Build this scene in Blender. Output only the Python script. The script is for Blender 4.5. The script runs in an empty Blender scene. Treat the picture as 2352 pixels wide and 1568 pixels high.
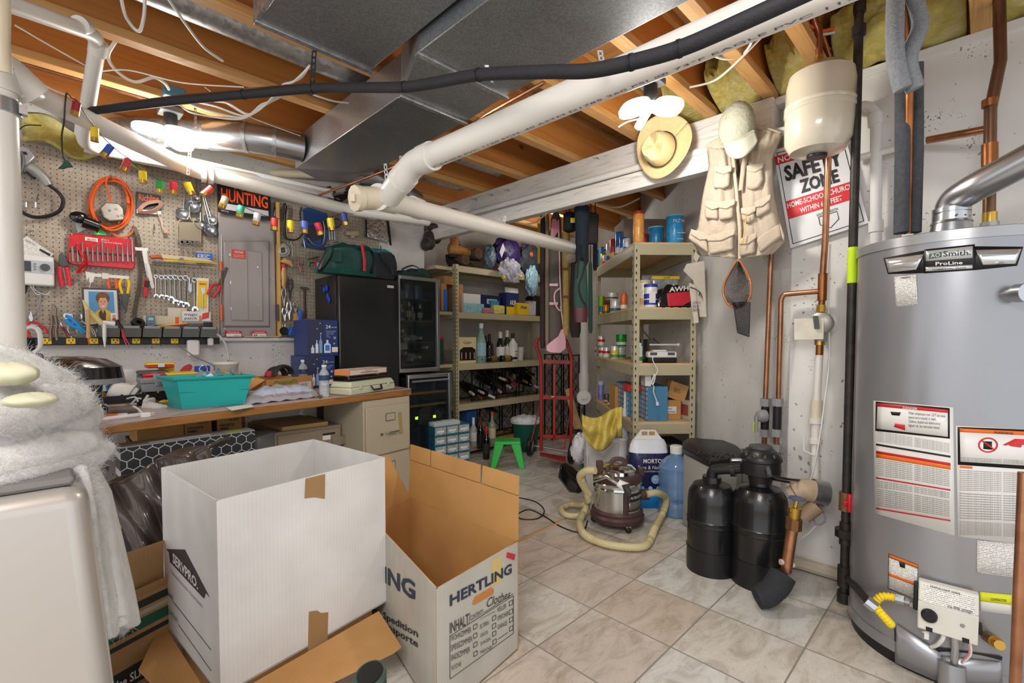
import bpy,bmesh,math,random
from mathutils import Vector as V,Matrix
random.seed(7)
sc=bpy.context.scene
# ---------------- camera ----------------
H=1.15;TH=math.radians(2.0);FPX=1085.0;HOR=778.0
CY=HOR+FPX*math.tan(TH)
F=V((1,1,0)).normalized();R=V((1,-1,0)).normalized();UP=V((0,0,1))
Fp=F*math.cos(TH)-UP*math.sin(TH);Upp=UP*math.cos(TH)+F*math.sin(TH)
C0=V((0,0,H))
cam=bpy.data.cameras.new('camera');camo=bpy.data.objects.new('camera',cam);sc.collection.objects.link(camo)
m=Matrix((R,Upp,-Fp)).transposed().to_4x4();m.translation=C0;camo.matrix_world=m
cam.sensor_width=36;cam.lens=36*FPX/2352;cam.shift_y=(CY-784)/2352;cam.clip_start=.02
sc.camera=camo
# ---------------- world, exposure ----------------
sc.view_settings.view_transform='Standard';sc.view_settings.look='None';sc.view_settings.gamma=1
sc.view_settings.use_curve_mapping=False;sc.view_settings.exposure=0.5
w=bpy.data.worlds.new('world');sc.world=w;w.use_nodes=True
w.node_tree.nodes['Background'].inputs[0].default_value=(.95,.97,1,1)
w.node_tree.nodes['Background'].inputs[1].default_value=1.0
def area(name,loc,rot,size,power,col=(1,.98,.95)):
 l=bpy.data.lights.new(name,'AREA');l.shape='RECTANGLE';l.size,l.size_y=size;l.energy=power;l.color=col
 o=bpy.data.objects.new(name,l);sc.collection.objects.link(o);o.location=loc;o.rotation_euler=rot;return o
def point(name,loc,power,rad=.06,col=(1,.96,.9)):
 l=bpy.data.lights.new(name,'POINT');l.energy=power;l.shadow_soft_size=rad;l.color=col
 o=bpy.data.objects.new(name,l);sc.collection.objects.link(o);o.location=loc;return o
point('alcove_bulb_light',(3.7,3.1,2.2),6,.1)
area('ceiling_lamp_behind_camera',(-.7,-.2,2.30),(math.radians(8),math.radians(-20),0),(1.2,1.0),46)
LB=[(.517,3.06,2.26),(1.99,1.10,2.23)]
point('bench_bulb_light',(LB[0][0]+.02,LB[0][1]-.02,LB[0][2]-.10),19)
point('beam_bulb_light',(LB[1][0]-.02,LB[1][1]-.02,LB[1][2]-.12),16)
# ---------------- projection helpers: pixel -> point in the room ----------------
def ray(px,py):return Fp+R*((px-1176)/FPX)+Upp*((CY-py)/FPX)
def P(px,py,Z):d=ray(px,py);return C0+d*(Z/d.dot(F))
def FL(px,py,h=0):d=ray(px,py);return C0+d*((h-H)/d.z)
def WX(px,py,X=2.675):d=ray(px,py);return C0+d*(X/d.x)
def WY(px,py,Y=3.69):d=ray(px,py);return C0+d*(Y/d.y)
def Zof(p):return(V(p)-C0).dot(F)
def spx(p):return Zof(p)/FPX
D1=(F*math.cos(math.radians(2.06))-R*math.sin(math.radians(2.06)));R1=V((D1.y,-D1.x,0))
DW=P(1815,778,2.386);DW.z=0
def WD(px,py,off=0):
 d=ray(px,py);n=R1;return C0+d*((DW-C0+R1*(-off)).dot(n)/d.dot(n))
 # ---------------- materials ----------------
def lin(h):
 h=h.lstrip('#');r=[int(h[i:i+2],16)/255 for i in(0,2,4)]
 return tuple((c/12.92 if c<=.04045 else((c+.055)/1.055)**2.4)for c in r)+(1,)
MC={}
def nn(t,ty,**k):
 n=t.nodes.new(ty)
 for a,b in k.items():setattr(n,a,b)
 return n
def mt(col,rough=.5,metal=0,var=.0,vs=8,bump=0,bs=60,coat=0,trans=0,alpha=1,emis=0,stretch=None,sheen=0,ior=1.45):
 key=(col,rough,metal,var,vs,bump,bs,coat,trans,alpha,emis,stretch,sheen)
 if key in MC:return MC[key]
 m=bpy.data.materials.new('material_'+col.strip('#'));m.use_nodes=True;t=m.node_tree;b=t.nodes['Principled BSDF']
 c=lin(col);b.inputs['Base Color'].default_value=c;b.inputs['Roughness'].default_value=rough;b.inputs['Metallic'].default_value=metal
 b.inputs['Coat Weight'].default_value=coat;b.inputs['Transmission Weight'].default_value=trans;b.inputs['Alpha'].default_value=alpha
 b.inputs['IOR'].default_value=ior
 if sheen:b.inputs['Sheen Weight'].default_value=sheen
 if emis:b.inputs['Emission Color'].default_value=c;b.inputs['Emission Strength'].default_value=emis
 tc=nn(t,'ShaderNodeTexCoord');src=tc.outputs['Object']
 if stretch:
  mp=nn(t,'ShaderNodeMapping');mp.inputs['Scale'].default_value=stretch;t.links.new(src,mp.inputs[0]);src=mp.outputs[0]
 if var:
  n=nn(t,'ShaderNodeTexNoise');n.inputs['Scale'].default_value=vs;n.inputs['Detail'].default_value=6;t.links.new(src,n.inputs['Vector'])
  r=nn(t,'ShaderNodeValToRGB');e=r.color_ramp.elements;e[0].position=.3;e[1].position=.7
  e[0].color=tuple(x*(1-var)for x in c[:3])+(1,);e[1].color=tuple(min(1,x*(1+var))for x in c[:3])+(1,)
  t.links.new(n.outputs[0],r.inputs[0]);t.links.new(r.outputs[0],b.inputs['Base Color'])
 if bump:
  n=nn(t,'ShaderNodeTexNoise');n.inputs['Scale'].default_value=bs;n.inputs['Detail'].default_value=4;t.links.new(src,n.inputs['Vector'])
  bp=nn(t,'ShaderNodeBump');bp.inputs['Strength'].default_value=bump;bp.inputs['Distance'].default_value=.01
  t.links.new(n.outputs[0],bp.inputs['Height']);t.links.new(bp.outputs[0],b.inputs['Normal'])
 MC[key]=m;return m
def newm(name):
 m=bpy.data.materials.new(name);m.use_nodes=True;t=m.node_tree;return m,t,t.nodes['Principled BSDF']
def MA(t,op,a,b=None,c=None):
 n=nn(t,'ShaderNodeMath',operation=op)
 for i,x in enumerate((a,b,c)):
  if x is None:continue
  if isinstance(x,(int,float)):n.inputs[i].default_value=x
  else:t.links.new(x,n.inputs[i])
 return n.outputs[0]
def MIX(t,fac,a,b,bt='MIX'):
 n=nn(t,'ShaderNodeMix',data_type='RGBA',blend_type=bt)
 for i,x in((0,fac),(6,a),(7,b)):
  if isinstance(x,(int,float)):n.inputs[i].default_value=x
  elif isinstance(x,tuple):n.inputs[i].default_value=x
  else:t.links.new(x,n.inputs[i])
 return n.outputs[2]
def NOI(t,vec,sc_,det=5,dist=0,rough=.5):
 n=nn(t,'ShaderNodeTexNoise');n.inputs['Scale'].default_value=sc_;n.inputs['Detail'].default_value=det;n.inputs['Distortion'].default_value=dist;n.inputs['Roughness'].default_value=rough
 t.links.new(vec,n.inputs['Vector']);return n.outputs[0]
def RAMP(t,f,stops):
 r=nn(t,'ShaderNodeValToRGB');e=r.color_ramp.elements
 while len(e)<len(stops):e.new(.5)
 for el,(p,c)in zip(e,stops):el.position=p;el.color=c if isinstance(c,tuple)else lin(c)
 t.links.new(f,r.inputs[0]);return r.outputs[0]
def BUMP(t,b,h,s,d=.01):
 bp=nn(t,'ShaderNodeBump');bp.inputs['Strength'].default_value=s;bp.inputs['Distance'].default_value=d
 t.links.new(h,bp.inputs['Height']);t.links.new(bp.outputs[0],b.inputs['Normal'])
def m_floor():
 m,t,b=newm('stone_tile');g=nn(t,'ShaderNodeNewGeometry').outputs['Position'];s=nn(t,'ShaderNodeSeparateXYZ');t.links.new(g,s.inputs[0])
 fx=MA(t,'DIVIDE',MA(t,'ADD',s.outputs[0],7-2.037),.3475);fy=MA(t,'DIVIDE',MA(t,'ADD',s.outputs[1],7-1.393),.356)
 ix=MA(t,'FLOOR',fx);iy=MA(t,'FLOOR',fy)
 ex=MA(t,'ABSOLUTE',MA(t,'SUBTRACT',MA(t,'FRACT',MA(t,'ADD',fx,.5)),.5));ey=MA(t,'ABSOLUTE',MA(t,'SUBTRACT',MA(t,'FRACT',MA(t,'ADD',fy,.5)),.5))
 gr=MA(t,'LESS_THAN',MA(t,'MINIMUM',ex,ey),.0085)
 cb=nn(t,'ShaderNodeCombineXYZ');t.links.new(ix,cb.inputs[0]);t.links.new(iy,cb.inputs[1])
 wn=nn(t,'ShaderNodeTexWhiteNoise',noise_dimensions='2D');t.links.new(cb.outputs[0],wn.inputs['Vector'])
 off=nn(t,'ShaderNodeVectorMath',operation='SCALE');t.links.new(wn.outputs['Color'],off.inputs[0]);off.inputs['Scale'].default_value=30
 ad=nn(t,'ShaderNodeVectorMath',operation='ADD');t.links.new(g,ad.inputs[0]);t.links.new(off.outputs[0],ad.inputs[1])
 mp=nn(t,'ShaderNodeMapping');mp.inputs['Scale'].default_value=(1.5,3.6,1);mp.inputs['Rotation'].default_value=(0,0,.25);t.links.new(ad.outputs[0],mp.inputs[0])
 n1=NOI(t,mp.outputs[0],3.6,8,.7,.72);n2=NOI(t,mp.outputs[0],22,7,.8,.75);n3=NOI(t,ad.outputs[0],1.5,2)
 c=RAMP(t,n1,[(.25,'#a9a196'),(.42,'#c6c1b8'),(.52,'#d9d6d0'),(.68,'#e4e2de')])
 c=MIX(t,MA(t,'MULTIPLY',MA(t,'GREATER_THAN',n2,.60),.28),c,lin('#857a6c'))
 tint=RAMP(t,MA(t,'ADD',MA(t,'MULTIPLY',wn.outputs['Value'],.6),MA(t,'MULTIPLY',n3,.4)),[(.2,'#dccbb9'),(.5,'#ebe6df'),(.8,'#f2f2f2')])
 c=MIX(t,.8,c,tint,'MULTIPLY')
 c=MIX(t,MA(t,'SUBTRACT',1,gr)if 0 else gr,c,lin('#8d877e'))
 t.links.new(c,b.inputs['Base Color']);b.inputs['Roughness'].default_value=.42
 BUMP(t,b,MA(t,'SUBTRACT',MA(t,'MULTIPLY',n2,.35),gr),.35,.004);return m
def m_conc(name='painted_concrete',base='#dfddd9',dark='#c6c3be',pits=.5):
 m,t,b=newm(name);g=nn(t,'ShaderNodeNewGeometry').outputs['Position']
 n1=NOI(t,g,1.6,6,.3);c=RAMP(t,n1,[(.3,dark),(.6,base)])
 vo=nn(t,'ShaderNodeTexVoronoi');vo.inputs['Scale'].default_value=26;vo.inputs['Randomness'].default_value=1
 wp=nn(t,'ShaderNodeVectorMath',operation='ADD');nc=nn(t,'ShaderNodeTexNoise');nc.inputs['Scale'].default_value=30;t.links.new(g,nc.inputs['Vector'])
 sc2=nn(t,'ShaderNodeVectorMath',operation='SCALE');sc2.inputs['Scale'].default_value=.03;t.links.new(nc.outputs['Color'],sc2.inputs[0]);t.links.new(g,wp.inputs[0]);t.links.new(sc2.outputs[0],wp.inputs[1]);t.links.new(wp.outputs[0],vo.inputs['Vector'])
 sz=MA(t,'MULTIPLY',MA(t,'MAXIMUM',MA(t,'SUBTRACT',NOI(t,g,4,3),.42),0),.75*pits*2)
 pit=MA(t,'LESS_THAN',vo.outputs['Distance'],sz)
 vo2=nn(t,'ShaderNodeTexVoronoi');vo2.inputs['Scale'].default_value=80;t.links.new(wp.outputs[0],vo2.inputs['Vector'])
 pit2=MA(t,'LESS_THAN',vo2.outputs['Distance'],MA(t,'MULTIPLY',MA(t,'MAXIMUM',MA(t,'SUBTRACT',NOI(t,g,6,3),.50),0),1.6*pits*2))
 pp=MA(t,'MAXIMUM',pit,pit2)
 c=MIX(t,MA(t,'MULTIPLY',pp,.72),c,lin('#5c5852'));t.links.new(c,b.inputs['Base Color']);b.inputs['Roughness'].default_value=.75
 BUMP(t,b,MA(t,'SUBTRACT',MA(t,'MULTIPLY',NOI(t,g,25,6),.4),pp),.5,.006);return m
def m_peg():
 m,t,b=newm('pegboard_brown');g=nn(t,'ShaderNodeNewGeometry').outputs['Position'];s=nn(t,'ShaderNodeSeparateXYZ');t.links.new(g,s.inputs[0])
 a=MA(t,'SUBTRACT',MA(t,'FRACT',MA(t,'DIVIDE',MA(t,'ADD',s.outputs[0],5),.0254)),.5);c_=MA(t,'SUBTRACT',MA(t,'FRACT',MA(t,'DIVIDE',s.outputs[2],.0254)),.5)
 d=MA(t,'SQRT',MA(t,'ADD',MA(t,'MULTIPLY',a,a),MA(t,'MULTIPLY',c_,c_)));h=MA(t,'LESS_THAN',d,.12)
 n=NOI(t,g,90,4);c=RAMP(t,n,[(.3,'#9b8e7e'),(.7,'#b3a796')])
 c=MIX(t,h,c,lin('#2a2018'));t.links.new(c,b.inputs['Base Color']);b.inputs['Roughness'].default_value=.55
 BUMP(t,b,MA(t,'SUBTRACT',1,h),.4,.004);return m
def m_wood(name,c1,c2,axis,sc_=6,rough=.6,knots=0,bump=.1):
 m,t,b=newm(name);tc=nn(t,'ShaderNodeNewGeometry').outputs['Position'];mp=nn(t,'ShaderNodeMapping')
 mp.inputs['Scale'].default_value={'x':(.06,1,1),'y':(1,.06,1),'z':(1,1,.06)}[axis];t.links.new(tc,mp.inputs[0])
 n=NOI(t,mp.outputs[0],sc_*4,6,1.5,.6);n2=NOI(t,mp.outputs[0],sc_*14,4,.4)
 c=RAMP(t,n,[(.28,c2),(.5,c1),(.72,c1)]);c=MIX(t,MA(t,'MULTIPLY',n2,.45),c,lin(c2))
 if knots:
  vo=nn(t,'ShaderNodeTexVoronoi');vo.inputs['Scale'].default_value=3.2;mq=nn(t,'ShaderNodeMapping');mq.inputs['Scale'].default_value=(1,1,1.6);t.links.new(tc,mq.inputs[0]);t.links.new(mq.outputs[0],vo.inputs['Vector'])
  k=RAMP(t,vo.outputs['Distance'],[(.05,(1,1,1,1)),(.11,(0,0,0,1))]);c=MIX(t,MA(t,'MULTIPLY',k,.75),c,lin('#3a1a08'))
 t.links.new(c,b.inputs['Base Color']);b.inputs['Roughness'].default_value=rough
 if bump:BUMP(t,b,n,bump,.003)
 return m
def m_galv(name='galvanized',c1='#9ea1a4',c2='#c4c6c8',sc_=55,rough=.38,metal=.85):
 m,t,b=newm(name);tc=nn(t,'ShaderNodeTexCoord').outputs['Object']
 vo=nn(t,'ShaderNodeTexVoronoi');vo.inputs['Scale'].default_value=sc_;t.links.new(tc,vo.inputs['Vector'])
 sp=nn(t,'ShaderNodeSeparateColor');t.links.new(vo.outputs['Color'],sp.inputs[0])
 c=RAMP(t,sp.outputs[0],[(0,c1),(1,c2)]);t.links.new(c,b.inputs['Base Color'])
 t.links.new(MA(t,'ADD',MA(t,'MULTIPLY',NOI(t,tc,5,3),.25),rough-.12),b.inputs['Roughness']);b.inputs['Metallic'].default_value=metal;return m
def m_card(name,c1='#c2935c',c2='#b08049',axis='x'):
 m,t,b=newm(name);tc=nn(t,'ShaderNodeTexCoord').outputs['Object']
 wv=nn(t,'ShaderNodeTexWave',bands_direction='X' if axis=='x' else'Y');wv.inputs['Scale'].default_value=26;t.links.new(tc,wv.inputs['Vector'])
 n=NOI(t,tc,5,6);c=RAMP(t,n,[(.3,c2),(.7,c1)]);c=MIX(t,.035,c,wv.outputs['Color'],'MULTIPLY')
 t.links.new(c,b.inputs['Base Color']);b.inputs['Roughness'].default_value=.85;BUMP(t,b,wv.outputs['Fac'],.025,.003);return m
def m_print(name,base,ink,sc_=60):
 m,t,b=newm(name);tc=nn(t,'ShaderNodeTexCoord').outputs['Object'];s=nn(t,'ShaderNodeSeparateXYZ');t.links.new(tc,s.inputs[0])
 l=MA(t,'GREATER_THAN',MA(t,'FRACT',MA(t,'MULTIPLY',s.outputs[2],sc_)),.55)
 mp=nn(t,'ShaderNodeMapping');mp.inputs['Scale'].default_value=(1,1,.35);t.links.new(tc,mp.inputs[0])
 n=MA(t,'GREATER_THAN',NOI(t,mp.outputs[0],sc_*2.2,2),.45)
 c=MIX(t,MA(t,'MULTIPLY',MA(t,'MULTIPLY',l,n),.75),lin(base),lin(ink));t.links.new(c,b.inputs['Base Color']);b.inputs['Roughness'].default_value=.5;return m
def m_fleece():
 m,t,b=newm('white_fleece');tc=nn(t,'ShaderNodeTexCoord').outputs['Object'];n=NOI(t,tc,160,6,0,.8);n2=NOI(t,tc,30,4)
 c=RAMP(t,n2,[(.3,'#e6e4de'),(.7,'#fbfaf7')]);t.links.new(c,b.inputs['Base Color']);b.inputs['Roughness'].default_value=1;b.inputs['Sheen Weight'].default_value=.5
 BUMP(t,b,MA(t,'ADD',n,n2),.9,.006);return m
def m_hex():
 m,t,b=newm('hexagon_print');tc=nn(t,'ShaderNodeTexCoord').outputs['Object'];s=nn(t,'ShaderNodeSeparateXYZ');t.links.new(tc,s.inputs[0])
 u=MA(t,'MULTIPLY',MA(t,'ADD',s.outputs[0],5),22);v=MA(t,'MULTIPLY',MA(t,'ADD',s.outputs[2],5),22)
 def dd(ou,ov):
  x=MA(t,'ABSOLUTE',MA(t,'SUBTRACT',MA(t,'MODULO',MA(t,'ADD',u,ou),1.0),.5));y=MA(t,'ABSOLUTE',MA(t,'SUBTRACT',MA(t,'MODULO',MA(t,'ADD',v,ov),1.732),.866))
  return MA(t,'MAXIMUM',x,MA(t,'ADD',MA(t,'MULTIPLY',x,.5),MA(t,'MULTIPLY',y,.866)))
 h=MA(t,'MINIMUM',dd(0,0),dd(.5,.866));e=MA(t,'GREATER_THAN',h,.46)
 t.links.new(MIX(t,e,lin('#2b2c30'),lin('#b9bbbd')),b.inputs['Base Color']);b.inputs['Roughness'].default_value=.45;return m
def m_insul():
 m,t,b=newm('yellow_fibreglass');tc=nn(t,'ShaderNodeNewGeometry').outputs['Position'];n=NOI(t,tc,9,8,.6,.7)
 t.links.new(RAMP(t,n,[(.3,'#c9b04a'),(.5,'#e4d374'),(.7,'#f3eab4')]),b.inputs['Base Color']);b.inputs['Roughness'].default_value=1;BUMP(t,b,NOI(t,tc,30,8,.6,.8),1,.02);return m
def m_whitewash():
 m,t,b=newm('whitewashed_wood');tc=nn(t,'ShaderNodeNewGeometry').outputs['Position'];mp=nn(t,'ShaderNodeMapping');mp.inputs['Scale'].default_value=(1,.08,1);t.links.new(tc,mp.inputs[0])
 n=NOI(t,mp.outputs[0],60,7,1,.7);t.links.new(RAMP(t,n,[(.30,'#b0aaa2'),(.45,'#dbd7d1'),(.7,'#e9e6e1')]),b.inputs['Base Color']);b.inputs['Roughness'].default_value=.7;BUMP(t,b,n,.25,.004);return m
FLOORM=m_floor();CONC=m_conc();PEG=m_peg();GALV=m_galv();GALVD=m_galv('duct_sheet','#8b8e91','#a4a7a9',190,.42,.8)
WOODX=m_wood('joist_lumber','#cf9f62','#a9743c','x',8);PLY=m_wood('plywood_web','#cf8a44','#a8662c','x',2.2,knots=1);WASH=m_whitewash();INSUL=m_insul()
SUBF=m_wood('subfloor','#b98a5a','#8f6436','y',2);CARD=m_card('cardboard');CARDW=m_card('white_cardboard','#dedcd9','#cdcbc8');CARDG=m_card('grey_cardboard','#b9b5ab','#aaa59a')
CARDI=m_card('cardboard_inside','#c39459','#b3854b');DESKE=m_wood('desk_oak_edge','#a8743a','#7d4f22','x',7,.45);SHELFB=m_wood('shelf_board','#c9a26c','#b08850','x',3)
FLEECE=m_fleece();HEX=m_hex();PRINT=m_print('printed_notice','#e4e3df','#4a4a4a',55);PRINTC=m_print('small_print','#e8e6e0','#555555',190)
COPPER=mt('#b07c5e',.32,.9,.3,12);COPPERD=mt('#9a6238',.4,.85,.35,9);BRASS=mt('#c9a24a',.3,.9);STEEL=mt('#b9bcc0',.28,.95);CHROME=mt('#d8dade',.1,1);ZINC=mt('#a9acae',.4,.8,.1,30)
PVC=mt('#dfdad2',.35,0,.03,4);PVCC=mt('#d9cdb4',.4);BLK=mt('#17171a',.45);BLKG=mt('#0d0d10',.15,0,coat=.6);IRON=mt('#37332f',.5,.5,.3,30);FOAM=mt('#4a4d52',.9,0,.15,60,.5,200);FOAML=mt('#8b8f94',.9,0,.15,90,.5,200);HOSE=mt('#232327',.7,0,.1,60,.2,200)
WHT=mt('#e3e1dd',.4);WHT2=mt('#dcdad6',.6,0,.03,6);WIRE=mt('#dedbd4',.5);TAN=mt('#c9bda2',.45);BEAMM=mt('#b3a98a',.4,.1,.04,10);BROWNW=mt('#4c3a2c',.5);PAPER=mt('#e6e4de',.8,0,.02,10)
RED=mt('#c4202a',.4);ORG=mt('#e4642a',.45);YEL=mt('#ecc51c',.4);GRN=mt('#2fc04a',.35);TEAL=mt('#1ba7a3',.4);BLUE=mt('#2457b8',.4);NAVY=mt('#1d2b5c',.45);GREY=mt('#8c8d8f',.5);DGREY=mt('#4b4d50',.5)
CLR=mt('#eef4f6',.05,0,trans=1,ior=1.2);FILM=mt('#e6eaee',.15,0,alpha=.32,bump=.6,bs=40);GLASSD=mt('#20282c',.04,0,alpha=.38,coat=1)
# ---------------- mesh builder ----------------
COL=sc.collection
def tag(o,label=None,cat=None,group=None,kind=None):
 if label:o['label']=label
 if cat:o['category']=cat
 if group:o['group']=group
 if kind:o['kind']=kind
 return o
def thing(name,label,cat,loc=(0,0,0),rz=0,group=None):
 o=bpy.data.objects.new(name,None);COL.objects.link(o);o.location=loc;o.rotation_euler=(0,0,rz);o.empty_display_size=.05;return tag(o,label,cat,group)
def wloc(o):
 l=V((0,0,0))
 while o:l=l+o.location;o=o.parent
 return l
class M:
 def __init__(s):s.v=[];s.f=[];s.mi=[];s.k=0
 def add(s,vs,fs):
  b=len(s.v);s.v+=[V(x)for x in vs];s.f+=[[b+i for i in f]for f in fs];s.mi+=[s.k]*len(fs);return s
 def mat(s,k):s.k=k;return s
 def hexa(s,p):return s.add(p,[(0,3,2,1),(4,5,6,7),(0,1,5,4),(1,2,6,5),(2,3,7,6),(3,0,4,7)])
 def bx(s,x0,y0,z0,x1,y1,z1):return s.hexa([(x0,y0,z0),(x1,y0,z0),(x1,y1,z0),(x0,y1,z0),(x0,y0,z1),(x1,y0,z1),(x1,y1,z1),(x0,y1,z1)])
 def ob(s,o,a,b,c):
  o,a,b,c=V(o),V(a),V(b),V(c);return s.hexa([o,o+a,o+a+b,o+b,o+c,o+a+c,o+a+b+c,o+b+c])
 def cb(s,c,a,b,d):
  a,b,d=V(a),V(b),V(d);return s.ob(V(c)-(a+b+d)/2,a,b,d)
 def prism(s,poly,ext):
  n=len(poly);e=V(ext);p=[V(q)for q in poly]
  return s.add(p+[q+e for q in p],[list(range(n))[::-1],list(range(n,2*n))]+[(i,(i+1)%n,n+(i+1)%n,n+i)for i in range(n)])
 def tube(s,pts,r,n=10,cap=True,closed=False,flat=None):
  p=[V(q)for q in pts];N=len(p)
  if closed:pass
  rr=[r[round(i*(len(r)-1)/max(1,N-1))]for i in range(N)]if isinstance(r,list)else[r]*N
  vs=[];u=None
  for i in range(N):
   if closed:d=p[(i+1)%N]-p[i-1]
   else:d=(p[min(i+1,N-1)]-p[max(i-1,0)])
   if d.length<1e-9:d=V((0,0,1))
   d.normalize()
   if u is None:
    u=d.orthogonal().normalized()
    if flat is not None:u=(V(flat)-d*V(flat).dot(d)).normalized()
   u=(u-d*u.dot(d));u=u.normalized()if u.length>1e-6 else d.orthogonal().normalized()
   w_=d.cross(u);a2=rr[i]
   for k in range(n):
    a=2*math.pi*k/n;vs.append(p[i]+(u*math.cos(a)*(a2[0]if isinstance(a2,tuple)else a2)+w_*math.sin(a)*(a2[1]if isinstance(a2,tuple)else a2)))
  fs=[]
  for i in range(N if closed else N-1):
   j=(i+1)%N
   for k in range(n):fs.append((i*n+k,i*n+(k+1)%n,j*n+(k+1)%n,j*n+k))
  if cap and not closed:fs+=[list(range(n))[::-1],list(range((N-1)*n,N*n))]
  return s.add(vs,fs)
 def lathe(s,prof,base=(0,0,0),ax=(0,0,1),n=24,sx=1,sy=1,xd=None):
  ax=V(ax).normalized();u=V(xd).normalized()if xd is not None else(V((1,0,0))if abs(ax.z)>.9 else ax.orthogonal().normalized());u=(u-ax*u.dot(ax)).normalized();w_=ax.cross(u);vs=[];b=V(base)
  for r,z in prof:
   for k in range(n):
    a=2*math.pi*k/n;vs.append(b+ax*z+(u*math.cos(a)*sx+w_*math.sin(a)*sy)*max(r,1e-5))
  fs=[];N=len(prof)
  for i in range(N-1):
   for k in range(n):fs.append((i*n+k,i*n+(k+1)%n,(i+1)*n+(k+1)%n,(i+1)*n+k))
  fs+=[list(range(n))[::-1],list(range((N-1)*n,N*n))]
  return s.add(vs,fs)
 def cyl(s,a,b,r,n=16):return s.tube([a,b],r,n)
 def sph(s,c,r,n=16,sc_=(1,1,1)):
  c=V(c);prof=[(math.sin(math.pi*i/(n//2)),-math.cos(math.pi*i/(n//2)))for i in range(n//2+1)];b=len(s.v)
  s.lathe([(max(a,1e-4)*r,z*r)for a,z in prof],(0,0,0),(0,0,1),n)
  for i in range(b,len(s.v)):q=s.v[i];s.v[i]=V((q.x*sc_[0],q.y*sc_[1],q.z*sc_[2]))+c
  return s
 def grid(s,fn,nu,nv,th=None):
  vs=[fn(i/nu,j/nv)for j in range(nv+1)for i in range(nu+1)];fs=[(j*(nu+1)+i,j*(nu+1)+i+1,(j+1)*(nu+1)+i+1,(j+1)*(nu+1)+i)for j in range(nv)for i in range(nu)]
  return s.add(vs,fs)
 def quad(s,a,b,c,d):return s.add([a,b,c,d],[(0,1,2,3)])
 def done(s,name,mat,parent=None,bev=0,smooth=35,solid=0,sub=0,seg=2,fixn=True):
  me=bpy.data.meshes.new(name);off=wloc(parent)if parent else V((0,0,0))
  me.from_pydata([tuple(q-off)for q in s.v],[],s.f)
  mats=mat if isinstance(mat,(list,tuple))else[mat]
  for x in mats:me.materials.append(x)
  me.polygons.foreach_set('material_index',[min(k,len(mats)-1)for k in s.mi])
  if fixn:
   b=bmesh.new();b.from_mesh(me);bmesh.ops.recalc_face_normals(b,faces=b.faces);b.to_mesh(me);b.free()
  me.polygons.foreach_set('use_smooth',[True]*len(me.polygons))
  if smooth:me.set_sharp_from_angle(angle=math.radians(smooth))
  me.update()
  o=bpy.data.objects.new(name,me);COL.objects.link(o)
  if parent:o.parent=parent
  if solid:q=o.modifiers.new('s','SOLIDIFY');q.thickness=solid;q.offset=0
  if bev:q=o.modifiers.new('b','BEVEL');q.width=bev;q.segments=seg;q.limit_method='ANGLE';q.angle_limit=math.radians(40)
  if sub:q=o.modifiers.new('u','SUBSURF');q.levels=sub;q.render_levels=sub
  return o
def orth(o):
 me=o.data;n=len(me.vertices)
 if not n:return o
 xs=[v.co for v in me.vertices];c=V((sum(v.x for v in xs)/n,sum(v.y for v in xs)/n,min(v.z for v in xs)))
 for v in me.vertices:v.co-=c
 o.location=o.location+c;return o
def one(mb,name,mat,label,cat,group=None,kind=None,**k):return tag(orth(mb.done(name,mat,None,**k)),label,cat,group,kind)
def struct(mb,name,mat,**k):return tag(mb.done(name,mat,None,**k),kind='structure')
def dup(root,loc=None,rz=None,label=None,group=None,scale=None):
 def cp(o,par):
  c=o.copy();COL.objects.link(c);c.parent=par
  for ch in[x for x in o.children]:cp(ch,c)
  return c
 r=cp(root,None)
 if loc is not None:r.location=loc
 if rz is not None:r.rotation_euler=(0,0,rz)
 if scale:r.scale=scale
 if label:r['label']=label
 if group:r['group']=group
 return r
def TX(s,o,Rv,Uv,mat,parent,name='lettering',bold=.0,lift=.0012,shear=0,fn=None,label=None):
 cu=bpy.data.curves.new(name,'FONT');cu.body=s;cu.size=1;cu.offset=bold;cu.shear=shear;cu.resolution_u=2;cu.align_x='LEFT'
 to=bpy.data.objects.new(name,cu);COL.objects.link(to);bpy.context.view_layer.update()
 dg=bpy.context.evaluated_depsgraph_get();me=bpy.data.meshes.new_from_object(to.evaluated_get(dg));bpy.data.objects.remove(to)
 xs=[v.co for v in me.vertices]
 if not xs:return None
 x0=min(v.x for v in xs);x1=max(v.x for v in xs);y0=min(v.y for v in xs);y1=max(v.y for v in xs)
 o,Rv,Uv=V(o),V(Rv),V(Uv);N=Rv.cross(Uv).normalized();off=wloc(parent)if parent else V((0,0,0))
 for v in me.vertices:
  a=(v.co.x-x0)/(x1-x0);b=(v.co.y-y0)/(y1-y0)
  v.co=(fn(a,b)if fn else o+Rv*a+Uv*b+N*lift)-off
 me.materials.clear();me.materials.append(mat)
 ob=bpy.data.objects.new(name,me);COL.objects.link(ob);ob.parent=parent
 if label:ob['label']=label
 return ob
def PN(o,Rv,Uv,mat,parent,name='label_panel',th=.001,lift=.0004,label=None):
 o,Rv,Uv=V(o),V(Rv),V(Uv);N=Rv.cross(Uv).normalized();x=M().ob(o+N*lift,Rv,Uv,N*th).done(name,mat,parent)
 if label:x['label']=label
 return x
def smooth_path(pts,n=8,closed=False):
 p=[V(q)for q in pts];out=[];N=len(p)
 rng=range(N if closed else N-1)
 for i in rng:
  g=(lambda k:p[k%N])if closed else(lambda k:p[max(0,min(N-1,k))])
  a,b,c,d=g(i-1),g(i),g(i+1),g(i+2)
  for j in range(n):
   t=j/n;out.append(.5*((2*b)+(c-a)*t+(2*a-5*b+4*c-d)*t*t+(3*b-a-3*c+d)*t**3))
 if not closed:out.append(p[-1])
 return out
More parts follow.
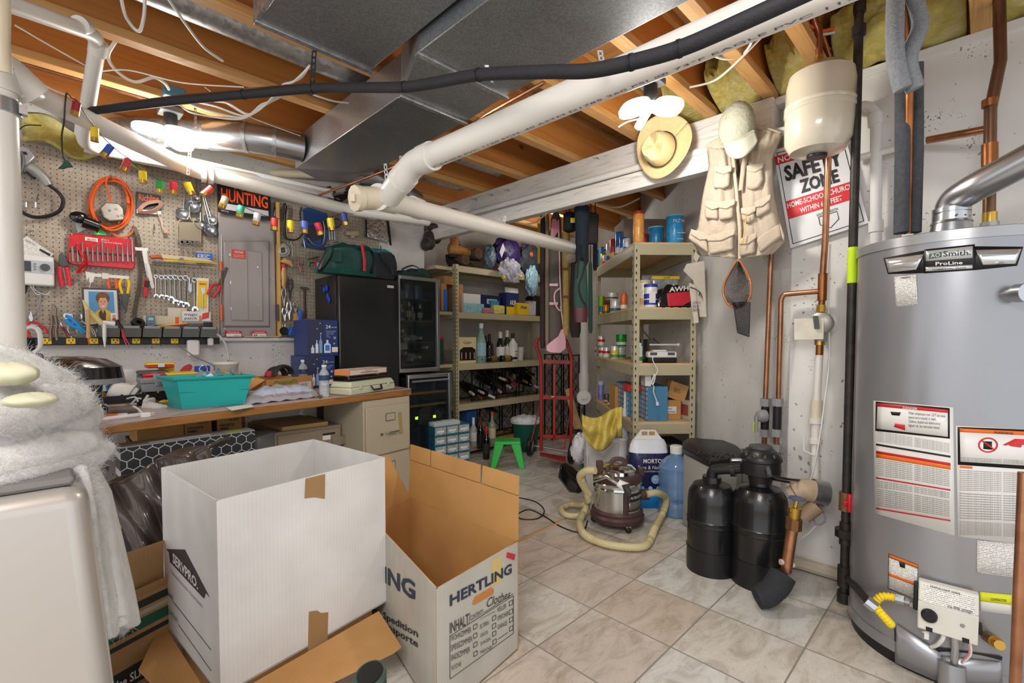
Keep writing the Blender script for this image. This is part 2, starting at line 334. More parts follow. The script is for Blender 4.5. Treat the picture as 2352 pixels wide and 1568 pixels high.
def bend(pts,r,n=6):
 p=[V(q)for q in pts];out=[p[0]]
 for i in range(1,len(p)-1):
  a=(p[i-1]-p[i]);b=(p[i+1]-p[i]);rr=min(r,a.length*.45,b.length*.45);a=p[i]+a.normalized()*rr;b=p[i]+b.normalized()*rr
  for j in range(n+1):t=j/n;out.append(a*(1-t)**2+p[i]*2*t*(1-t)+b*t*t)
 return out+[p[-1]]
def wires(name,pts,r,mat,label,cat='cable',group=None,n=6):return one(M().tube(smooth_path(pts),r,n),name,mat,label,cat,group)
# ================= STRUCTURE =================
X1=2.68;Y1=3.72
struct(M().bx(-2.2,-2.2,-.05,5.4,4.6,0),'floor',FLOORM)
DE=DW+D1*3.75
def wallseg(a,b,z0,z1,th,nx):
 a,b=V(a),V(b);n=V(nx)*th;return M().hexa([(a.x,a.y,z0),(b.x,b.y,z0),(b.x+n.x,b.y+n.y,z0),(a.x+n.x,a.y+n.y,z0),(a.x,a.y,z1),(b.x,b.y,z1),(b.x+n.x,b.y+n.y,z1),(a.x+n.x,a.y+n.y,z1)])
struct(wallseg((X1,-2.2,0),(X1,DW.y,0),0,2.36,.2,(1,0,0)),'wall_right',CONC)
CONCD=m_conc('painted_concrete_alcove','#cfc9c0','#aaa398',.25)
struct(wallseg(DW,DE,0,2.67,.2,R1),'wall_alcove_right',CONC)
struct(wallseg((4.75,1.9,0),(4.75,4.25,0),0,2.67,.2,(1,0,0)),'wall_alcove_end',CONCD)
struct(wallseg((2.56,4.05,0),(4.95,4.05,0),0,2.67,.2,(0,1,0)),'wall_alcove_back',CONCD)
struct(wallseg((-2.2,Y1,0),(2.56,Y1,0),0,2.67,.53,(0,1,0)),'wall_bench',CONC)
struct(M().bx(-2.2,Y1-.055,1.135,1.62,Y1,1.16),'trim_1',WHT2,bev=.004)
struct(M().bx(-2.2,-2.2,2.67,5.4,4.6,2.70),'ceiling',SUBF)
JY=[.04,.56,.80,1.09,1.53,2.03,2.53,3.0,3.5,-.45,-.95,-1.45,-1.95,4.0]
JM=mt('#57402c',.7)
for i,y in enumerate(JY):
 xe=X1+.06 if y<1.2 else 4.75
 t=thing('joist',None,None,(0,y,2.37));t['kind']='structure'
 M().bx(-2.2,y-.031,2.37,xe,y+.031,2.408).bx(-2.2,y-.031,2.632,xe,y+.031,2.67).done('flange',WOODX,t,bev=.002,seg=1)
 M().bx(-2.2,y-.006,2.408,xe,y+.006,2.632).done('web',PLY,t)
for y in(.56,.80,1.09,1.53):
 for x in[1.55+.09*k for k in range(11)]:
  M().bx(x,y-.012,2.3694,x+.045,y+.012,2.3699)
bm=thing('beam',None,None,(X1,2.2,2.07));bm['kind']='structure'
M().bx(X1-.045,.78,2.10,X1+.09,4.05,2.368).done('beam_face',WASH,bm,bev=.004)
M().bx(X1-.085,.78,2.065,X1-.0455,4.05,2.165).done('ledger',WASH,bm,bev=.004)
struct(M().bx(X1-.01,-2.2,2.335,X1+.12,.78,2.372),'trim_2',WHT2,bev=.003)
struct(M().tube([(X1-.03,.32,.035),(X1-.03,.62,.035),(X1-.05,.70,.035)],.03,10),'baseboard_right',mt('#b8ab98',.6,0,.1,6))
def blob(y0,y1,x0,x1,z0,z1,seed,name='insulation_batt',lab=''):
 r=random.Random(seed)
 def fn(u,v):
  a=v*math.pi;y=y0+(y1-y0)*u;x=x1-(x1-x0)*math.sin(a)**.6;z=z0+(z1-z0)*v
  k=.03*math.sin(u*9+seed)+.025*math.sin(v*8+seed*2+u*5)+r.uniform(-.022,.022)
  return V((x-k,y,z+(k*.5 if 0<v<1 else 0)))
 return one(M().grid(fn,24,18),name,INSUL,lab,'insulation','fibreglass batts in the joist bays',solid=.01,sub=1)
for i,(a,b,x0,z0,lab)in enumerate([(-.42,.0,2.55,2.375,'yellow fibreglass batt in the joist bay above the right copper riser'),(.08,.52,2.50,2.38,'yellow fibreglass batt bulging over the wall between foam pipes and expansion tank'),(.60,.77,2.46,2.39,'narrow yellow fibreglass batt behind the expansion tank fitting'),(.84,1.05,2.44,2.375,'yellow fibreglass batt hanging over the white beam above the cap'),(1.13,1.33,2.56,2.40,'yellow fibreglass batt at the beam left of the cap')]):
 blob(a,b,x0,X1+.07,z0,2.665,i+1,lab=lab)
def batt_top():
 def fn(u,v):
  p=WY(40+(330-40)*u,0,3.62);z=2.19+.03*math.sin(u*11)+v*.14;return V((p.x,3.60+.06*math.sin(v*3)+.02*math.sin(u*17),z))
 return one(M().grid(fn,24,5),'insulation_batt',INSUL,'yellow fibreglass strip along the top of the pegboard','insulation',solid=.02)
batt_top()
struct(M().bx(X1+.075,-2.2,2.37,X1+.1,1.34,2.67),'trim_3',PLY)
# ================= DUCTS =================
def duct(name,lab,loc):return thing(name,lab,'duct',loc)
t=duct('supply_duct','large grey rectangular sheet metal trunk duct with narrowing branch towards the bench',(1.2,1.3,2.19))
M().bx(1.0,-1.6,2.19,1.44,1.48,2.368).done('trunk',GALVD,t,bev=.004)
M().hexa([(1.0,1.48,2.19),(1.44,1.48,2.19),(1.47,1.79,2.19),(1.12,1.79,2.19),(1.0,1.48,2.368),(1.44,1.48,2.368),(1.47,1.79,2.368),(1.12,1.79,2.368)]).done('transition',GALVD,t)
M().hexa([(1.12,1.79,2.19),(1.47,1.79,2.19),(1.50,2.75,2.19),(1.13,3.0,2.19),(1.12,1.79,2.368),(1.47,1.79,2.368),(1.50,2.75,2.368),(1.13,3.0,2.368)]).done('branch',m_galv('branch_sheet','#9da0a2','#b4b6b8',190,.33,.85),t,bev=.003)
M().hexa([(1.13,3.0,2.19),(1.50,2.75,2.19),(1.62,3.0,2.22),(1.35,3.2,2.22),(1.13,3.0,2.368),(1.50,2.75,2.368),(1.62,3.0,2.36),(1.35,3.2,2.36)]).done('end_boot',GALVD,t)
for(a,b)in(((.99,1.48),(1.45,1.48)),((1.11,1.79),(1.48,1.79)),((.99,.6),(1.45,.6))):
 M().bx(a[0],a[1]-.012,2.178,b[0],a[1]+.012,2.19).done('seam',GALV,t,bev=.002)
M().ob((1.28,1.8,2.188),(.004,0,0),(0,.9,0),(0,0,.004))
t=duct('return_duct','large grey return duct box nearest the joists at top of the photo',(.8,1.0,2.245))
M().bx(.56,-1.6,2.245,.985,1.80,2.368).done('trunk',GALVD,t,bev=.004)
M().bx(.55,1.79,2.236,.995,1.815,2.368).done('end_flange',GALV,t,bev=.002)
M().ob((.548,.2,2.24),(.012,0,0),(0,1.6,0),(0,0,.12)).done('side_seam',GALV,t)
t=duct('round_duct','shiny round galvanized branch duct running to the bench wall',(1.1,2.93,2.3))
c=[V((1.125,2.88,2.275)),V((.99,2.90,2.275)),V((.86,2.97,2.285)),V((.70,3.1,2.29)),V((.55,3.24,2.30)),V((.36,3.45,2.31)),V((.25,3.62,2.31))]
M().tube(c[2:],.075,24).done('pipe',GALV,t)
M().tube(bend([c[0],c[1],c[2],c[3]],.08,5),.079,24).done('elbow',STEEL,t)
for q in(1,2):M().tube([c[q]+V((.004,0,0)),c[q]+(c[q+1]-c[q]).normalized()*.016],.083,24).done('band',GALV,t)
one(M().tube([(-1.4,2.27,2.50),(1.6,2.27,2.50)],.078,24).tube([(.18,2.27,2.50),(.20,2.27,2.50)],.082,24),'round_duct',GALV,'galvanized round duct inside the joist bay left of the return duct','duct')
one(M().tube([P(818,400,3.15),P(845,402,3.2),P(875,418,3.3),P(905,430,3.4),P(955,462,3.6)],.075,20),'round_duct',STEEL,'short silver round duct elbow beyond the end of the trunk','duct')
one(M().tube([(1.9,2.76,2.51),(2.62,2.76,2.51)],.07,20),'round_duct',GALV,'galvanized round duct in the joist bay above the capped drain tee','duct')
one(M().tube([(1.7,3.24,2.5),(2.62,3.24,2.5)],.07,20),'round_duct',GALV,'farthest galvanized round duct in the joist bays before the beam','duct')
# ================= PIPES =================
def pipe(name,pts,r,mat,label,cat='pipe',br=.08,n=18,coup=(),cm=None,cr=1.14,cl=.05,parent=None):
 t=thing(name,label,cat,pts[0]);q=bend(pts,br);M().tube(q,r,n).done('tube',mat,t)
 for c_ in coup:
  a,b=V(c_[0]),V(c_[1]);d=(b-a).normalized();M().tube([a-d*cl/2,a+d*cl/2],r*cr,n).done('coupling',cm or mat,t)
 return t
bp=[V((1.15,.1,1.85)),V((1.15,1.66,1.85))]
e1=P(960,372,1.86);e2=P(893,452,2.02);tee=P(905,462,2.05)
t=thing('drain_pipe','thick off-white drain pipe passing under the trunk duct down to a tee','pipe',bp[0])
M().tube([V((1.16,-.3,1.86)),e1],.0445,24).done('tube',PVC,t)
q=bend([e1+(V((1.16,-.3,1.86))-e1).normalized()*.06,e1+(e1-V((1.16,-.3,1.86))).normalized()*.03,P(925,410,1.93),e2],.06,6);M().tube(q,.050,24).done('elbow',PVC,t)
for a,k in((e1,.056),):M().tube([a+(V((1.16,-.3,1.86))-a).normalized()*.03,a+(V((1.16,-.3,1.86))-a).normalized()*.09],.053,24).done('coupling',PVC,t)
M().tube([P(935,398,1.92),P(918,418,1.95)],.054,24).done('coupling',PVC,t)
d0=(e1-V((1.16,-.3,1.86)));L=d0.length;d0.normalize();side=V((1,0,0));
TX('3" EAGLE PVC 1120 SCH. 40 ASTM D1785 260 PSI @ 73°F EAGLE PVC 1120',V((0,0,0)),(1,0,0),(0,1,0),mt('#5a5f70',.6),t,fn=lambda a,b:V((1.16,-.3,1.86))+d0*(L*(.95-.7*a))+V((math.cos(-1.5-.24*b)*.0452,0,math.sin(-1.5-.24*b)*.0452)))
t=thing('drain_pipe','white drain pipe with capped cleanout running from the tee under the beam to the alcove','pipe',tee)
E1=P(840,456,2.0);far=V((2.86,2.16,1.815));st=P(893,462,2.06)
A0=P(875,455,2.03);M().tube([A0,P(960,480,2.36),far,far+D1*1.15+V((0,0,-.03))],.0445,20).done('tube',PVC,t)
M().tube([P(868,452,2.0),P(905,462,2.13)],.055,24).done('tee',PVC,t)
M().tube([P(945,474,2.32),P(965,481,2.40)],.051,24).done('coupling',PVC,t)
M().tube([P(820,455,1.95),A0],.047,20).done('cleanout',PVCC,t);M().tube([P(814,455,1.94),P(828,456,1.96)],.052,12).done('cleanout_plug',PVCC,t)
M().cb(P(812,455,1.935),(.012,-.012,0),(.018,.018,0),(0,0,.03)).done('square_head',PVCC,t)
vd=P(1342,760,4.8);
t=thing('drain_pipe','vertical white drain pipe behind the hand truck with round cleanout at its foot','pipe',(vd.x,vd.y,.4))
M().tube([(vd.x,vd.y,1.78),(vd.x,vd.y,.62)],.0445,20).done('tube',PVC,t);M().tube([(vd.x,vd.y,.80),(vd.x,vd.y,.66)],.053,20).done('coupling',PVC,t)
b=P(1340,912,4.7);M().tube([V((vd.x,vd.y,.72)),V((vd.x,vd.y,b.z-.02))],.05,20).done('tee',PVC,t);M().tube([P(1348,912,4.85),b],.062,24).done('cleanout',PVC,t);M().tube([b,b-F*.03],.07,24).done('cleanout_cap',WHT,t);M().cb(b-F*.035,R*.05,F*.03,UP*.03).done('square_head',WHT,t)
s0=P(28,195,1.62);k=[s0,FL(62,207,2.09),FL(440,390,2.09),FL(800,482,2.08),FL(985,507,2.08)]
t=thing('drain_pipe','long white drain pipe running from the left corner stack along the bench wall','pipe',s0)
M().tube(bend(k,.07),.040,20).done('tube',PVC,t)
for(px,py)in((478,402),(462,398),(850,489),(905,496),(930,500),(955,504)):
 a=FL(px,py,2.085);b=FL(px+12,py+2,2.085);M().tube([a,b],.0475,18).done('coupling',PVC,t)
sx=P(5,400,1.60)
t=thing('drain_stack','white vertical drain stack at the left edge with a steel band clamp','pipe',(sx.x,sx.y,0))
top=P(30,190,1.62);M().tube(bend([(sx.x,sx.y,0),(sx.x,sx.y,2.0),(sx.x,sx.y,2.075),s0+(k[2]-k[1]).normalized()*.06],.06),.044,24).done('tube',PVC,t)
M().tube(bend([(sx.x,sx.y,1.97),(sx.x,sx.y,2.07),s0+(k[2]-k[1]).normalized()*.07],.07),.051,24).done('elbow',PVC,t)
M().tube([(sx.x,sx.y,1.90),(sx.x,sx.y,1.945)],.053,24).done('band_clamp',STEEL,t);M().cb((sx.x+.055,sx.y-.02,1.92),(.02,0,0),(0,.03,0),(0,0,.03)).done('clamp_screw',STEEL,t)
pipe('drain_pipe',[P(-60,-20,1.45),P(228,82,1.9),P(188,325,2.2),P(230,345,2.4),WY(760,440,3.60)],.027,PVC,'white waste pipe with elbows dropping from the joists at top left',br=.07,coup=((P(190,60,1.82),P(200,64,1.85)),(P(225,110,1.93),P(222,130,1.95)),(P(192,300,2.18),P(191,310,2.19))))
pipe('supply_pipe',[P(430,372,3.35),P(600,396,3.5),P(800,404,3.7)],.03,PVCC,'beige pipe running behind the round duct to the boot',br=.05)
one(M().tube([P(4,-10,1.5),P(2,90,1.5),P(8,165,1.52)],.022,12),'supply_pipe',PVCC,'short cream pipe dropping above the left stack elbow','pipe')
pipe('conduit',[WX(1056,497,2.60),WX(1474,382,2.60),WX(1812,298,2.60),WX(1990,240,2.62),WX(2012,260,2.62),WX(2012,600,2.62)],.021,WHT2,'white pipe running along the beam then down the concrete wall behind the heater',br=.06,coup=((WX(1960,250,2.61),WX(1970,246,2.61)),(WX(2010,275,2.62),WX(2012,300,2.62)),(WX(2012,520,2.62),WX(2012,540,2.62))),cr=1.3,cl=.05)
hp=[P(150,262,2.15),P(250,250,2.05),P(400,232,1.95),P(560,217,1.85),P(720,203,1.75),P(860,201,1.62),P(930,200,1.55),P(1000,190,1.48),P(1100,172,1.36),P(1250,165,1.22),P(1350,163,1.14),P(1450,143,1.07),P(1560,112,1.0),P(1700,52,.93),P(1900,-40,.86)]
t=thing('insulated_pipe','black foam covered pipe sagging across under the ducts','pipe',hp[0])
M().tube(smooth_path(hp),.0165,14).done('foam_sleeve',HOSE,t);M().tube([h+V((0,0,.016))for h in smooth_path(hp[1:5])],.006,8).done('copper_line',COPPERD,t)
for i in(3,4,6,8,11,12):
 a=hp[i];d=(hp[i+1]-hp[i-1]).normalized();M().tube([a-d*.003,a+d*.003],.0185,12).done('tie',BLK,t)
one(M().tube(smooth_path([V((-1.2,2.72,2.47)),V((.2,2.70,2.47)),V((.9,2.68,2.47)),V((1.6,2.66,2.46))]),.03,14),'insulated_pipe',FOAM,'grey foam covered pipe lying in the joist bay at top left','pipe')
one(M().tube([(-1.0,3.22,2.44),(1.2,3.22,2.44)],.011,10),'copper_line',COPPER,'thin copper line in the joist bay above the bench lamp','pipe')
one(M().tube(smooth_path([P(700,460,3.4),P(900,385,2.9),P(1060,300,2.4),P(1120,262,2.2),P(1250,190,1.9)]),.008,8),'copper_line',COPPER,'orange copper line beside the trunk duct edge','pipe')
def strap(a,b,wd,label,mat=ZINC,xdir=None):
 a,b=V(a),V(b);x=V(xdir)if xdir is not None else R;x=x.normalized();L=(b-a).length;mb=M();n=max(3,int(L/.02));d=(b-a)/n
 for i in range(n+1):mb.cb(a+d*i,x*wd,F*.0015,d*.38)
 for s_ in(-1,1):mb.cb((a+b)/2+x*s_*wd*.36,x*wd*.28,F*.0015,b-a)
 return one(mb,'strap_hanger',mat,label,'strap','perforated hanger straps')
strap(P(722,118,1.74),P(716,215,1.75),.018,'black perforated strap holding the foam hose left of the ducts',BLK)
strap(P(1118,152,1.38),P(1128,188,1.38),.012,'small strap holding the foam hose under the trunk duct')
strap(P(1378,118,1.20),P(1384,150,1.2),.014,'pair of short straps on the thick drain pipe beside the trunk duct')
strap(P(885,378,2.0),P(893,470,2.0),.014,'galvanized strap at the drain tee left of the elbow')
strap(P(920,360,2.2),P(922,410,2.2),.012,'galvanized strap behind the drain pipe elbow')
strap(P(1160,498,3.0),P(1152,538,3.0),.016,'galvanized strap at mid length of the sloping drain pipe')
strap(P(437,338,2.5),P(432,400,2.45),.018,'galvanized strap holding the wall drain pipe below the bench lamp',PVC)
strap(P(384,320,2.5),P(372,350,2.5),.012,'short white strap under the left bulb of the bench lamp',WHT)
strap(P(448,240,2.5),P(450,290,2.5),.012,'perforated strap above the bench lamp')
wires('cable',[P(278,-5,1.7),P(290,40,1.8),P(318,72,1.85),P(330,40,1.8),P(333,-5,1.75)],.006,WIRE,'white cable loop through a joist hole at top left','cable','loose white cables in the joists')
wires('cable',[P(385,-5,1.6),P(430,60,1.75),P(470,110,1.9),P(512,140,2.0)],.005,WIRE,'pair of white cables running down beside the round duct',group='loose white cables in the joists')
wires('cable',[P(265,95,2.0),P(248,130,2.05),P(270,165,2.1),P(310,188,2.15),P(352,178,2.2),P(378,190,2.25),P(388,205,2.3)],.007,WIRE,'thick white cable curling into the blue junction box',group='loose white cables in the joists')
wires('cable',[P(235,163,2.05),P(300,162,2.1),P(420,190,2.2),P(560,200,2.2)],.003,WIRE,'thin white cable drooping over the blue junction box',group='loose white cables in the joists')
wires('cable',[P(35,58,1.8),P(110,102,1.9),P(195,150,2.0)],.003,WIRE,'thin straight cable crossing the bay at far top left',group='loose white cables in the joists')
wires('cable',[P(45,145,1.9),P(100,195,2.0),P(170,225,2.1)],.003,WIRE,'short thin cable above the left pipe elbow',group='loose white cables in the joists')
for i in range(4):wires('cable',[P(711-3*i,150+4*i,1.9),P(690-6*i,180+3*i,1.95),P(655-2*i,195,2.0),P(640-8*i,225+3*i,2.1),P(600-6*i,240+4*i+i*3,2.15),P(570-10*i,262+4*i,2.2),P(520-25*i,236+8*i,2.2),P(470-20*i,232+2*i,2.25)],.004,WIRE,'white cable in the sagging bundle left of the trunk duct',group='bundle of sagging white cables left of the duct')
wires('cable',[P(720,218,2.1),P(765,232,2.2),P(800,236,2.3)],.004,WIRE,'white cable passing behind the duct corner',group='loose white cables in the joists')
wires('cable',[P(470,200,2.3),P(560,262,2.4),P(690,312,2.6)],.002,WIRE,'thin cable hanging down towards the round duct',group='loose white cables in the joists')
wires('cable',[P(1420,292,2.4),P(1440,280,2.4),P(1468,273,2.4)],.004,WIRE,'white cable from the right lamp to the joist',group='loose white cables in the joists')
wires('cable',[P(1585,200,2.3),P(1640,185,2.2),P(1690,145,2.1),P(1760,75,2.0),P(1790,52,1.9)],.005,WIRE,'white cable looping below the joists right of the lamp',group='loose white cables in the joists')
wires('cable',[P(1620,118,2.1),P(1660,135,2.1),P(1700,128,2.1),P(1725,100,2.0),P(1730,70,1.9)],.005,WIRE,'pair of white cables bending between two joists',group='loose white cables in the joists')
wires('cable',[P(1822,32,1.9),P(1850,52,2.0),P(1880,78,2.1),P(1930,72,2.15),P(2000,62,2.2),P(2050,45,2.2)],.006,WIRE,'white cable over the insulation behind the expansion tank pipe',group='cables along the right wall')
wires('cable',[P(1830,45,1.9),P(1860,60,2.0),P(1885,72,2.1),P(1950,55,2.15),P(2040,35,2.2)],.007,ORG,'orange cable over the insulation behind the expansion tank pipe',group='cables along the right wall')
wires('cable',[P(1905,112,2.2),P(1940,118,2.3),P(1980,125,2.3),P(2030,90,2.25),P(2100,20,2.2),P(2130,-5,2.2)],.006,WIRE,'white cable looping in front of the wall top to the foam pipes',group='cables along the right wall')
wires('cable',[P(690,-2,1.75),P(700,0,1.75)],.004,WIRE,'stub of white cable at the top by the return duct',group='loose white cables in the joists')if 0 else None
wires('cable',[P(1375,468,3.4),P(1420,476,3.3),P(1470,455,3.2)],.006,mt('#8f867b',.6),'grey cable drooping under the beam in the alcove')
wires('cable',[P(1205,515,3.3),P(1230,510,3.3),P(1255,490,3.2)],.006,mt('#8f867b',.6),'short cable under the beam above the sloping drain pipe')
for(px,py,y)in((318,66,2.53),(512,141,2.53),(232,164,3.0),(88,163,3.5)):
 c_=WY(px,py,y-.007);M().tube([c_,c_-V((0,.002,0))],.022,16)
one(M().cb(P(400,214,2.35),(.09,0,0),(0,.05,0),(0,0,.05)),'junction_box',mt('#4f7f93',.5),'blue plastic junction box on the joist above the bench lamp','junction box',bev=.006)
# ================= LAMPS =================
BULB=mt('#fff6e6',.4,emis=7)
def lamp(loc,label,blades):
 t=thing('ceiling_lamp',label,'lamp',loc);l=V(loc)
 M().cb(l+V((0,0,.085)),(.10,0,0),(0,.10,0),(0,0,.03)).done('mounting_plate',DGREY,t,bev=.004)
 M().lathe([(.03,.08),(.032,.03),(.026,0),(.02,-.01)],l,n=20).done('socket',BLK,t)
 for(d,ln,wd)in blades:
  d=V(d).normalized();s_=d.cross(UP).normalized();n=s_.cross(d).normalized()
  def fn(a,r_):return l+V((0,0,-.01))+d*(.015+ln*(.5-.5*math.cos(math.pi*a)))+s_*math.sin(math.pi*min(a*1.0,1))**.6*wd*1.25*r_
  mb=M();N=12;top=[];
  pts=[]
  for i in range(N+1):pts.append(fn(i/N,1))
  for i in range(N-1,0,-1):pts.append(fn(i/N,-1))
  mb.prism([q+n*.01 for q in pts],-n*.036);mb.done('light_panel',BULB,t,bev=.012,seg=3)
 M().lathe([(.001,-.05),(.02,-.045),(.026,-.02),(.02,0)],l,n=16).done('hub',BULB,t)
 return t
lamp(LB[0],'glowing multi panel ceiling lamp over the pegboard bench',[(-R+UP*.1,.17,.055),((R*.9-UP*.25-F*.3),.19,.06),(F-UP*.4,.12,.05)])
lamp(LB[1],'glowing multi panel ceiling lamp near the beam above the straw hat',[(-R-UP*.25-F*.1,.13,.06),((R-UP*.1),.13,.055),(-F*.9-UP*.6,.10,.05),(-R*.6-UP*1.0,.11,.035)])
t=thing('shop_light','long white fluorescent shop light hanging in front of the pegboard top','light fixture',WY(480,400,3.45))
a=WY(195,352,3.42);b=WY(757,452,3.42);a.z=b.z=(a.z+b.z)/2;zz=a.z
pr=[(-.07,-.0),(-.035,.045),(.035,.045),(.07,.0),(.06,-.0),(.03,.03),(-.03,.03),(-.06,0)]
M().prism([(a.x,3.42+y,zz+z)for y,z in pr],(b.x-a.x,0,0)).done('reflector',mt('#cfd0cf',.3),t)
M().bx(a.x,3.39,zz+.045,b.x,3.45,zz+.075).done('channel',WHT,t,bev=.004)
for y in(3.40,3.44):M().tube([(a.x+.03,y,zz+.006),(b.x-.03,y,zz+.006)],.012,12).done('tube_lamp',mt('#e6e8e8',.3),t)
M().bx(b.x-.004,3.36,zz-.005,b.x+.006,3.48,zz+.075).done('end_cap',STEEL,t)
# ================= crop frames (zoomed picture coordinates -> photo pixels) =================
def fr(x0,y0,s):return lambda x,y:(x0+x/s,y0+y/s)
A_=fr(0,330,3.1365);B_=fr(300,420,3.825);C_=fr(0,740,4.356);D_=fr(500,740,4.356);E_=fr(680,450,4.127);G_=fr(900,700,3.92);K_=fr(1200,450,3.92);L_=fr(1200,800,3.136)
N_=fr(1550,900,3.016);Q_=fr(1450,200,2.6133);S_=fr(1900,500,3.135);U_=fr(1900,1000,2.761);X_=fr(1500,0,2.7606);Y_=fr(1340,480,5.225);Z_=fr(1340,730,5.807);T6=fr(1020,540,6.032);T7=fr(1020,730,4.75);J_=fr(130,820,5.88);O_=fr(1550,540,2.7024);I_=fr(0,950,2.5366);V_=fr(820,1000,2.76);BX_=fr(300,950,2.537);AL=fr(1200,460,4.614)
PB=3.69
def W(p,d=.0):return WY(p[0],p[1],PB-d)
def pp(mb,pts,d,th):
 return mb.prism([W(p,d)for p in pts],(0,-th,0))
def ppw(f,pts):return[f(*p)for p in pts]
def box_(mb,f,x0,y0,x1,y1,d,th):return pp(mb,[f(x0,y0),f(x1,y0),f(x1,y1),f(x0,y1)],d,th)
# ---- pegboard, panel, ledge items ----
a=W((-160,290));b=W((871,520))
t=thing('pegboard','tall brown pegboard covering the bench wall','pegboard',(0.5,PB,1.16))
M().bx(-2.0,PB+.004,1.162,W((500,500)).x,PB+.016,2.22).bx(W((637,500)).x,PB+.004,1.162,b.x,PB+.016,2.16).done('board',PEG,t)
M().bx(W((640,500)).x,PB+.0,1.162,W((640,500)).x+.004,PB+.02,2.16).done('edge',CARD,t)
t=thing('wood_trim_board','narrow raw pine strip beside the electrical panel','trim board',W((634,600)))
M().bx(W((630,500)).x,3.64,1.165,W((637,500)).x,3.70,2.14).done('strip',m_wood('pine_strip','#d9b36a','#b98d45','z',4),t,bev=.002)
M().bx(W((629,690)).x-.003,3.63,1.28,W((634,690)).x,3.64,1.40).done('hinge',DGREY,t)
PG=mt('#9c9492',.4,.15,.03,3);
t=thing('electrical_panel','grey metal electrical panel cover with closed door','electrical panel',(1.0,3.66,1.17))
x0=W((501,600)).x;x1=W((629,600)).x
M().bx(x0,3.665,1.163,x1,3.70,2.14).done('frame',PG,t,bev=.004)
q=[W(B_(x,y),.03)for x,y in((805,505),(1222,505),(1225,1270),(810,1270))];M().hexa([V((p.x,3.664,p.z))for p in q]+[V((p.x+(.01 if i in(0,3)else-.01),3.65,p.z+(-.01 if i<2 else.012)))for i,p in enumerate(q)]).done('raised_cover',PG,t,bev=.003)
d=M();q=[W(B_(x,y),.045)for x,y in((868,568),(1160,598),(1165,1212),(875,1212))];d.bx(q[0].x,3.642,q[2].z,q[2].x,3.65,q[0].z-.004);door=d.done('door',PG,t,bev=.005)
M().bx(q[0].x+.03*0+(q[2].x-q[0].x)*.52,3.639,q[2].z+.006,q[0].x+(q[2].x-q[0].x)*.535,3.642,q[0].z-.01).done('door_seam',mt('#888280',.5),door)
for k in(.88,.5,.14):M().bx(q[0].x-.004,3.636,q[2].z+(q[0].z-q[2].z)*k,q[0].x+.004,3.65,q[2].z+(q[0].z-q[2].z)*k+.02).done('hinge',STEEL,t)
la=[W(B_(x,y),.05)for x,y in((888,658),(1012,662),(1012,590),(888,582))]
o=la[0].copy();o.y=3.6415;rv=V((la[1].x-la[0].x,0,0));uv=V((0,0,la[3].z-la[0].z))
PN(o,rv,uv,mt('#d2473f',.5),door,'caution_sticker');TX('CAUTION',o+rv*.2+uv*.62,rv*.6,uv*.25,WHT,door,'lettering',.02,.003)
TX('Disconnect power before\nworking inside this panel',o+rv*.1+uv*.12,rv*.8,uv*.35,WHT,door,'lettering',.0,.003)
for(bx_,by)in((1115,740),(1120,1068),(1243,845),(1250,1278),(828,1278)):p=W(B_(bx_,by),.05);M().tube([p+V((0,.012,0)),p-V((0,.002,0))],.004,8).done('screw',STEEL,t)
t=thing('hunting_sign','black sign with orange HUNTING lettering above the electrical panel','sign',W((560,480)))
def signp(a_,b_):
 return None
s0=W(B_(765,255),.07);s1=W(B_(1232,335),.07);tp=W(B_(765,30),.07)
rv=V((s1.x-s0.x,0,0));z0=(s0.z+s1.z)/2;o=V((s0.x,PB-.07,z0));uv=V((0,0,.20))
M().ob(o,rv,uv,(0,-.004,0)).done('board',BLK,t);PN(o+rv*.05+uv*.13,rv*.9,uv*.20,mt('#c9c6cf',.5),t,'grey_field',lift=.005);TX('HUNTING',o+rv*.06+uv*.40,rv*.88,uv*.42,mt('#ff5a1e',.5,emis=.0),t,bold=.02,lift=.006);TX('NO',o+rv*.3+uv*.86,rv*.4,uv*.12,mt('#ff5a1e',.5),t,bold=.02,lift=.006)
TX('warning',o+rv*.06+uv*.04,rv*.13,uv*.05,WHT,t,lift=.006)
for(x0_,x1_,lab)in((835,975,'left faded red and white lid sticker leaning under the panel'),(1065,1195,'right red and white lid sticker with large AA under the panel')):
 p=W(B_(x0_,1345),.06);p2=W(B_(x1_,1292),.06);t=thing('printed_card',lab,'card',p);rv=V((p2.x-p.x,0,0));uv=V((0,0,p2.z-p.z));p.z=1.163
 M().ob(p,rv,uv,(0,.01,0)).done('card',RED,t,bev=.003);PN(p+rv*.04+uv*.05,rv*.92,uv*.5,WHT,t,'white_band',lift=.001);TX('WINCHESTER',p+rv*.15+uv*.64,rv*.7,uv*.22,WHT,t,lift=.0015)
 if x0_>1000:TX('AA',p+rv*.08+uv*.12,rv*.3,uv*.36,BLK,t,bold=.03,lift=.003,shear=.2);TX('60 STRAIGHT',p+rv*.5+uv*.12,rv*.4,uv*.2,BLK,t,lift=.003)
 else:TX('25 STRAIGHT',p+rv*.5+uv*.12,rv*.4,uv*.2,BLK,t,lift=.003)
t=one(M().bx(W((556,770)).x,3.63,1.163,W((636,770)).x,3.645,1.171),'ruler',mt('#c9a27f',.5),'thin wooden ruler lying on the ledge below the panel','ruler')
t=thing('power_strip','long black power strip with yellow outlets under the pegboard','power strip',W((270,790)))
zl=WY(300,796,3.64).z;xa=W((30,790)).x;xb=WY(504,785,3.64).x
M().bx(xa,3.63,1.135-.02,xb,3.69,1.158).done('housing',BLK,t,bev=.004)
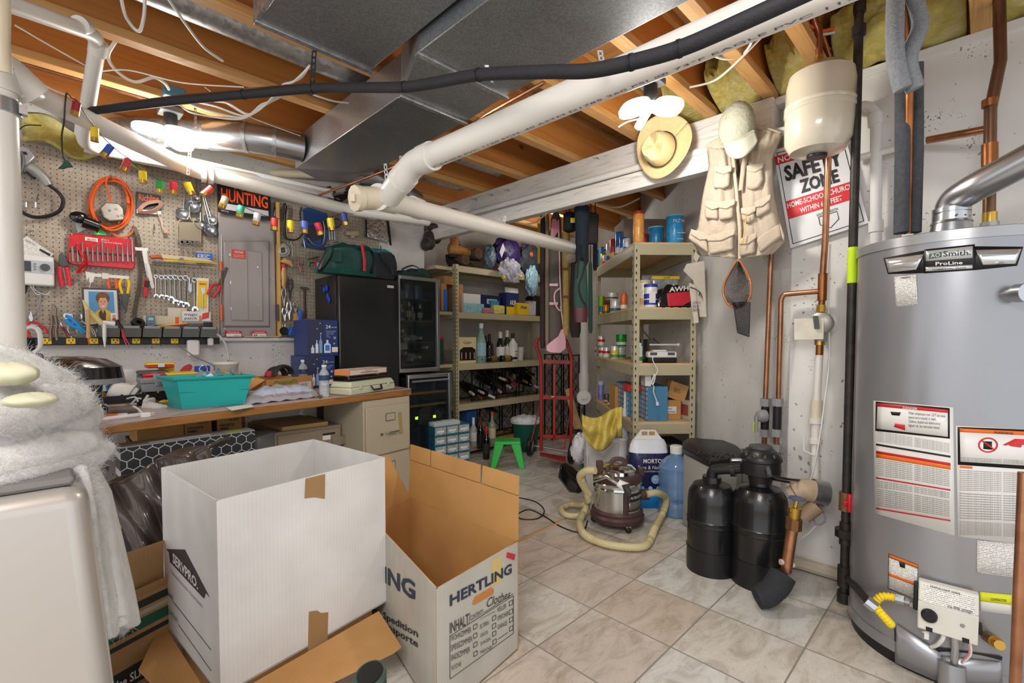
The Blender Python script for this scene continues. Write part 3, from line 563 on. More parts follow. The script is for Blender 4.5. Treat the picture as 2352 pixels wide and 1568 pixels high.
for px in(108,163,216,265,313,358,401):
 p=WY(px,790,3.628);o=M().bx(p.x-.019,3.622,1.121,p.x+.019,3.632,1.153).done('outlet',YEL,t,bev=.002)
 M().bx(p.x-.010,3.6205,1.137,p.x-.006,3.6225,1.147).bx(p.x+.006,3.6205,1.137,p.x+.010,3.6225,1.147).bx(p.x-.003,3.6205,1.126,p.x+.003,3.6225,1.131).done('slots',BLK,o)
t=thing('wall_adapter','white plug-in wall adapter on the right end of the power strip','adapter',WY(443,800,3.62));p=WY(443,798,3.615)
M().bx(p.x-.034,3.585,p.z-.055,p.x+.034,3.625,p.z+.05).done('body',WHT,t,bev=.012,seg=3)
wires('cable',[WY(402,790,3.61),WY(415,797,3.58),WY(450,820,3.5),WY(488,838,3.45),WY(492,850,3.40)],.0035,mt('#6d6f70',.4),'grey power cord running from the last yellow outlet down to the bench','cord')
t=thing('corner_plug','white plug with arching grey cord at the power strip end','plug',WY(484,780,3.6));p=WY(483,783,3.605)
M().bx(p.x-.015,3.59,p.z-.03,p.x+.017,3.625,p.z+.02).done('plug_body',WHT2,t,bev=.006)
M().tube(smooth_path([p+V((0,-.01,.02)),WY(487,768,3.58),WY(500,768,3.55),WY(515,785,3.5),WY(522,805,3.45),WY(525,828,3.4)]),.0065,8).done('cord',mt('#a8abab',.4),t)
# ---- pegboard tools ----
def tool(name,label,cat,f,x,y,group=None):return thing(name,label,cat,W(f(x,y)),group=group)
def TB(f,pts,r,d=.02,n=8,sm=True):
 q=[W(f(p[0],p[1]),p[2]if len(p)>2 else d)for p in pts];return M().tube(smooth_path(q,5)if sm and len(q)>2 else q,r,n)
def PPm(f,pts,d,th):return pp(M(),[f(*p)for p in pts],d,th)
t=tool('power_tool','grey metal handheld power tool hanging at the left of the pegboard','power tool',A_,240,180)
PPm(A_,[(110,70),(150,40),(215,60),(262,130),(205,185),(130,215),(60,230)],.02,.09).done('head',mt('#9a9da0',.35,.6),t,bev=.008)
TB(A_,[(180,160),(250,190),(320,250),(355,300)],[.03,.028,.025,.02]*1+[.02]*0,.06,12,False).done('handle',mt('#9a9a98',.4,.3),t)
PPm(A_,[(150,55),(190,60),(200,80),(160,80)],.11,.004).done('switch_plate',BLK,t)
TB(A_,[(355,300,.06),(420,350,.05),(455,410,.05),(430,480,.05),(350,520,.04),(230,525,.04),(110,460,.03),(60,380,.03)],.009,.05).done('cord',BLK,t)
TB(A_,[(150,60),(168,120),(150,200),(120,230)],.008,.115).done('guard_cord',DGREY,t)
TB(A_,[(190,200),(230,240),(260,250)],.006,.09).done('trigger',BLK,t)
t=tool('tool_rack','empty wire double hook below the grey power tool','rack',A_,215,420);TB(A_,[(140,355,.01),(150,385,.03),(180,410,.04)],.0025).done('wire',STEEL,t);TB(A_,[(275,365,.01),(265,400,.03),(262,425,.04)],.0025).done('wire',STEEL,t);TB(A_,[(165,415),(270,430)],.003,.04).done('bar',STEEL,t)
for x in(186,254):TB(A_,[(x,420),(x,458)],.006,.045).done('peg',STEEL,t)
for i,(x,y,f,l)in enumerate(((222,640,A_,'single peg hook above the paper booklet'),(1112,600,A_,'single peg hook right of the orange cord'),(208,385,B_,'single peg hook left of the ladles'))):
 if i==2:continue
 one(TB(f,[(x,y-18,.0),(x,y,.03),(x,y+22,.03),(x,y+10,.045)],.0035),'peg_hook',STEEL,l,'hook')
t=tool('instruction_leaflet','folded white instruction leaflet tucked behind the irrigation timer','leaflet',A_,240,750)
PPm(A_,[(20,760),(195,665),(385,795),(330,850),(20,850)],.03,.002).done('sheet',PRINTC,t);q=[W(A_(x,y),.033)for x,y in((215,735),(330,808),(315,822),(200,748))]
TX('How to Use',W(A_(185,700),.034),W(A_(255,732),.034)-W(A_(185,700),.034),V((0,0,.01)),BLK,t);PPm(A_,[(290,755),(365,795),(358,812),(282,768)],.032,.001).done('black_strip',BLK,t)
t=tool('irrigation_timer','white wall timer box with dial, grey screen and hanging wires','timer',A_,250,920)
p0=W(A_(60,1015),.02);p1=W(A_(385,830),.02);M().bx(p0.x,3.60,p0.z,p1.x,3.68,p1.z).done('box',WHT,t,bev=.008);
fx=lambda u,v:V((p0.x+(p1.x-p0.x)*u,3.599,p0.z+(p1.z-p0.z)*v))
M().ob(fx(.0,.42),fx(1,.42)-fx(0,.42),V((0,0,(p1.z-p0.z)*.42)),(0,-.002,0)).done('front_label',mt('#b9bec6',.4),t);M().ob(fx(.05,.46),fx(.5,.46)-fx(.05,.46),V((0,0,(p1.z-p0.z)*.34)),(0,-.004,0)).done('control_panel',mt('#2f3540',.4),t)
M().ob(fx(.2,.62),fx(.32,.62)-fx(.2,.62),V((0,0,.02)),(0,-.006,0)).done('screen',mt('#8e9a8c',.3),t);M().lathe([(.020,0),(.018,.012),(.0,.013)],fx(.80,.63),(0,-1,0),n=24).done('dial',DGREY,t);
for k in range(3):M().lathe([(.006,0),(.005,.006)],fx(.58,.54+.09*k),(0,-1,0),n=10,sx=1,sy=1).done('button',GREY,t)
for pts in([(190,1015),(185,1060),(150,1130),(120,1250)],[(215,1015),(235,1050),(280,1060),(290,1130),(250,1230),(120,1300)]):TB(A_,pts,.005,.05).done('cable',BLK if pts[0][0]<200 else GREY,t)
for pts in([(235,1015),(260,1060),(330,1085),(360,1060)],[(215,1015),(260,1080),(290,1085)]):TB(A_,pts,.002,.055).done('thin_wire',WIRE,t)
t=tool('extension_cord','coiled orange extension cord with a metal outlet box on a hook','extension cord',A_,800,440);rr=random.Random(3)
for i in range(9):
 ox=rr.uniform(-16,16);oy=rr.uniform(-14,14);ax_=150+i*2.6-rr.uniform(0,25);ay=185+i*1.5-rr.uniform(0,18)
 pts=[W(A_(800+ox+ax_*math.sin(a),435+oy+ay*math.cos(a)),.03+.006*(i%4)+.01*math.sin(a*3+i))for a in[2*math.pi*k/36 for k in range(36)]]
 M().tube(pts,.0048,8,closed=True).done('cord_loop',ORG,t)
TB(A_,[(770,240,.06),(765,300,.06),(790,380,.06),(800,440,.06)],.005).done('cord_end',ORG,t);TB(A_,[(790,620,.03),(830,660,.03),(900,670,.03),(950,640,.03),(960,590,.03)],.005).done('cord_end',ORG,t)
TB(A_,[(918,380),(925,430)],.009,.07).done('plug',ORG,t);TB(A_,[(800,225,.0),(800,240,.06),(800,262,.08)],.004).done('hook',STEEL,t)
bx=PPm(A_,[(715,470),(755,432),(850,440),(885,480),(890,560),(785,570),(740,540)],.05,.05).done('outlet_box',mt('#8b8680',.4,.7,.1,30),t,bev=.006)
for(x,y)in((790,480),(838,470),(850,520),(880,515)):p=W(A_(x,y),.101);M().tube([p,p-V((0,.002,0))],.007,12).done('knockout',mt('#6f6a64',.4,.6),bx)
t=tool('hole_saw_kit','black cylindrical tool in clear packaging beside the orange cord','tool',A_,620,570)
M().tube([W(A_(600,560),.05),W(A_(715,600),.05)],[.034,.030],20).done('barrel',BLKG,t);M().tube([W(A_(705,597),.05),W(A_(718,601),.05)],.034,20).done('rim',BLK,t)
M().sph(W(A_(570,530),.05),.042,16,(1,.6,.8)).done('dome',BLKG,t);PPm(A_,[(510,480),(600,490),(650,600),(560,640)],.03,.003).done('clear_card',FILM,t);PPm(A_,[(690,570),(775,660),(680,655),(640,525)],.02,.002).done('green_card',mt('#63d36a',.5),t)
t=tool('product_card','orange and black hardware store card on the pegboard','card',A_,1070,400);PPm(A_,[(985,345),(1160,375),(1160,510),(985,500)],.02,.003).done('card',BLK,t);PPm(A_,[(985,470),(1160,485),(1160,510),(985,500)],.024,.001).done('white_strip',WHT,t)
TX('Richline',W(A_(1000,410),.027),W(A_(1145,420),.027)-W(A_(1000,410),.027),V((0,0,.04)),ORG,t,bold=.02)
t=tool('wire_bundle','tied bundle of thin pinkish lamp wire with plug over the hardware card','wire bundle',A_,1090,450)
for i in range(6):M().tube([W(A_(1075+(78-i*5)*math.cos(a)*1.0+(20 if math.cos(a)>0 else 0),455+(42-i*4)*math.sin(a)-22*math.cos(a)),.035+.004*i)for a in[2*math.pi*k/24 for k in range(24)]],.0028,6,closed=True).done('loop',mt('#c79a84',.5),t)
TB(A_,[(1130,490),(1160,550),(1170,600),(1190,630)],.003,.03).done('tail',mt('#d8c2b0',.5),t);PPm(A_,[(1175,620),(1205,615),(1212,645),(1185,645)],.03,.012).done('plug',mt('#c79a84',.5),t)
def ladle(x0,y0,x1,y1,r,lab,slot=False):
 t=tool('ladle',lab,'ladle',A_,x1,y1,'steel kitchen ladles and skimmers on the pegboard');TB(A_,[(x0,y0,.03),((x0+x1)/2,(y0+y1)/2-5,.03),(x1,y1-20,.035)],.0035).done('handle',STEEL,t)
 p=W(A_(x1,y1),.045);M().lathe([(r*math.sin(a),-r*.75*math.cos(a))for a in[i*math.pi/16 for i in range(9)]]+[(r*.95*math.sin(a),-r*.7*math.cos(a))for a in[i*math.pi/16 for i in range(8,-1,-1)]],p,V((.15,-.9,.35)),n=20).done('bowl',STEEL,t);return t
ladle(1335,300,1320,505,.042,'left round steel ladle hanging behind the toaster rack');ladle(1360,300,1390,450,.045,'middle steel ladle with its bowl above the toaster rack');ladle(1440,300,1445,580,.036,'steel skimmer hanging right of the toaster rack');ladle(1460,330,1520,545,.042,'right upper steel ladle beside the panel');ladle(1450,320,1515,620,.045,'lowest steel ladle beside the panel');ladle(1415,250,1415,395,.026,'small whisk shaped spoon behind the ladles')
t=tool('toaster_rack','square wire mesh camp toaster with tubes at its foot','rack',A_,1365,620)
TB(A_,[(1365,450,.05),(1368,520,.05),(1385,552,.05),(1440,565,.05),(1446,700,.05),(1430,712,.05),(1290,695,.05),(1282,680,.05),(1286,560,.05),(1345,548,.05),(1362,520,.05)],.003).done('wire_frame',mt('#b5a890',.4,.6),t)
PPm(A_,[(1290,562),(1440,570),(1442,704),(1288,690)],.048,.002).done('mesh',mt('#a39883',.6,.3,alpha=.75),t)
for x in(1305,1342,1378):M().lathe([(.010,0),(.010,.03),(.008,.03),(.008,0)],W(A_(x,712),.05),(0,-1,0),n=14).done('tube',STEEL,t)
t=tool('punch_set','red vinyl pouch holding a row of steel punches and chisels','tool set',A_,735,770)
PPm(A_,[(495,650),(530,645),(970,690),(975,870),(960,905),(520,870),(490,850)],.02,.008).done('pouch',mt('#c41f2b',.25,coat=.4,bump=.3,bs=30),t,bev=.004)
PPm(A_,[(497,768),(975,805),(975,815),(497,778)],.029,.002).done('seam',BLK,t)
for i in range(13):
 x=528+i*36;h=(60,90,95,55,60,80,95,60,50,70,70,95,110)[i];M().tube([W(A_(x,850),.034),W(A_(x-4,790),.034),W(A_(x-7,800-h),.034)],[.007,.006,.0025 if i%3 else.006],8).done('punch',STEEL if i>9 else mt('#9b8f8a',.35,.8),t)
TB(A_,[(500,620,.0),(515,640,.03),(520,660,.03)],.004).done('hook',STEEL,t);TB(A_,[(965,670,.0),(958,690,.03),(952,705,.03)],.004).done('hook',STEEL,t)
PPm(A_,[(612,670),(705,682),(705,708),(612,696)],.030,.001).done('logo_plate',WHT,t);TX('PROTO',W(A_(628,698),.032),W(A_(695,704),.032)-W(A_(628,698),.032),V((0,0,.014)),RED,t,bold=.02)
TX('SET No. 2\n12 Piece Punch & Chisel Set',W(A_(728,712),.031),W(A_(880,725),.031)-W(A_(728,712),.031),V((0,0,.022)),WHT,t)
one(TB(A_,[(560,720,.04),(590,800,.04),(620,850,.04),(580,900,.045),(560,930,.04),(620,905,.04),(625,850,.04),(600,780,.04)],[(.010,.0015)]*41),'red_ribbon',RED,'twisted red ribbon dangling in front of the punch pouch','ribbon')
def snip(f,hd,h1,h2,colr,lab,name='snips',hw=.009,headc=DGREY):
 t=tool(name,lab,'snips',f,hd[0][0],hd[0][1]);PPm(f,hd,.03,.012).done('jaws',headc,t,bev=.003)
 for h in(h1,h2):TB(f,h,hw,.035,10).done('handle',colr,t)
 return t
snip(A_,[(418,870),(425,800),(447,778),(480,840),(498,880),(450,890)],[(430,890),(430,940),(440,990),(450,1030)],[(480,890),(490,940),(498,980),(500,1022)],mt('#d62f45',.35),'red handled pruning shears beside the timer','pruning_shears',.011)
snip(A_,[(795,1075),(840,1075),(850,1140),(825,1200),(800,1150)],[(785,950),(780,1000),(795,1070)],[(822,950),(840,1010),(838,1070)],ORG,'orange handled tin snips hanging above the framed portrait',hw=.008,headc=STEEL)
snip(A_,[(865,1080),(935,1080),(925,1130),(910,1220),(880,1160)],[(885,965),(862,1010),(880,1080)],[(915,965),(930,1010),(920,1080)],YEL,'yellow handled tin snips right of the orange ones',hw=.008)
snip(B_,[(765,890),(830,735),(858,750),(840,800),(800,900)],[(765,890),(720,900),(690,950),(678,980)],[(790,900),(770,950),(740,985),(728,1008)],mt('#c9303a',.35),'red handled wire stripper hanging over the panel edge','wire_stripper',.009)
t=tool('caliper','white plastic caliper lying across two hooks','caliper',A_,780,950);PPm(A_,[(640,930),(930,955),(925,975),(640,955)],.04,.004).done('beam',WHT,t);PPm(A_,[(615,920),(685,935),(670,995),(645,1005),(640,960),(625,985)],.04,.008).done('jaw',WHT,t);PPm(A_,[(735,930),(780,935),(780,975),(735,972)],.045,.008).done('slider',WHT2,t)
TB(A_,[(655,1000),(640,1060),(665,1085),(620,1075),(650,1110),(670,1100)],.002,.04).done('string',WHT,t)
t=tool('caliper','white plastic caliper hanging upright beside the link chain','caliper',A_,1040,860);PPm(A_,[(1015,750),(1055,755),(1080,960),(1060,965)],.03,.005).done('beam',WHT,t);PPm(A_,[(970,745),(1068,752),(1062,775),(975,768)],.03,.006).done('jaw',WHT,t);PPm(A_,[(1050,860),(1075,865),(1112,1035),(1095,1045),(1075,1000)],.04,.005).done('slider',WHT2,t)
t=tool('pocket_tester','small red and black pocket tester clipped below the upright caliper','tester',A_,1050,1020);PPm(A_,[(1035,970),(1075,980),(1060,1110),(1030,1100)],.035,.012).done('body',RED,t,bev=.004);PPm(A_,[(1045,985),(1080,990),(1072,1035),(1038,1030)],.048,.004).done('face',BLK,t)
t=tool('roller_chain','dark roller chain hanging in a long curve from the orange cord','chain',A_,1000,900)
cp=smooth_path([W(A_(x,y),.03)for x,y in((965,600),(1000,700),(1015,850),(1010,1000),(985,1130),(965,1250))],14)
for i in range(0,len(cp)-1,1):
 M().cb(cp[i],(.024 if i%2 else.018,0,0),(0,.01,0),(0,0,.007)).done('link',mt('#5a5046',.45,.7),t,bev=.001,seg=1)if i<95 else None
t=tool('keyhole_saw','old keyhole saw with worn orange handle on two hooks','saw',A_,1300,830);TB(A_,[(1085,820),(1140,815),(1200,828)],[.012]*11,.05,10).done('handle',mt('#b5502a',.5),t);PPm(A_,[(1160,800),(1490,830),(1570,868),(1480,860),(1180,845)],.05,.01).done('blade',YEL,t);PPm(A_,[(1160,795),(1480,828),(1550,855),(1170,825)],.062,.006).done('paper_sleeve',mt('#cdbf9c',.7),t)
PPm(A_,[(1090,845),(1530,880),(1530,885),(1100,862)],.045,.006).done('lower_blade',DGREY,t)
for x in(1275,1440):TB(A_,[(x,840,.0),(x,885,.05),(x,898,.06),(x,880,.07)],.004).done('hook',STEEL,t)
M().tube([W(A_(1308+20*math.cos(a),840+18*math.sin(a)),.075)for a in[k*math.pi/8 for k in range(16)]],.003,6,closed=True).done('split_ring',STEEL,t)
t=tool('name_plate','small blue souvenir licence plate reading ERIC','plate',A_,1470,800);PPm(A_,[(1408,785),(1530,792),(1530,835),(1408,828)],.03,.003).done('plate',mt('#2d62c9',.4),t);TX('ERIC',W(A_(1425,826),.035),W(A_(1512,830),.035)-W(A_(1425,826),.035),V((0,0,.027)),WHT,t,bold=.01);TX('CALIFORNIA',W(A_(1440,800),.035),W(A_(1500,803),.035)-W(A_(1440,800),.035),V((0,0,.006)),WHT,t)
WR=[(1122,950,1105,.8),(1162,955,1110,.95),(1193,955,1115,1),(1228,955,1125,1.1),(1262,955,1150,1.15),(1299,960,1160,1.2),(1336,960,1170,1.3),(1400,975,1200,1.2)]
for i,(x,y0,y1,s)in enumerate(WR):
 lab=('smallest chrome combination wrench at the left end of the row','second chrome combination wrench from the left in the row','third chrome combination wrench from the left in the row','fourth chrome combination wrench from the left in the row','fifth chrome combination wrench from the left in the row','sixth chrome combination wrench from the left in the row','large chrome combination wrench with wide open jaw','chrome wrench at the right end beside the yellow package')[i]
 t=tool('combination_wrench',lab,'wrench',A_,x,y1,'row of combination wrenches');a=W(A_(x,y0+15),.025);b=W(A_(x+(4 if i>1 else 2),y1-10),.025)
 M().tube([a,b],[(.006*s,.003)]*2,8).done('shaft',STEEL,t);M().tube([a+V((0.011*s*math.cos(k),-.002,0.011*s*math.sin(k)+.008))for k in[j*math.pi/8 for j in range(16)]],.0035,6,closed=True).done('ring_end',CHROME,t)
 M().prism([b+V((u*.0165*s,0,w_*.0165*s))for u,w_ in((-.35,.9),(-.9,.3),(-1,-.3),(-.7,-.9),(-.35,-.5),(-.4,.0),(0,.15),(.4,.0),(.45,-.4),(.9,-.6),(1,-.1),(.8,.5),(.35,.9))],(0,-.006,0)).done('open_end',CHROME,t,bev=.001)
 TB(A_,[(x,y0-40,.0),(x,y0-20,.02),(x,y0+6,.03),(x+2,y0+2,.04)],.0028,.02).done('hook',STEEL,t)
t=tool('cutter_bit','short steel cutter bit in plastic hanging between two wrenches','bit',A_,1366,1010);TB(A_,[(1366,965),(1366,1010)],.006,.03).done('shank',STEEL,t);PPm(A_,[(1356,1005),(1378,1005),(1380,1060),(1370,1075),(1354,1055)],.025,.008).done('blade',STEEL,t)
t=tool('drill_bit_package','yellow blister card with a spade drill bit','package',A_,1460,1080);PPm(A_,[(1418,965),(1503,970),(1500,1240),(1412,1240)],.02,.002).done('clear_backing',mt('#e8e6d8',.3),t);PPm(A_,[(1428,985),(1495,990),(1488,1185),(1422,1180)],.023,.002).done('card',YEL,t);TB(A_,[(1462,1190),(1460,1080)],.003,.032,8).done('bit_shank',STEEL,t);PPm(A_,[(1445,1035),(1475,1038),(1478,1060),(1464,1095),(1448,1060)],.028,.003).done('bit_blade',STEEL,t)
TX('SPEEDBOR',W(A_(1435,1015),.027),W(A_(1485,1018),.027)-W(A_(1435,1015),.027),V((0,0,.012)),RED,t,bold=.02)
t=tool('long_screwdriver','thin orange handled antenna screwdriver hung at the panel edge','screwdriver',B_,797,800);TB(B_,[(797,455),(799,690)],.002,.05).done('shaft',STEEL,t);TB(B_,[(793,690),(796,770)],.008,.05).done('orange_grip',ORG,t);TB(B_,[(798,770),(800,1070)],.004,.05).done('mid_shaft',mt('#8d4a28',.4),t);TB(B_,[(798,1070),(799,1210)],.0085,.05).done('handle',ORG,t)
t=tool('framed_photo','framed portrait photo of a smiling person in a yellow patterned top','picture',A_,730,1160)
fq=[(588,1035),(850,1045),(865,1290),(600,1320)]
c4=[W(A_(*p),.035)for p in fq]
def bl(u,v,l=0):a=c4[3]+(c4[2]-c4[3])*u;b=c4[0]+(c4[1]-c4[0])*u;return a+(b-a)*v+V((0,-l,0))
def BQ(u0,v0,u1,v1,l,th=.001):return M().prism([bl(u0,v0,l),bl(u1,v0,l),bl(u1,v1,l),bl(u0,v1,l)],(0,-th,0))
BQ(0,0,1,1,0,.012).done('frame',mt('#4a3a35',.4),t,bev=.002);BQ(.05,.05,.95,.95,.0125).done('mat_board',mt('#cfd3d6',.4),t);ph=BQ(.17,.1,.86,.9,.0138).done('photograph',mt('#4f8fbf',.35),t)
def ELL(u,v,a,b_,l,mat,nm):return M().prism([bl(u+a*math.cos(k),v+b_*math.sin(k),l)for k in[j*math.pi/12 for j in range(24)]],(0,-.0006,0)).done(nm,mat,t)
M().prism([bl(u,v,.015)for u,v in((.17,.1),(.86,.1),(.86,.22),(.72,.36),(.6,.42),(.46,.42),(.33,.36),(.2,.25))],(0,-.0006,0)).done('yellow_top',mt('#d9b43e',.5),t)
M().prism([bl(u,v,.0158)for u,v in((.44,.11),(.6,.11),(.62,.3),(.58,.42),(.54,.3),(.5,.42),(.42,.34))],(0,-.0005,0)).done('patterned_collar',mt('#4a3a20',.5),t)
ELL(.55,.73,.19,.155,.0160,mt('#6b4527',.6),'hair');ELL(.55,.59,.125,.185,.0168,mt('#d99a78',.5),'face');ELL(.55,.79,.15,.06,.0176,mt('#7a5030',.6),'fringe')
ELL(.50,.63,.018,.012,.0178,BLK,'eye');ELL(.60,.63,.018,.012,.0178,BLK,'eye');ELL(.55,.50,.05,.022,.0178,WHT,'smile');ELL(.55,.57,.016,.03,.0176,mt('#c88463',.5),'nose')
BQ(.74,.08,.92,.30,.019).done('small_photo',mt('#e6e6ea',.4),t);ELL(.83,.2,.05,.055,.0205,mt('#d99a78',.5),'small_face');ELL(.83,.12,.06,.035,.0205,RED,'small_shirt')
# ---- bin rail on the pegboard bottom with clutter ----
t=thing('bin_rail','row of grey hanging parts bins full of pencils and small tools above the power strip','bin rail',WY(360,770,3.6))
pa=WY(225,765,3.58);pb=WY(497,765,3.58);zt=1.225;zb=1.162;n=6;w_=(pb.x-pa.x)/n
GB=mt('#6f7370',.45);GB2=mt('#3f4240',.5)
for i in range(n):
 x=pa.x+w_*i;mb=M()
 mb.prism([(x+.004,3.56,zt),(x+.004,3.53,zt-.01),(x+.004,3.56,zb),(x+.004,3.68,zb),(x+.004,3.68,zt+.01)],(.003,0,0));mb.prism([(x+w_-.007,3.56,zt),(x+w_-.007,3.53,zt-.01),(x+w_-.007,3.56,zb),(x+w_-.007,3.68,zb),(x+w_-.007,3.68,zt+.01)],(.003,0,0))
 mb.ob((x+.004,3.53,zt-.012),(w_-.01,0,0),(0,.03,-.05),(0,.004,.002));mb.bx(x+.004,3.556,zb,x+w_-.006,3.68,zb+.003);mb.bx(x+.004,3.677,zb,x+w_-.006,3.68,zt+.012)
 b_=mb.done('bin',GB,t);M().bx(x+.01,3.526,zt-.014,x+w_-.012,3.545,zt+.002).done('bin_lip',mt('#8b8f8b',.45),b_,bev=.002)
M().bx(pa.x,3.681,1.19,pb.x,3.688,1.21).done('rail',STEEL,t)
def R_(px0,py0,px1,py1,Y,r,name,mat,lab,cat,n=8,group=None):return one(M().tube([WY(px0,py0,Y),WY(px1,py1,Y)],r,n),name,mat,lab,cat,group)
R_(355,750,430,742,3.56,.0035,'pencil',YEL,'yellow pencil lying across the bins','pencil');R_(352,754,428,745,3.55,.0035,'pencil',RED,'red pencil lying across the bins','pencil')
t=thing('stud_finder','blue grey digital stud finder standing in the bins','stud finder',WY(346,745,3.6));p=WY(346,738,3.6);M().cb(p,(.042,0,0),(0,.02,0),(0,0,.075)).done('body',mt('#5f7f94',.4),t,bev=.004);M().cb(p+V((0,-.012,.015)),(.024,0,0),(0,.002,0),(0,0,.015)).done('screen',mt('#a9c4b4',.3),t);M().cb(p+V((0,-.012,-.012)),(.012,0,0),(0,.002,0),(0,0,.010)).done('button',RED,t)
t=thing('tape_roll','small dark roll of tape lying on the left of the bins','tape',WY(317,745,3.58));M().lathe([(.014,-.012),(.032,-.012),(.032,.012),(.014,.012),(.014,-.012)],WY(317,742,3.57),(.25,-.7,.5),n=24).done('roll',BLK,t)
t=thing('patch_package','white patch kit package with black magic patch lettering','package',WY(445,725,3.62));p=WY(419,740,3.6);M().ob(p,(.155,0,0),(0,.012,0),(0,0,.072)).done('card',WHT,t);TX('magic\npatch',p+V((.012,0,.014)),(.07,0,0),(0,0,.045),BLK,t,bold=.005);M().ob(p+V((.105,-.002,.02)),(.04,0,.012),(0,.002,0),(.004,0,.04)).done('red_patch',mt('#d8433a',.5),t,bev=.003);M().ob(p+V((.09,-.002,.01)),(.014,0,0),(0,.002,0),(0,0,.035)).done('orange_patch',mt('#c98a3a',.5),t)
t=thing('sanding_package','cream package of sanding strips standing behind the stud finder','package',WY(360,740,3.64));p=WY(330,745,3.64);M().ob(p,(.20,0,0),(0,.01,0),(0,0,.055)).done('card',mt('#d6cbb4',.6),t);M().ob(p+V((.16,-.001,.0)),(.02,0,0),(0,.001,0),(0,0,.05)).done('orange_band',ORG,t)
t=thing('seed_package','small cream and yellow package above the bins','package',WY(405,715,3.66));p=WY(386,728,3.66);M().ob(p,(.10,0,0),(0,.004,0),(0,0,.06)).done('card',mt('#d8d0bd',.6),t);M().ob(p+V((.07,-.001,.0)),(.03,0,0),(0,.001,0),(0,0,.045)).done('yellow_block',YEL,t)
t=thing('box_cutter','grey and black utility knife lying over the right bins','knife',WY(450,742,3.56));M().tube([WY(420,740,3.57),WY(485,740,3.57)],[(.012,.007),(.010,.007)],10).done('handle',mt('#8f9296',.4),t);M().cb(WY(478,745,3.56),(.05,0,0),(0,.02,0),(0,0,.03)).done('black_end',BLK,t,bev=.005)
t=thing('glue_gun','white hot glue gun hanging nozzle down from the bins','glue gun',WY(245,770,3.52));M().tube([WY(236,740,3.53),WY(264,744,3.53)],[.012,.014],12).done('body',WHT,t);M().tube([WY(240,744,3.53),WY(240,775,3.53),WY(241,797,3.53)],[.010,.009,.003],10).done('handle',WHT,t)
t=thing('voltage_tester','black probe with two red test leads hanging in front of the bins','tester',WY(280,765,3.52));M().tube([WY(268,735,3.53),WY(280,755,3.52)],[.010,.007],10).done('body',BLK,t)
for k in(0,6):M().tube([WY(279,755,3.52),WY(284+k/2,775,3.51),WY(289+k,788,3.51)],[.003,.004,.004],8).done('red_lead',RED,t);M().tube([WY(289+k,788,3.51),WY(291+k*1.3,795,3.51)],.0015,6).done('tip',STEEL,t)
t=thing('silicone_tube','pale yellow glue tube leaning in front of the framed portrait','tube',WY(205,700,3.6));M().tube([WY(190,688,3.60),WY(200,710,3.6),WY(236,745,3.58)],[.003,.012,.016],12).done('tube',mt('#dccf86',.4,alpha=.85),t)
t=thing('wood_scraper','narrow wooden handled awl hanging beside the portrait','awl',WY(203,770,3.55));M().tube([WY(203,710,3.57),WY(203,776,3.56)],[.007,.010],10).done('handle',mt('#c49a6b',.5),t);M().tube([WY(203,776,3.56),WY(204,792,3.56)],[.0045,.001],8).done('orange_tip',ORG,t)
M_rack=one(M().tube([WY(45,745,3.62),WY(215,750,3.62)],.003).tube([WY(50,762,3.64),WY(210,765,3.64)],.002),'wire_rack',STEEL,'thin wire rail holding pliers at the lower left of the pegboard','rack')
def pliers(f,head,h1,h2,col,lab,r=.007,metal=STEEL,d=.06):
 t=tool('pliers',lab,'pliers',f,head[0][0],head[0][1]);PPm(f,head,d,.012).done('jaws',metal,t,bev=.003)
 for h in(h1,h2):TB(f,h,r,d+.008,8).done('handle',col,t)
pliers(A_,[(205,1250),(225,1195),(245,1260),(235,1285),(215,1280)],[(215,1280),(195,1330),(205,1380),(225,1395)],[(235,1280),(280,1300),(325,1330),(335,1370)],mt('#c33038',.35),'red handled pliers hanging leftmost on the wire rail')
pliers(A_,[(360,1230),(375,1150),(395,1160),(412,1190),(405,1250)],[(370,1240),(375,1300),(365,1350),(368,1415)],[(400,1240),(410,1300),(405,1350),(412,1415)],mt('#7b6a60',.4,.7),'large bare steel pliers hanging on the wire rail',.008,mt('#7f7268',.4,.8))
pliers(A_,[(450,1240),(460,1215),(525,1230),(520,1255),(470,1270)],[(470,1240),(500,1250),(560,1300),(610,1360)],[(470,1265),(520,1310),(570,1335),(600,1365)],mt('#2b8fd0',.35),'blue handled pliers slanting on the wire rail',.011)
pliers(A_,[(425,1290),(440,1280),(455,1310),(450,1330)],[(440,1320),(470,1360),(490,1400)],[(455,1320),(480,1350),(510,1385)],mt('#6a3038',.4),'small dark handled pliers below the blue pair',.004)
pliers(A_,[(495,1240),(520,1210),(530,1250),(515,1290)],[(505,1290),(490,1340),(520,1400)],[(520,1285),(545,1330),(560,1355)],mt('#c0c4c6',.3,.8),'slim chrome pliers behind the blue pair',.003)
pliers(A_,[(575,1225),(595,1222),(598,1250),(585,1275)],[(585,1275),(640,1310),(680,1350),(690,1390)],[(590,1275),(650,1330),(675,1375)],mt('#c9c9c6',.4),'thin wire forceps with orange tips near the portrait',.003)
t=tool('test_leads','tangle of black test leads at the lower left of the pegboard','cable',A_,150,1300)
for k in range(4):TB(A_,[(120,1260+9*k),(165,1270+8*k),(150,1330+6*k),(125,1350-6*k),(180,1310+5*k)],.0035,.04).done('lead',BLK if k%2 else DGREY,t)
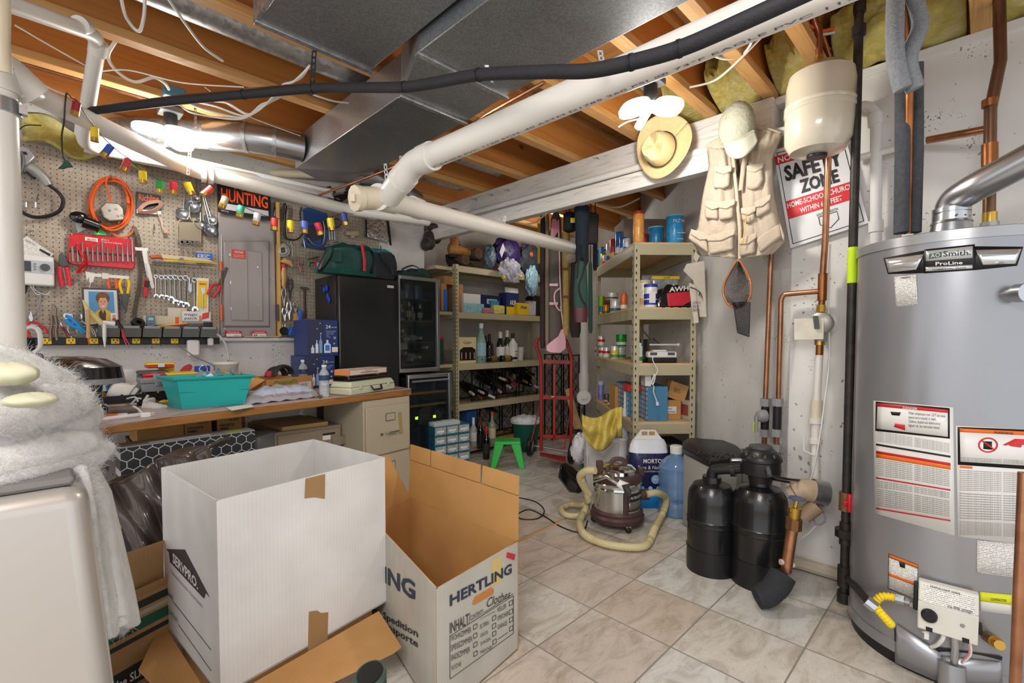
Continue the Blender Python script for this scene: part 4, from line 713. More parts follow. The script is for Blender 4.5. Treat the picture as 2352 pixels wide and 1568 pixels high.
# ---- right pegboard tools ----
t=tool('adjustable_wrench','large adjustable wrench hanging at the wood strip','wrench',B_,1270,300);PPm(B_,[(1252,262),(1275,215),(1325,180),(1338,195),(1300,240),(1285,290),(1255,300)],.03,.014).done('head',STEEL,t,bev=.003);TB(B_,[(1268,300),(1268,420),(1275,540)],[(.012,.005)]*11,.035,8).done('handle',DGREY,t)
t=tool('hacksaw','black hacksaw frame hanging on the right pegboard','saw',B_,1380,350);TB(B_,[(1345,180),(1362,210),(1352,300),(1350,420),(1365,490)],.010,.04).done('grip',BLK,t);TB(B_,[(1365,490),(1450,500),(1500,460),(1505,400),(1490,280),(1500,215)],.006,.04).done('frame',mt('#2a2c30',.4),t)
t=tool('rope_bundle','coiled white cord bundle on the right pegboard','cord',B_,1340,590)
for k in range(6):M().tube([W(B_(1340+(55-5*k)*math.cos(a)+6*math.sin(3*a+k),590+(60-6*k)*math.sin(a)),.03+.006*k)for a in[j*math.pi/10 for j in range(20)]],.0035,6,closed=True).done('loop',WIRE if k%2 else STEEL,t)
t=tool('combination_wrench','single long chrome wrench hanging beside the white cord bundle','wrench',B_,1415,600);TB(B_,[(1420,540),(1422,690)],[(.010,.004)]*2,.03,8).done('shaft',STEEL,t);M().tube([W(B_(1420+16*math.cos(k),530+16*math.sin(k)),.03)for k in[j*math.pi/8 for j in range(16)]],.004,6,closed=True).done('ring_end',STEEL,t)
t=tool('shoe_stretcher','pale wooden shoe stretcher with red band hanging on the right pegboard','shoe stretcher',B_,1350,800)
M().tube([W(B_(1320,690),.05),W(B_(1350,682),.05),W(B_(1395,700),.05),W(B_(1425,735),.05)],[.008,.022,.022,.008],14).done('heel_block',mt('#cfa36e',.45,0,.1,10),t);M().tube([W(B_(1342,715),.05),W(B_(1345,745),.05)],.018,14).done('red_band',RED,t)
M().tube([W(B_(1348,745),.05),W(B_(1345,790),.05),W(B_(1350,850),.05),W(B_(1345,905),.05),W(B_(1352,932),.05)],[(.018,.012),(.026,.016),(.028,.016),(.022,.012),(.006,.005)],16).done('last',mt('#d6ab76',.45,0,.1,10),t)
for(x,y)in((1318,860),(1322,885),(1330,905),(1370,880),(1378,860)):p=W(B_(x,y),.068);M().tube([p,p+V((0,.004,0))],.0025,8).done('vent_hole',BLK,t)
def clampt(lab,x,y,h,mat=mt('#8f8680',.35,.8),x2=None):
 t=tool('clamp',lab,'clamp',B_,x,y,'clamps and pliers hanging on the right pegboard');TB(B_,[(x-12,y),(x-18,y+h*.3),(x-6,y+h*.6),(x+3,y+h)],.006,.05).done('jaw',mat,t);TB(B_,[(x+12,y),(x+20,y+h*.35),(x+8,y+h*.6),(x+6,y+h)],.006,.055).done('handle',mat,t);TB(B_,[(x-14,y+h*.35),(x+16,y+h*.4)],.004,.06).done('screw',STEEL,t)
clampt('long steel pliers below the wooden shoe stretcher',1345,930,150);clampt('dark adjustable pliers right of the shoe stretcher',1400,840,190,mt('#2d2a2a',.4,.4));clampt('steel locking clamp with wide jaw in the lower cluster',1390,1050,150,STEEL);clampt('rusty locking clamp at the right of the lower cluster',1445,1050,90);clampt('short steel clamp at the left of the lower cluster',1350,1100,110,STEEL);clampt('copper coloured pliers hanging alone on the right pegboard',1490,650,150,mt('#8d6a5c',.4,.8))
t=tool('claw_hammer','dark hammer with brown handle hanging near the fridge','hammer',B_,1525,930);TB(B_,[(1495,920),(1535,925),(1565,932)],[.010]*11,.05,10).done('head',DGREY,t);TB(B_,[(1528,935),(1530,1060),(1535,1190)],[(.012,.009)]*11,.05,10).done('handle',mt('#4a2c22',.5),t)
t=tool('hand_sander','blue hand sander with wooden face leaning at the pegboard foot','sander',B_,1440,1250);PPm(B_,[(1375,1310),(1395,1260),(1440,1275),(1455,1140),(1475,1110),(1490,1130),(1488,1330),(1375,1345)],.04,.05).done('frame',mt('#2660b5',.35),t,bev=.005);PPm(B_,[(1425,1150),(1452,1140),(1470,1240),(1440,1270),(1425,1240)],.06,.03).done('wood_block',mt('#b98a55',.5),t,bev=.003)
t=tool('tape_reel','small black reel at the foot of the right pegboard','reel',B_,1345,1300);M().lathe([(.010,-.01),(.030,-.012),(.030,.012),(.010,.01)],W(B_(1345,1300),.05),(0,-1,0),n=20).done('reel',BLK,t);
for k in(-12,6,16):TB(B_,[(1345+k,1275),(1345+k,1240)],.002,.05).done('wire',STEEL,t)
t=tool('blue_saw_case','blue toolbag with a coping saw hanging behind the string lights','saw',B_,1620,420);PPm(B_,[(1510,230),(1560,215),(1720,270),(1725,500),(1690,590),(1495,555),(1525,480)],.02,.012).done('blue_bag',mt('#24467f',.5,0,.1),t,bev=.004);PPm(B_,[(1540,390),(1700,330),(1695,480),(1560,530)],.034,.004).done('dark_panel',mt('#1b2233',.4),t)
TB(B_,[(1555,480),(1600,535),(1650,550),(1690,530),(1705,420),(1690,330)],.004,.05).done('saw_frame',mt('#b5b0a4',.3,.7),t);TB(B_,[(1500,480),(1520,500),(1530,560),(1545,575)],.004,.05).done('handle_arm',STEEL,t)
t=tool('chrome_tubes','bundle of chrome tubes hanging right of the blue bag','tube',B_,1755,420)
for x in(1740,1762,1785):TB(B_,[(x,250),(x+8,500)],.006,.03).done('tube',STEEL,t)
t=tool('saw_handle','black curved handle tool beside the chrome tubes','handle',B_,1815,340);TB(B_,[(1700,400,.05),(1790,400,.05),(1850,360,.05),(1835,325,.05),(1790,315,.05)],.003).done('cord',BLK,t)
t=tool('caulk_gun_parts','small black pump with red and white can label on the pegboard','tool',B_,1620,700);TB(B_,[(1555,668),(1600,662),(1650,650)],.006,.05).done('rod',STEEL,t);TB(B_,[(1575,740),(1580,705),(1620,700)],.004,.05).done('lever',BLK,t);PPm(B_,[(1612,695),(1665,690),(1668,740),(1615,745)],.045,.02).done('red_body',RED,t,bev=.004);PPm(B_,[(1635,700),(1665,697),(1667,738),(1637,742)],.066,.002).done('white_label',mt('#8fd0dc',.4),t)
t=tool('foil_bag','crinkled silver foil bubble bag hanging above the fridge','bag',E_,770,310);PPm(E_,[(662,225),(860,222),(885,440),(665,390)],.03,.015).done('foil',mt('#c9c6c2',.18,.9,bump=1,bs=35),t);PPm(E_,[(655,225),(668,225),(672,390),(660,385)],.045,.004).done('dark_edge',BLK,t);PPm(E_,[(856,222),(878,222),(905,470),(885,465)],.045,.004).done('dark_edge',BLK,t)
t=tool('wood_spool','small wooden pulley peg near the top of the right pegboard','peg',E_,525,370);PPm(E_,[(470,340),(580,335),(580,380),(545,385),(540,405),(515,405),(510,380),(470,375)],.03,.03).done('block',mt('#b09a7c',.5),t,bev=.003)
# ---- string lights ----
SH=[(A_(903-4,0),0)]
t=thing('string_lights','string of shotgun shell novelty lights draped along the white drain pipe','string lights',FL(200,260,2.05))
SP=[((512,735),'#a5283a'),((640,910),'#e3c522'),((722,1020),'#2b55b5'),((850,1115),'#c23a42'),((965,1198),'#e3c522'),((1080,1262),'#1f8a3f'),((1172,1270),'#cf2636'),((1280,1275),'#e8d024'),((1400,1293),'#dc4646'),((1510,1368),'#cbb98e'),((1622,1430),'#46ad8c'),((1733,1480),'#cfd0d6'),((1853,1515),'#cc3a3a'),((1962,1530),'#e8d220'),((2055,1535),'#5a70c4'),((2155,1545),'#d23448'),((2235,1515),'#e8d024'),((2328,1480),'#35458e')]
HU=fr(0,0,2.94);SY=3.02
anch=[];ang=[.15,0,.5,.35,-.02,0,0,-.35,.7,.35,.2,.2,.05,0,0,-.3,-.15,-.25]
for i,((zx,zy),c_)in enumerate(SP):
 px,py=HU(zx,zy);Y=SY-.25+.02*i if i<5 else SY;Y=[2.62,2.72,2.80,2.88,2.94][i]if i<5 else 3.0+.015*(i-5)
 p=WY(px,py,Y);s=spx(p);L=(30 if i<4 else 27)*s/1;a=ang[i];d=V((math.sin(-a),0,-math.cos(a)))
 top=p-d*L*.5;anch.append(top)
 sh=M().tube([top,top+d*L*.72],9.5*s*.8,14).done('shell_cover',mt(c_,.4),t);M().tube([top+d*L*.72,top+d*L*.98],9.7*s*.8,14).tube([top+d*L*.97,top+d*L*1.0],10.3*s*.8,14).done('brass_base',BRASS,sh)
x=P(1,1,1)
last=WY(812,492,3.2);anch2=[WY(152,215,2.6)]+anch+[last]
wp=[]
for i in range(len(anch2)-1):wp+=[anch2[i]+V((0,0,.006)),(anch2[i]+anch2[i+1])/2+V((0,-.005,.0))]
M().tube(smooth_path(wp+[anch2[-1]],4),.002,5).done('green_wire',mt('#1e2b22',.5),t)
dn=[WY(152,215,2.6),WY(150,240,2.62),WY(147,280,2.64),WY(142,310,2.66),WY(143,345,2.68),WY(150,372,2.68)];M().tube(smooth_path(dn),.003,6).done('hanging_lead',mt('#1e2b22',.5),t)
M().prism([WY(*A_(x,y),2.68)for x,y in((415,185),(445,155),(470,120),(495,130),(528,172),(490,172),(460,185),(430,182))],(0,-.012,0)).done('green_plug',mt('#1d4a3a',.5),t,bev=.002)
one(M().tube(smooth_path([WY(42,300,3.6),WY(60,288,3.6),WY(95,288,3.6)]),.003,6),'cable',BLK,'short black cable arching at the top left of the pegboard','cable')
t=thing('dark_netting','dark tangled netting stuffed above the right end of the shop light','netting',WY(800,440,3.6))
rr=random.Random(5)
for k in range(14):a=WY(765+rr.uniform(0,70),430+rr.uniform(0,35),3.5+rr.uniform(0,.15));M().tube(smooth_path([a,a+V((rr.uniform(-.1,.1),rr.uniform(-.05,.05),rr.uniform(-.04,.05))),a+V((rr.uniform(-.12,.16),0,rr.uniform(-.06,.05)))],4),rr.uniform(.006,.016),6).done('strand',mt('#3a3430',.9),t)
# ================= BENCH =================
DH=.804
d0=FL(160,984,DH);d1=FL(945,893,DH);d0=d1+(d0-d1)*1.25
back=[(d1.x+.03,3.22),(1.44,3.26),(1.44,3.60),(d0.x-.1,3.60)]
t=thing('workbench','long wood edged workbench top with pinkish laminate surface','workbench',(1.0,3.1,0))
poly=[(d0.x,d0.y),(d1.x,d1.y),(back[0][0],back[0][1]),(1.44,3.25),(1.44,3.60),(d0.x-.1,3.60)]
M().prism([(x,y,DH-.002)for x,y in poly],(0,0,.004)).done('laminate_top',mt('#b79a93',.35,0,.05,20),t)
M().prism([(x,y,DH-.042)for x,y in poly],(0,0,.0395)).done('wood_edge',DESKE,t,bev=.006)
M().bx(-.05,3.35,0,.0,3.55,DH-.043).bx(.9,3.45,0,.95,3.58,DH-.043).done('leg',DESKE,t)
def ond(px,py,h=DH+.003):return FL(px,py,h)
DX=(d1-d0).normalized();DY=V((-DX.y,DX.x,0))
def dbox(px0,px1,pyb,hh,dep,name,mat,par=None,ang=0,bev=.004,base=DH+.003,hold=None):
 a=ond(px0,pyb,base);b=ond(px1,pyb,base);dx=DX.copy();dx.rotate(Matrix.Rotation(ang,3,'Z'));dy=V((-dx.y,dx.x,0));W_=abs((b-a).dot(dx));return a,dx*W_,dy*dep,UP*hh
t=thing('file_cabinet','beige two drawer metal file cabinet under the right end of the bench','cabinet',(1.5,3.0,0))
fc1=V((d1.x-.01,d1.y+.012,0));fcd=DX;Wc=.385;fc0=fc1-fcd*Wc;n_=V((fcd.y,-fcd.x,0));TANF=mt('#b9ae96',.4,0,.02,4)
M().ob(fc0,fcd*Wc,-n_*.42,UP*(DH-.045)).done('cabinet_body',TANF,t,bev=.003)
def face(z0,z1,nm):
 o=fc0+fcd*.012+n_*.0+UP*z0;return M().ob(o,fcd*(Wc-.024),n_*.016,UP*(z1-z0)).done(nm,TANF,t,bev=.004)
for z0,z1 in((.40,.715),(.08,.39)):
 dr=face(z0,z1,'drawer');o=fc0+n_*.018;zc=(z0+z1)/2
 q=[o+fcd*(Wc*.42+x)+UP*(zc-.018)+n_*y for x,y in((0,0),(.005,.022),(.06,.024),(.085,.022),(.09,0))];M().tube(q,[(.006,.009)]*5,8,flat=(0,0,1)).done('handle',CHROME,dr)
 M().tube([o+fcd*(Wc*.33)+UP*(zc-.025),o+fcd*(Wc*.33)+UP*(zc-.025)+n_*.006],.010,12).done('lock',STEEL,dr)
 f0=o+fcd*(Wc*.42)+UP*(zc+.055);M().ob(f0,fcd*.078,n_*.003,UP*.052).done('label_holder',STEEL,dr);PN(f0+fcd*.005+UP*.005+n_*.003,fcd*.068,UP*.042,TANF,dr,'label_card')
 if z0>.3:M().ob(o+fcd*(Wc*.73)+UP*(zc-.05),fcd*.028,n_*.001,fcd*-.012+UP*.15).done('masking_tape',mt('#a8905f',.6),dr)
 # ---- things on the bench ----
a=ond(165,992);b=ond(400,945)
one(M().grid(lambda u,v:ond(165+u*340-(20*v),998-u*62-v*20)+V((0,0,.002+.004*abs(math.sin(u*14+v*5)))),30,6),'plastic_sheet',FILM,'clear crinkled plastic sheet lying along the bench edge','plastic sheet')
t=thing('red_package','long flat orange and white package lying near the bench edge','package',ond(280,970));q=[ond(*J_(x,y))for x,y in((495,862),(830,832),(830,795),(500,812))];M().prism([p+V((0,0,.006))for p in q],(0,0,.006)).done('orange_card',ORG,t);q=[ond(*J_(x,y))for x,y in((830,832),(965,820),(955,785),(830,795))];M().prism([p+V((0,0,.006))for p in q],(0,0,.006)).done('white_end',WHT,t);M().tube([ond(*J_(560,880))+V((0,0,.012)),ond(*J_(1180,805))+V((0,0,.012))],.008,10).done('clear_tube',mt('#e8e4e6',.2,alpha=.6),t)
t=thing('magnifier_lamp','black arm magnifier lamp with wide oval shade over the bench','lamp',ond(100,905))
c=P(172,862,1.95)
def shade(u0,u1,rx,ry,z0,z1):pass
ax=V((.08,-.12,1)).normalized()
cx=P(160,868,1.85);RX=.165;RY=.15
xd=(R).normalized()
M().lathe([(.05,.085),(.11,.075),(.16,.045),(.168,.0),(.160,-.004),(.150,.01),(.02,.06)],cx,V((.02,.0,1))+R*.0,n=40,sx=1,sy=.95).done('shade',BLKG,t)
M().lathe([(.168,.0),(.172,-.02),(.150,-.024),(.138,.002)],cx,V((.02,0,1))+R*.0,n=40,sy=.95).done('grey_rim',mt('#7e8285',.35),t)
M().lathe([(.145,-.012),(.138,-.020),(.125,-.020),(.120,-.008)],cx,V((.02,0,1))+R*.0,n=40,sy=.95).done('white_inner_ring',mt('#d8d2c8',.3),t)
M().lathe([(.118,-.006),(.10,-.012),(.0,-.015)],cx,V((.02,0,1))+R*.0,n=32,sy=.95).done('lens',mt('#8cc7cf',.05,0,alpha=.6),t)
pv=P(66,800,1.75)
for(q0,q1)in(((-60,690),(50,775)),((-60,735),(42,808))):M().tube([P(q0[0],q0[1],1.65),P(q1[0],q1[1],1.78)],[(.010,.010)]*2,4).done('arm_bar',BLK,t)
M().prism([P(*C_(x,y),1.78)for x,y in((130,180),(210,150),(275,150),(290,330),(190,320),(150,300))],F*.03).done('joint_bracket',BLK,t,bev=.004)
for(x,y)in((208,165),(175,290),(275,297)):p=P(*C_(x,y),1.775);M().tube([p,p-F*.012],.007,10).done('pivot_screw',STEEL,t)
M().tube(smooth_path([P(*C_(x,y),1.76)for x,y in((185,135),(240,80),(320,45),(385,80),(405,180),(395,260),(345,300))],6),.0075,10).done('white_cord',WHT,t)
M().tube([P(*C_(290,335),1.80),P(*C_(400,355),1.80)],.017,12).done('head_mount',BLK,t);M().tube([P(*C_(240,300),1.79),P(*C_(330,420),1.82)],.020,10).done('yoke',BLK,t)
t=thing('green_flashlight','green cylindrical tool standing on a black base under the lamp','tool',ond(153,975));b0=ond(155,968);s=spx(b0)
M().lathe([(.042,0),(.045,.02),(.040,.05),(.030,.055)],b0,n=20).done('base',BLKG,t,bev=.003);M().lathe([(.024,.05),(.026,.10),(.025,.17),(.030,.19),(.030,.20)],b0,n=20).done('green_body',mt('#3d9a55',.3,coat=.5),t)
t=thing('black_vise','shiny black clamp base wrapped in plastic under the lamp','clamp',ond(215,955));b0=ond(212,957);M().tube([b0+V((0,0,.0)),b0+V((0,0,.04)),b0+V((.01,0,.08)),b0+R*.02+V((0,0,.22))],[.055,.05,.027,.026],14).done('body',mt('#101012',.2,bump=.8,bs=25,coat=.6),t);M().sph(b0+R*.03+V((0,-.02,.03)),.032,14).done('knob',BLKG,t)
t=thing('parts_tray','black tray full of small hardware behind the lamp base','tray',ond(185,925));a=ond(150,948);M().ob(a,DX*.40,DY*.20,UP*.01).ob(a,DX*.40,DY*.006,UP*.06).ob(a+DY*.2,DX*.40,DY*.006,UP*.07).ob(a,DX*.006,DY*.2,UP*.06).ob(a+DX*.40,DX*.006,DY*.2,UP*.06).done('tray',BLK,t,bev=.002)
rr=random.Random(11)
for k in range(26):p=a+DX*rr.uniform(.02,.38)+DY*rr.uniform(.02,.18)+UP*.05;q=p+V((rr.uniform(-.03,.03),rr.uniform(-.03,.03),rr.uniform(0,.02)));M().tube([p,q],rr.uniform(.004,.010),8).done('hardware_piece',rr.choice([BRASS,STEEL,COPPERD,mt('#6b3a2c',.5),WHT2,BLK]),t)
for i,(px,py)in enumerate(((178,893),(194,893))):
 p=WY(px,902,3.1);one(M().lathe([(.0125,-.06),(.0135,0),(.0135,.012),(.010,.018),(.005,.03),(.002,.045)],p,n=14),'glue_bottle',[mt('#e8572a',.4),mt('#d8402a',.4)][i],('left glue bottle with orange pointed cap behind the lamp','right glue bottle with red pointed cap behind the lamp')[i],'bottle')
t=thing('pen_box','clear box crowded with pens, blue handles and a red tape behind the lamp','pen holder',WY(265,900,3.3));cpx=WY(265,895,3.3);
M().bx(cpx.x-.075,3.27,DH+.003,cpx.x+.06,3.35,DH+.06).done('box',mt('#e3e3e0',.1,alpha=.35),t)
for k,(px,top,c_)in enumerate(((250,862,'#2f7fd0'),(255,866,'#2f7fd0'),(262,873,'#1a1a1c'),(270,868,'#d0b48a'),(276,876,'#2a6f7a'),(283,872,'#1a1a1c'),(245,885,'#3a7fd0'),(290,880,'#e0c020'))):M().tube([WY(px+3,900,3.3),WY(px,top,3.3)],.006,8).done('pen',mt(c_,.4),t)
M().cb(WY(269,873,3.29),(.045,0,0),(0,.03,0),(0,0,.03)).done('red_tape',mt('#d0304a',.4),t,bev=.004);M().ob(WY(252,885,3.33),(.10,0,0),(0,.003,0),(0,0,.085)).done('paper_card',PAPER,t)
M().cb(WY(284,895,3.29),(.03,0,0),(0,.02,0),(0,0,.04)).done('yellow_knife',YEL,t,bev=.004)
t=thing('white_lamp_head','white plastic conical lamp head lying on its side on the bench','lamp part',ond(290,925));p=ond(285,930)+V((0,0,.055));ax=V((.75,-.25,-.35));M().lathe([(.035,-.06),(.05,-.05),(.062,.0),(.05,.05),(.02,.055)],p,ax,n=28).done('cone',WHT,t);M().lathe([(.062,-.005),(.066,.0),(.066,.01),(.062,.012)],p+ax.normalized()*.02,ax,n=28).done('rim',WHT2,t)
M().tube([p-ax.normalized()*.10+V((0.043*math.cos(k),.02*math.sin(k),.05*math.sin(k)))for k in[j*math.pi/8 for j in range(16)]],.012,8,closed=True).done('black_ring',DGREY,t)
t=thing('white_charger','white plastic rounded device with cords at the bench edge','charger',ond(370,930));q=[ond(*J_(x,y))for x,y in((1110,720),(1170,740),(1480,715),(1500,660),(1430,655),(1240,625),(1220,560),(1160,560))];p=ond(350,935);M().prism([P(*J_(x,y),Zof(p))for x,y in((1120,720),(1165,735),(1230,700),(1225,560),(1160,560))],F*.06).done('upright_body',WHT2,t,bev=.008);M().tube([P(*J_(1200,660),Zof(p)),P(*J_(1330,675),Zof(p)),P(*J_(1450,685),Zof(p)-.03)],[(.028,.02),(.026,.018),(.018,.013)],12).done('arm',WHT2,t);M().tube([P(*J_(1205,560),Zof(p)),P(*J_(1235,515),Zof(p))],.006,8).done('peg',WHT,t)
for k,pts in enumerate(([(560,590),(650,640),(800,690)],[(560,610),(620,640),(640,690)],[(1030,665),(1100,700),(1160,760),(1190,790)],[(1000,640),(1080,560),(1140,560)],[(950,560),(1060,540),(1100,600)])):
 wires('appliance_cord',[P(*J_(x,y),Zof(ond(*J_(x,760))))for x,y in pts],.005 if k<3 else.004,WHT,('upper white cord at the left of the white cone','lower white cord crossing behind the roll','white cord with plug ending at the bench edge','white cord looped above the grey roll','short white cord arc behind the white cone')[k],'cord')
p=ond(*J_(1200,815));one(M().cb(p+V((0,0,.012)),(.03,.01,0),(-.006,.018,0),(0,0,.02)).tube([p+V((.014,0,.016)),p+V((.034,.012,.018))],.002).tube([p+V((.014,0,.008)),p+V((.034,.012,.008))],.002),'power_plug',WHT,'white two pin plug lying at the bench edge','plug',bev=.003)
t=thing('drill_index','cylindrical grey brown plastic tube lying on the bench front','tube',ond(270,950));a=ond(*J_(610,790))+V((0,0,.024));b=ond(*J_(1070,750))+V((0,0,.024));M().tube([a,b],.024,16).done('tube',mt('#85786c',.3,0,.25,20),t);M().tube([a-(b-a)*.03,a],.026,16).tube([b,b+(b-a)*.03],.026,16).done('end_cap',mt('#6a5f56',.3),t)
t=thing('scrap_pile','jumble of dark small parts, chargers and cords lying behind the white cone','clutter',ond(300,915));rr=random.Random(21)
for k in range(30):p=ond(rr.uniform(240,420),rr.uniform(912,932));q=p+V((rr.uniform(-.05,.05),rr.uniform(-.03,.03),rr.uniform(.0,.03)));M().tube([p+V((0,0,.01)),q+V((0,0,.01))],rr.uniform(.004,.012),7).done('piece',rr.choice([BLK,DGREY,STEEL,BROWNW,WHT2,COPPERD]),t)
t=thing('storage_bin','open teal plastic storage bin filled with clear bags and mirrors','storage bin',ond(480,930))
def P2(px,py,h):return FL(px,py,h)
bl_=ond(419,940);br_=ond(562,928);hb=.165;tl_=P(402,872,Zof(bl_));tr_=P(576,860,Zof(br_));dd=DY*.15;dt=DY*.19
o_=[bl_,br_,br_+dd,bl_+dd];tl_.z=tr_.z=DH+.003+.155
tt_=[tl_-DY*.02,tr_-DY*.02,tr_+dt,tl_+dt]
def taper(b,t_,inset=.006):
 mb=M();cb_=sum(b,V())/4;ct=sum(t_,V())/4;bi=[p+(cb_-p).normalized()*inset*1.4+V((0,0,inset))for p in b];ti=[p+(ct-p).normalized()*inset*1.4 for p in t_]
 vs=b+t_+bi+ti;fs=[(3,2,1,0)]+[(i,(i+1)%4,4+(i+1)%4,4+i)for i in range(4)]+[(4+i,4+(i+1)%4,12+(i+1)%4,12+i)for i in range(4)]+[(12+i,12+(i+1)%4,8+(i+1)%4,8+i)for i in range(4)]+[(8,9,10,11)]
 return mb.add(vs,fs)
taper(o_,tt_).done('tub',TEAL,t,bev=.006)
ct=sum(tt_,V())/4;up_=[p+(p-ct).normalized()*.014 for p in tt_];lo_=[p-V((0,0,.014))for p in up_]
M().add(up_+lo_+tt_,[(i,(i+1)%4,8+(i+1)%4,8+i)for i in range(4)]+[(i,4+i,4+(i+1)%4,(i+1)%4)for i in range(4)]).done('rim',TEAL,t,solid=.003)
md=[b+(t_-b)*.52 for b,t_ in zip(o_,tt_)];M().tube([md[0]-DY*.0015,md[1]-DY*.0015],.0025,6).done('side_rib',mt('#15918d',.4),t)
rr=random.Random(4)
for k in range(12):
 p=tl_+(tr_-tl_)*rr.uniform(.35,.92)+DY*rr.uniform(.03,.14)+V((0,0,rr.uniform(-.03,.01)));nx=V((rr.uniform(-1,1),rr.uniform(-1,1),rr.uniform(-.3,1))).normalized();u=nx.orthogonal().normalized();w2=nx.cross(u)
 one(M().cb(p,u*.05,w2*.04,nx*.006),'mirror_tile',mt('#a9c4c6',.08,.7),'small glassy square tile sticking out of the teal bin','tile','glass tiles in the teal bin')
p=tl_+(tr_-tl_)*.45+DY*.08;M().tube([p+V((.018*math.cos(k),0,.022*math.sin(k)+.03))for k in[j*math.pi/8 for j in range(16)]],.002,6,closed=True).done('wire_ring',STEEL,t)
t=thing('screw_jar','clear plastic tub of brown hardware with a white lid rim behind the teal bin','jar',ond(520,890));p=WY(521,858,3.3);M().lathe([(.055,-.08),(.062,.03),(.066,.06),(.064,.062),(.058,.03),(.05,-.075)],p,n=24).done('tub',mt('#cfc8bf',.1,alpha=.5),t);M().lathe([(.066,.058),(.069,.062),(.069,.072),(.066,.074)],p,n=24).done('white_rim',WHT,t);M().sph(p+V((0,0,-.01)),.052,12,(1,1,.7)).done('hardware',mt('#6a5548',.6,0,.5,40,1,60),t)
def tb(px0,px1,pyb,Y,h,dep,mat,lab,name='toolbox',lid=None):
 a=WY(px0,pyb,Y);b=WY(px1,pyb,Y);t=thing(name,lab,'tool box',a);M().bx(a.x,Y,a.z,b.x,Y+dep,a.z+h*.6).done('body',mat,t,bev=.006);M().bx(a.x-.003,Y-.003,a.z+h*.6,b.x+.003,Y+dep,a.z+h).done('lid',lid or mat,t,bev=.008);M().cb(V(((a.x+b.x)/2,Y-.006,a.z+h*.58)),(.03,0,0),(0,.008,0),(0,0,.022)).done('latch',STEEL,t);return t
tb(325,402,902,3.10,.075,.16,mt('#85888c',.4),'grey plastic tool box below the red and yellow cases','toolbox');g_=tb(322,388,875,3.16,.05,.14,DGREY,'dark grey flat case stacked on the grey tool box','toolbox')
tb(331,387,874,3.12,.035,.12,RED,'flat red case with printed label behind the teal bin','parts_case',RED);tb(338,401,846,3.22,.028,.10,mt('#c0392b',.4),'upright red case with yellow lid behind the teal bin','parts_case',YEL)
t=thing('yellow_organizer','yellow rimmed grey organizer tray sitting beside the red case','organizer',WY(420,870,3.05));a=WY(388,872,3.05);b=WY(455,866,3.05);M().bx(a.x,3.05,a.z,b.x,3.2,a.z+.025).done('tray',DGREY,t,bev=.003);M().bx(a.x-.004,3.046,a.z+.022,b.x+.004,3.204,a.z+.034).done('yellow_rim',YEL,t,bev=.005)
a=WY(401,853,3.3);one(M().bx(a.x-.075,3.3,a.z-.05,a.x,3.34,a.z+.035),'yellow_case',YEL,'yellow upright case backing the red one','case',bev=.006)
p=WY(427,849,3.45);t=thing('tape_measure','round red tape measure on the ledge behind the teal bin','tape measure',p);M().lathe([(.038,-.012),(.042,0),(.038,.012)],p,(0,1,0),n=24,sy=.55).done('case',mt('#c22f3e',.4),t)
a=WY(448,854,3.4);one(M().bx(a.x,3.4,a.z,a.x+.08,3.42,a.z+.035),'blue_box',mt('#2a4bb0',.4),'small flat blue box behind the teal bin','box',bev=.002)
t=thing('bulb_tube','silver cylindrical can standing left of the grey tool box','can',ond(330,912));p=ond(331,914);M().lathe([(.015,0),(.017,.01),(.017,.07),(.013,.075)],p,n=18).done('can',STEEL,t)
t=thing('yellow_gift_bag','crumpled clear bag with yellow shreds beside the teal bin','bag',ond(400,925));rr=random.Random(2)
for k in range(9):p=ond(375+rr.uniform(0,50),925-rr.uniform(-8,15));M().sph(p+V((0,0,.02)),.018,8,(1.3,1,.6)).done('shred',mt('#c9b81f',.5,0,.4,90,1,90),t)
q=[P(*J_(x,y),2.55)for x,y in((1310,365),(1400,355),(1500,430),(1480,470),(1380,455))];M().prism(q,F*.02).done('foil_packet',mt('#8a6a3a',.25,.3,.5,30,.8,40),t)
t=thing('berry_box','open cardboard berry box with green script lettering on the bench','cardboard box',ond(650,900))
a=ond(610,912);b=ond(720,895);dx=(b-a).normalized();dy=V((-dx.y,dx.x,0));Wd=(b-a).length*.98;hh=.10;KR=m_card('berry_card','#c8955c','#b8834a')
M().ob(a,dx*Wd,dy*.006,UP*hh).done('front_wall',KR,t);M().ob(a+dy*.26,dx*Wd,dy*.006,UP*hh).done('back_wall',KR,t);M().prism([a,a+dy*.26,a+dy*.26+UP*hh*1.3,a+dy*.10+UP*hh*1.3,a+UP*hh],dx*.006).done('side_wall',KR,t);M().prism([a+dx*Wd,a+dx*Wd+dy*.26,a+dx*Wd+dy*.26+UP*hh,a+dx*Wd+UP*hh*.6],dx*.006).done('side_wall',KR,t);M().ob(a,dx*Wd,dy*.26,UP*.004).done('bottom',KR,t)
M().prism([a+dx*.0-dx*.10+UP*.05+dy*.02,a+UP*hh+dy*.0,a+UP*hh+dy*.25,a-dx*.10+UP*.16+dy*.22],UP*.004).done('open_flap',KR,t)
n2=-dy;TX("Driscoll's",a+dx*Wd*.16+UP*hh*.62+n2*.002,dx*Wd*.48,UP*hh*.28,mt('#3f9a3c',.5),t,shear=.25,bold=.01);TX('Raspberries',a+dx*Wd*.18+UP*hh*.38+n2*.002,dx*Wd*.34,UP*hh*.13,mt('#c0392b',.5),t,shear=.2)
PN(a+dx*Wd*.68+UP*hh*.12+n2*.001,dx*Wd*.28,UP*hh*.5,WHT,t,'barcode_label');M().ob(a+dx*Wd*.0+UP*hh*.45-dy*.001,dx*.0001,dy*.0001,UP*.0001)
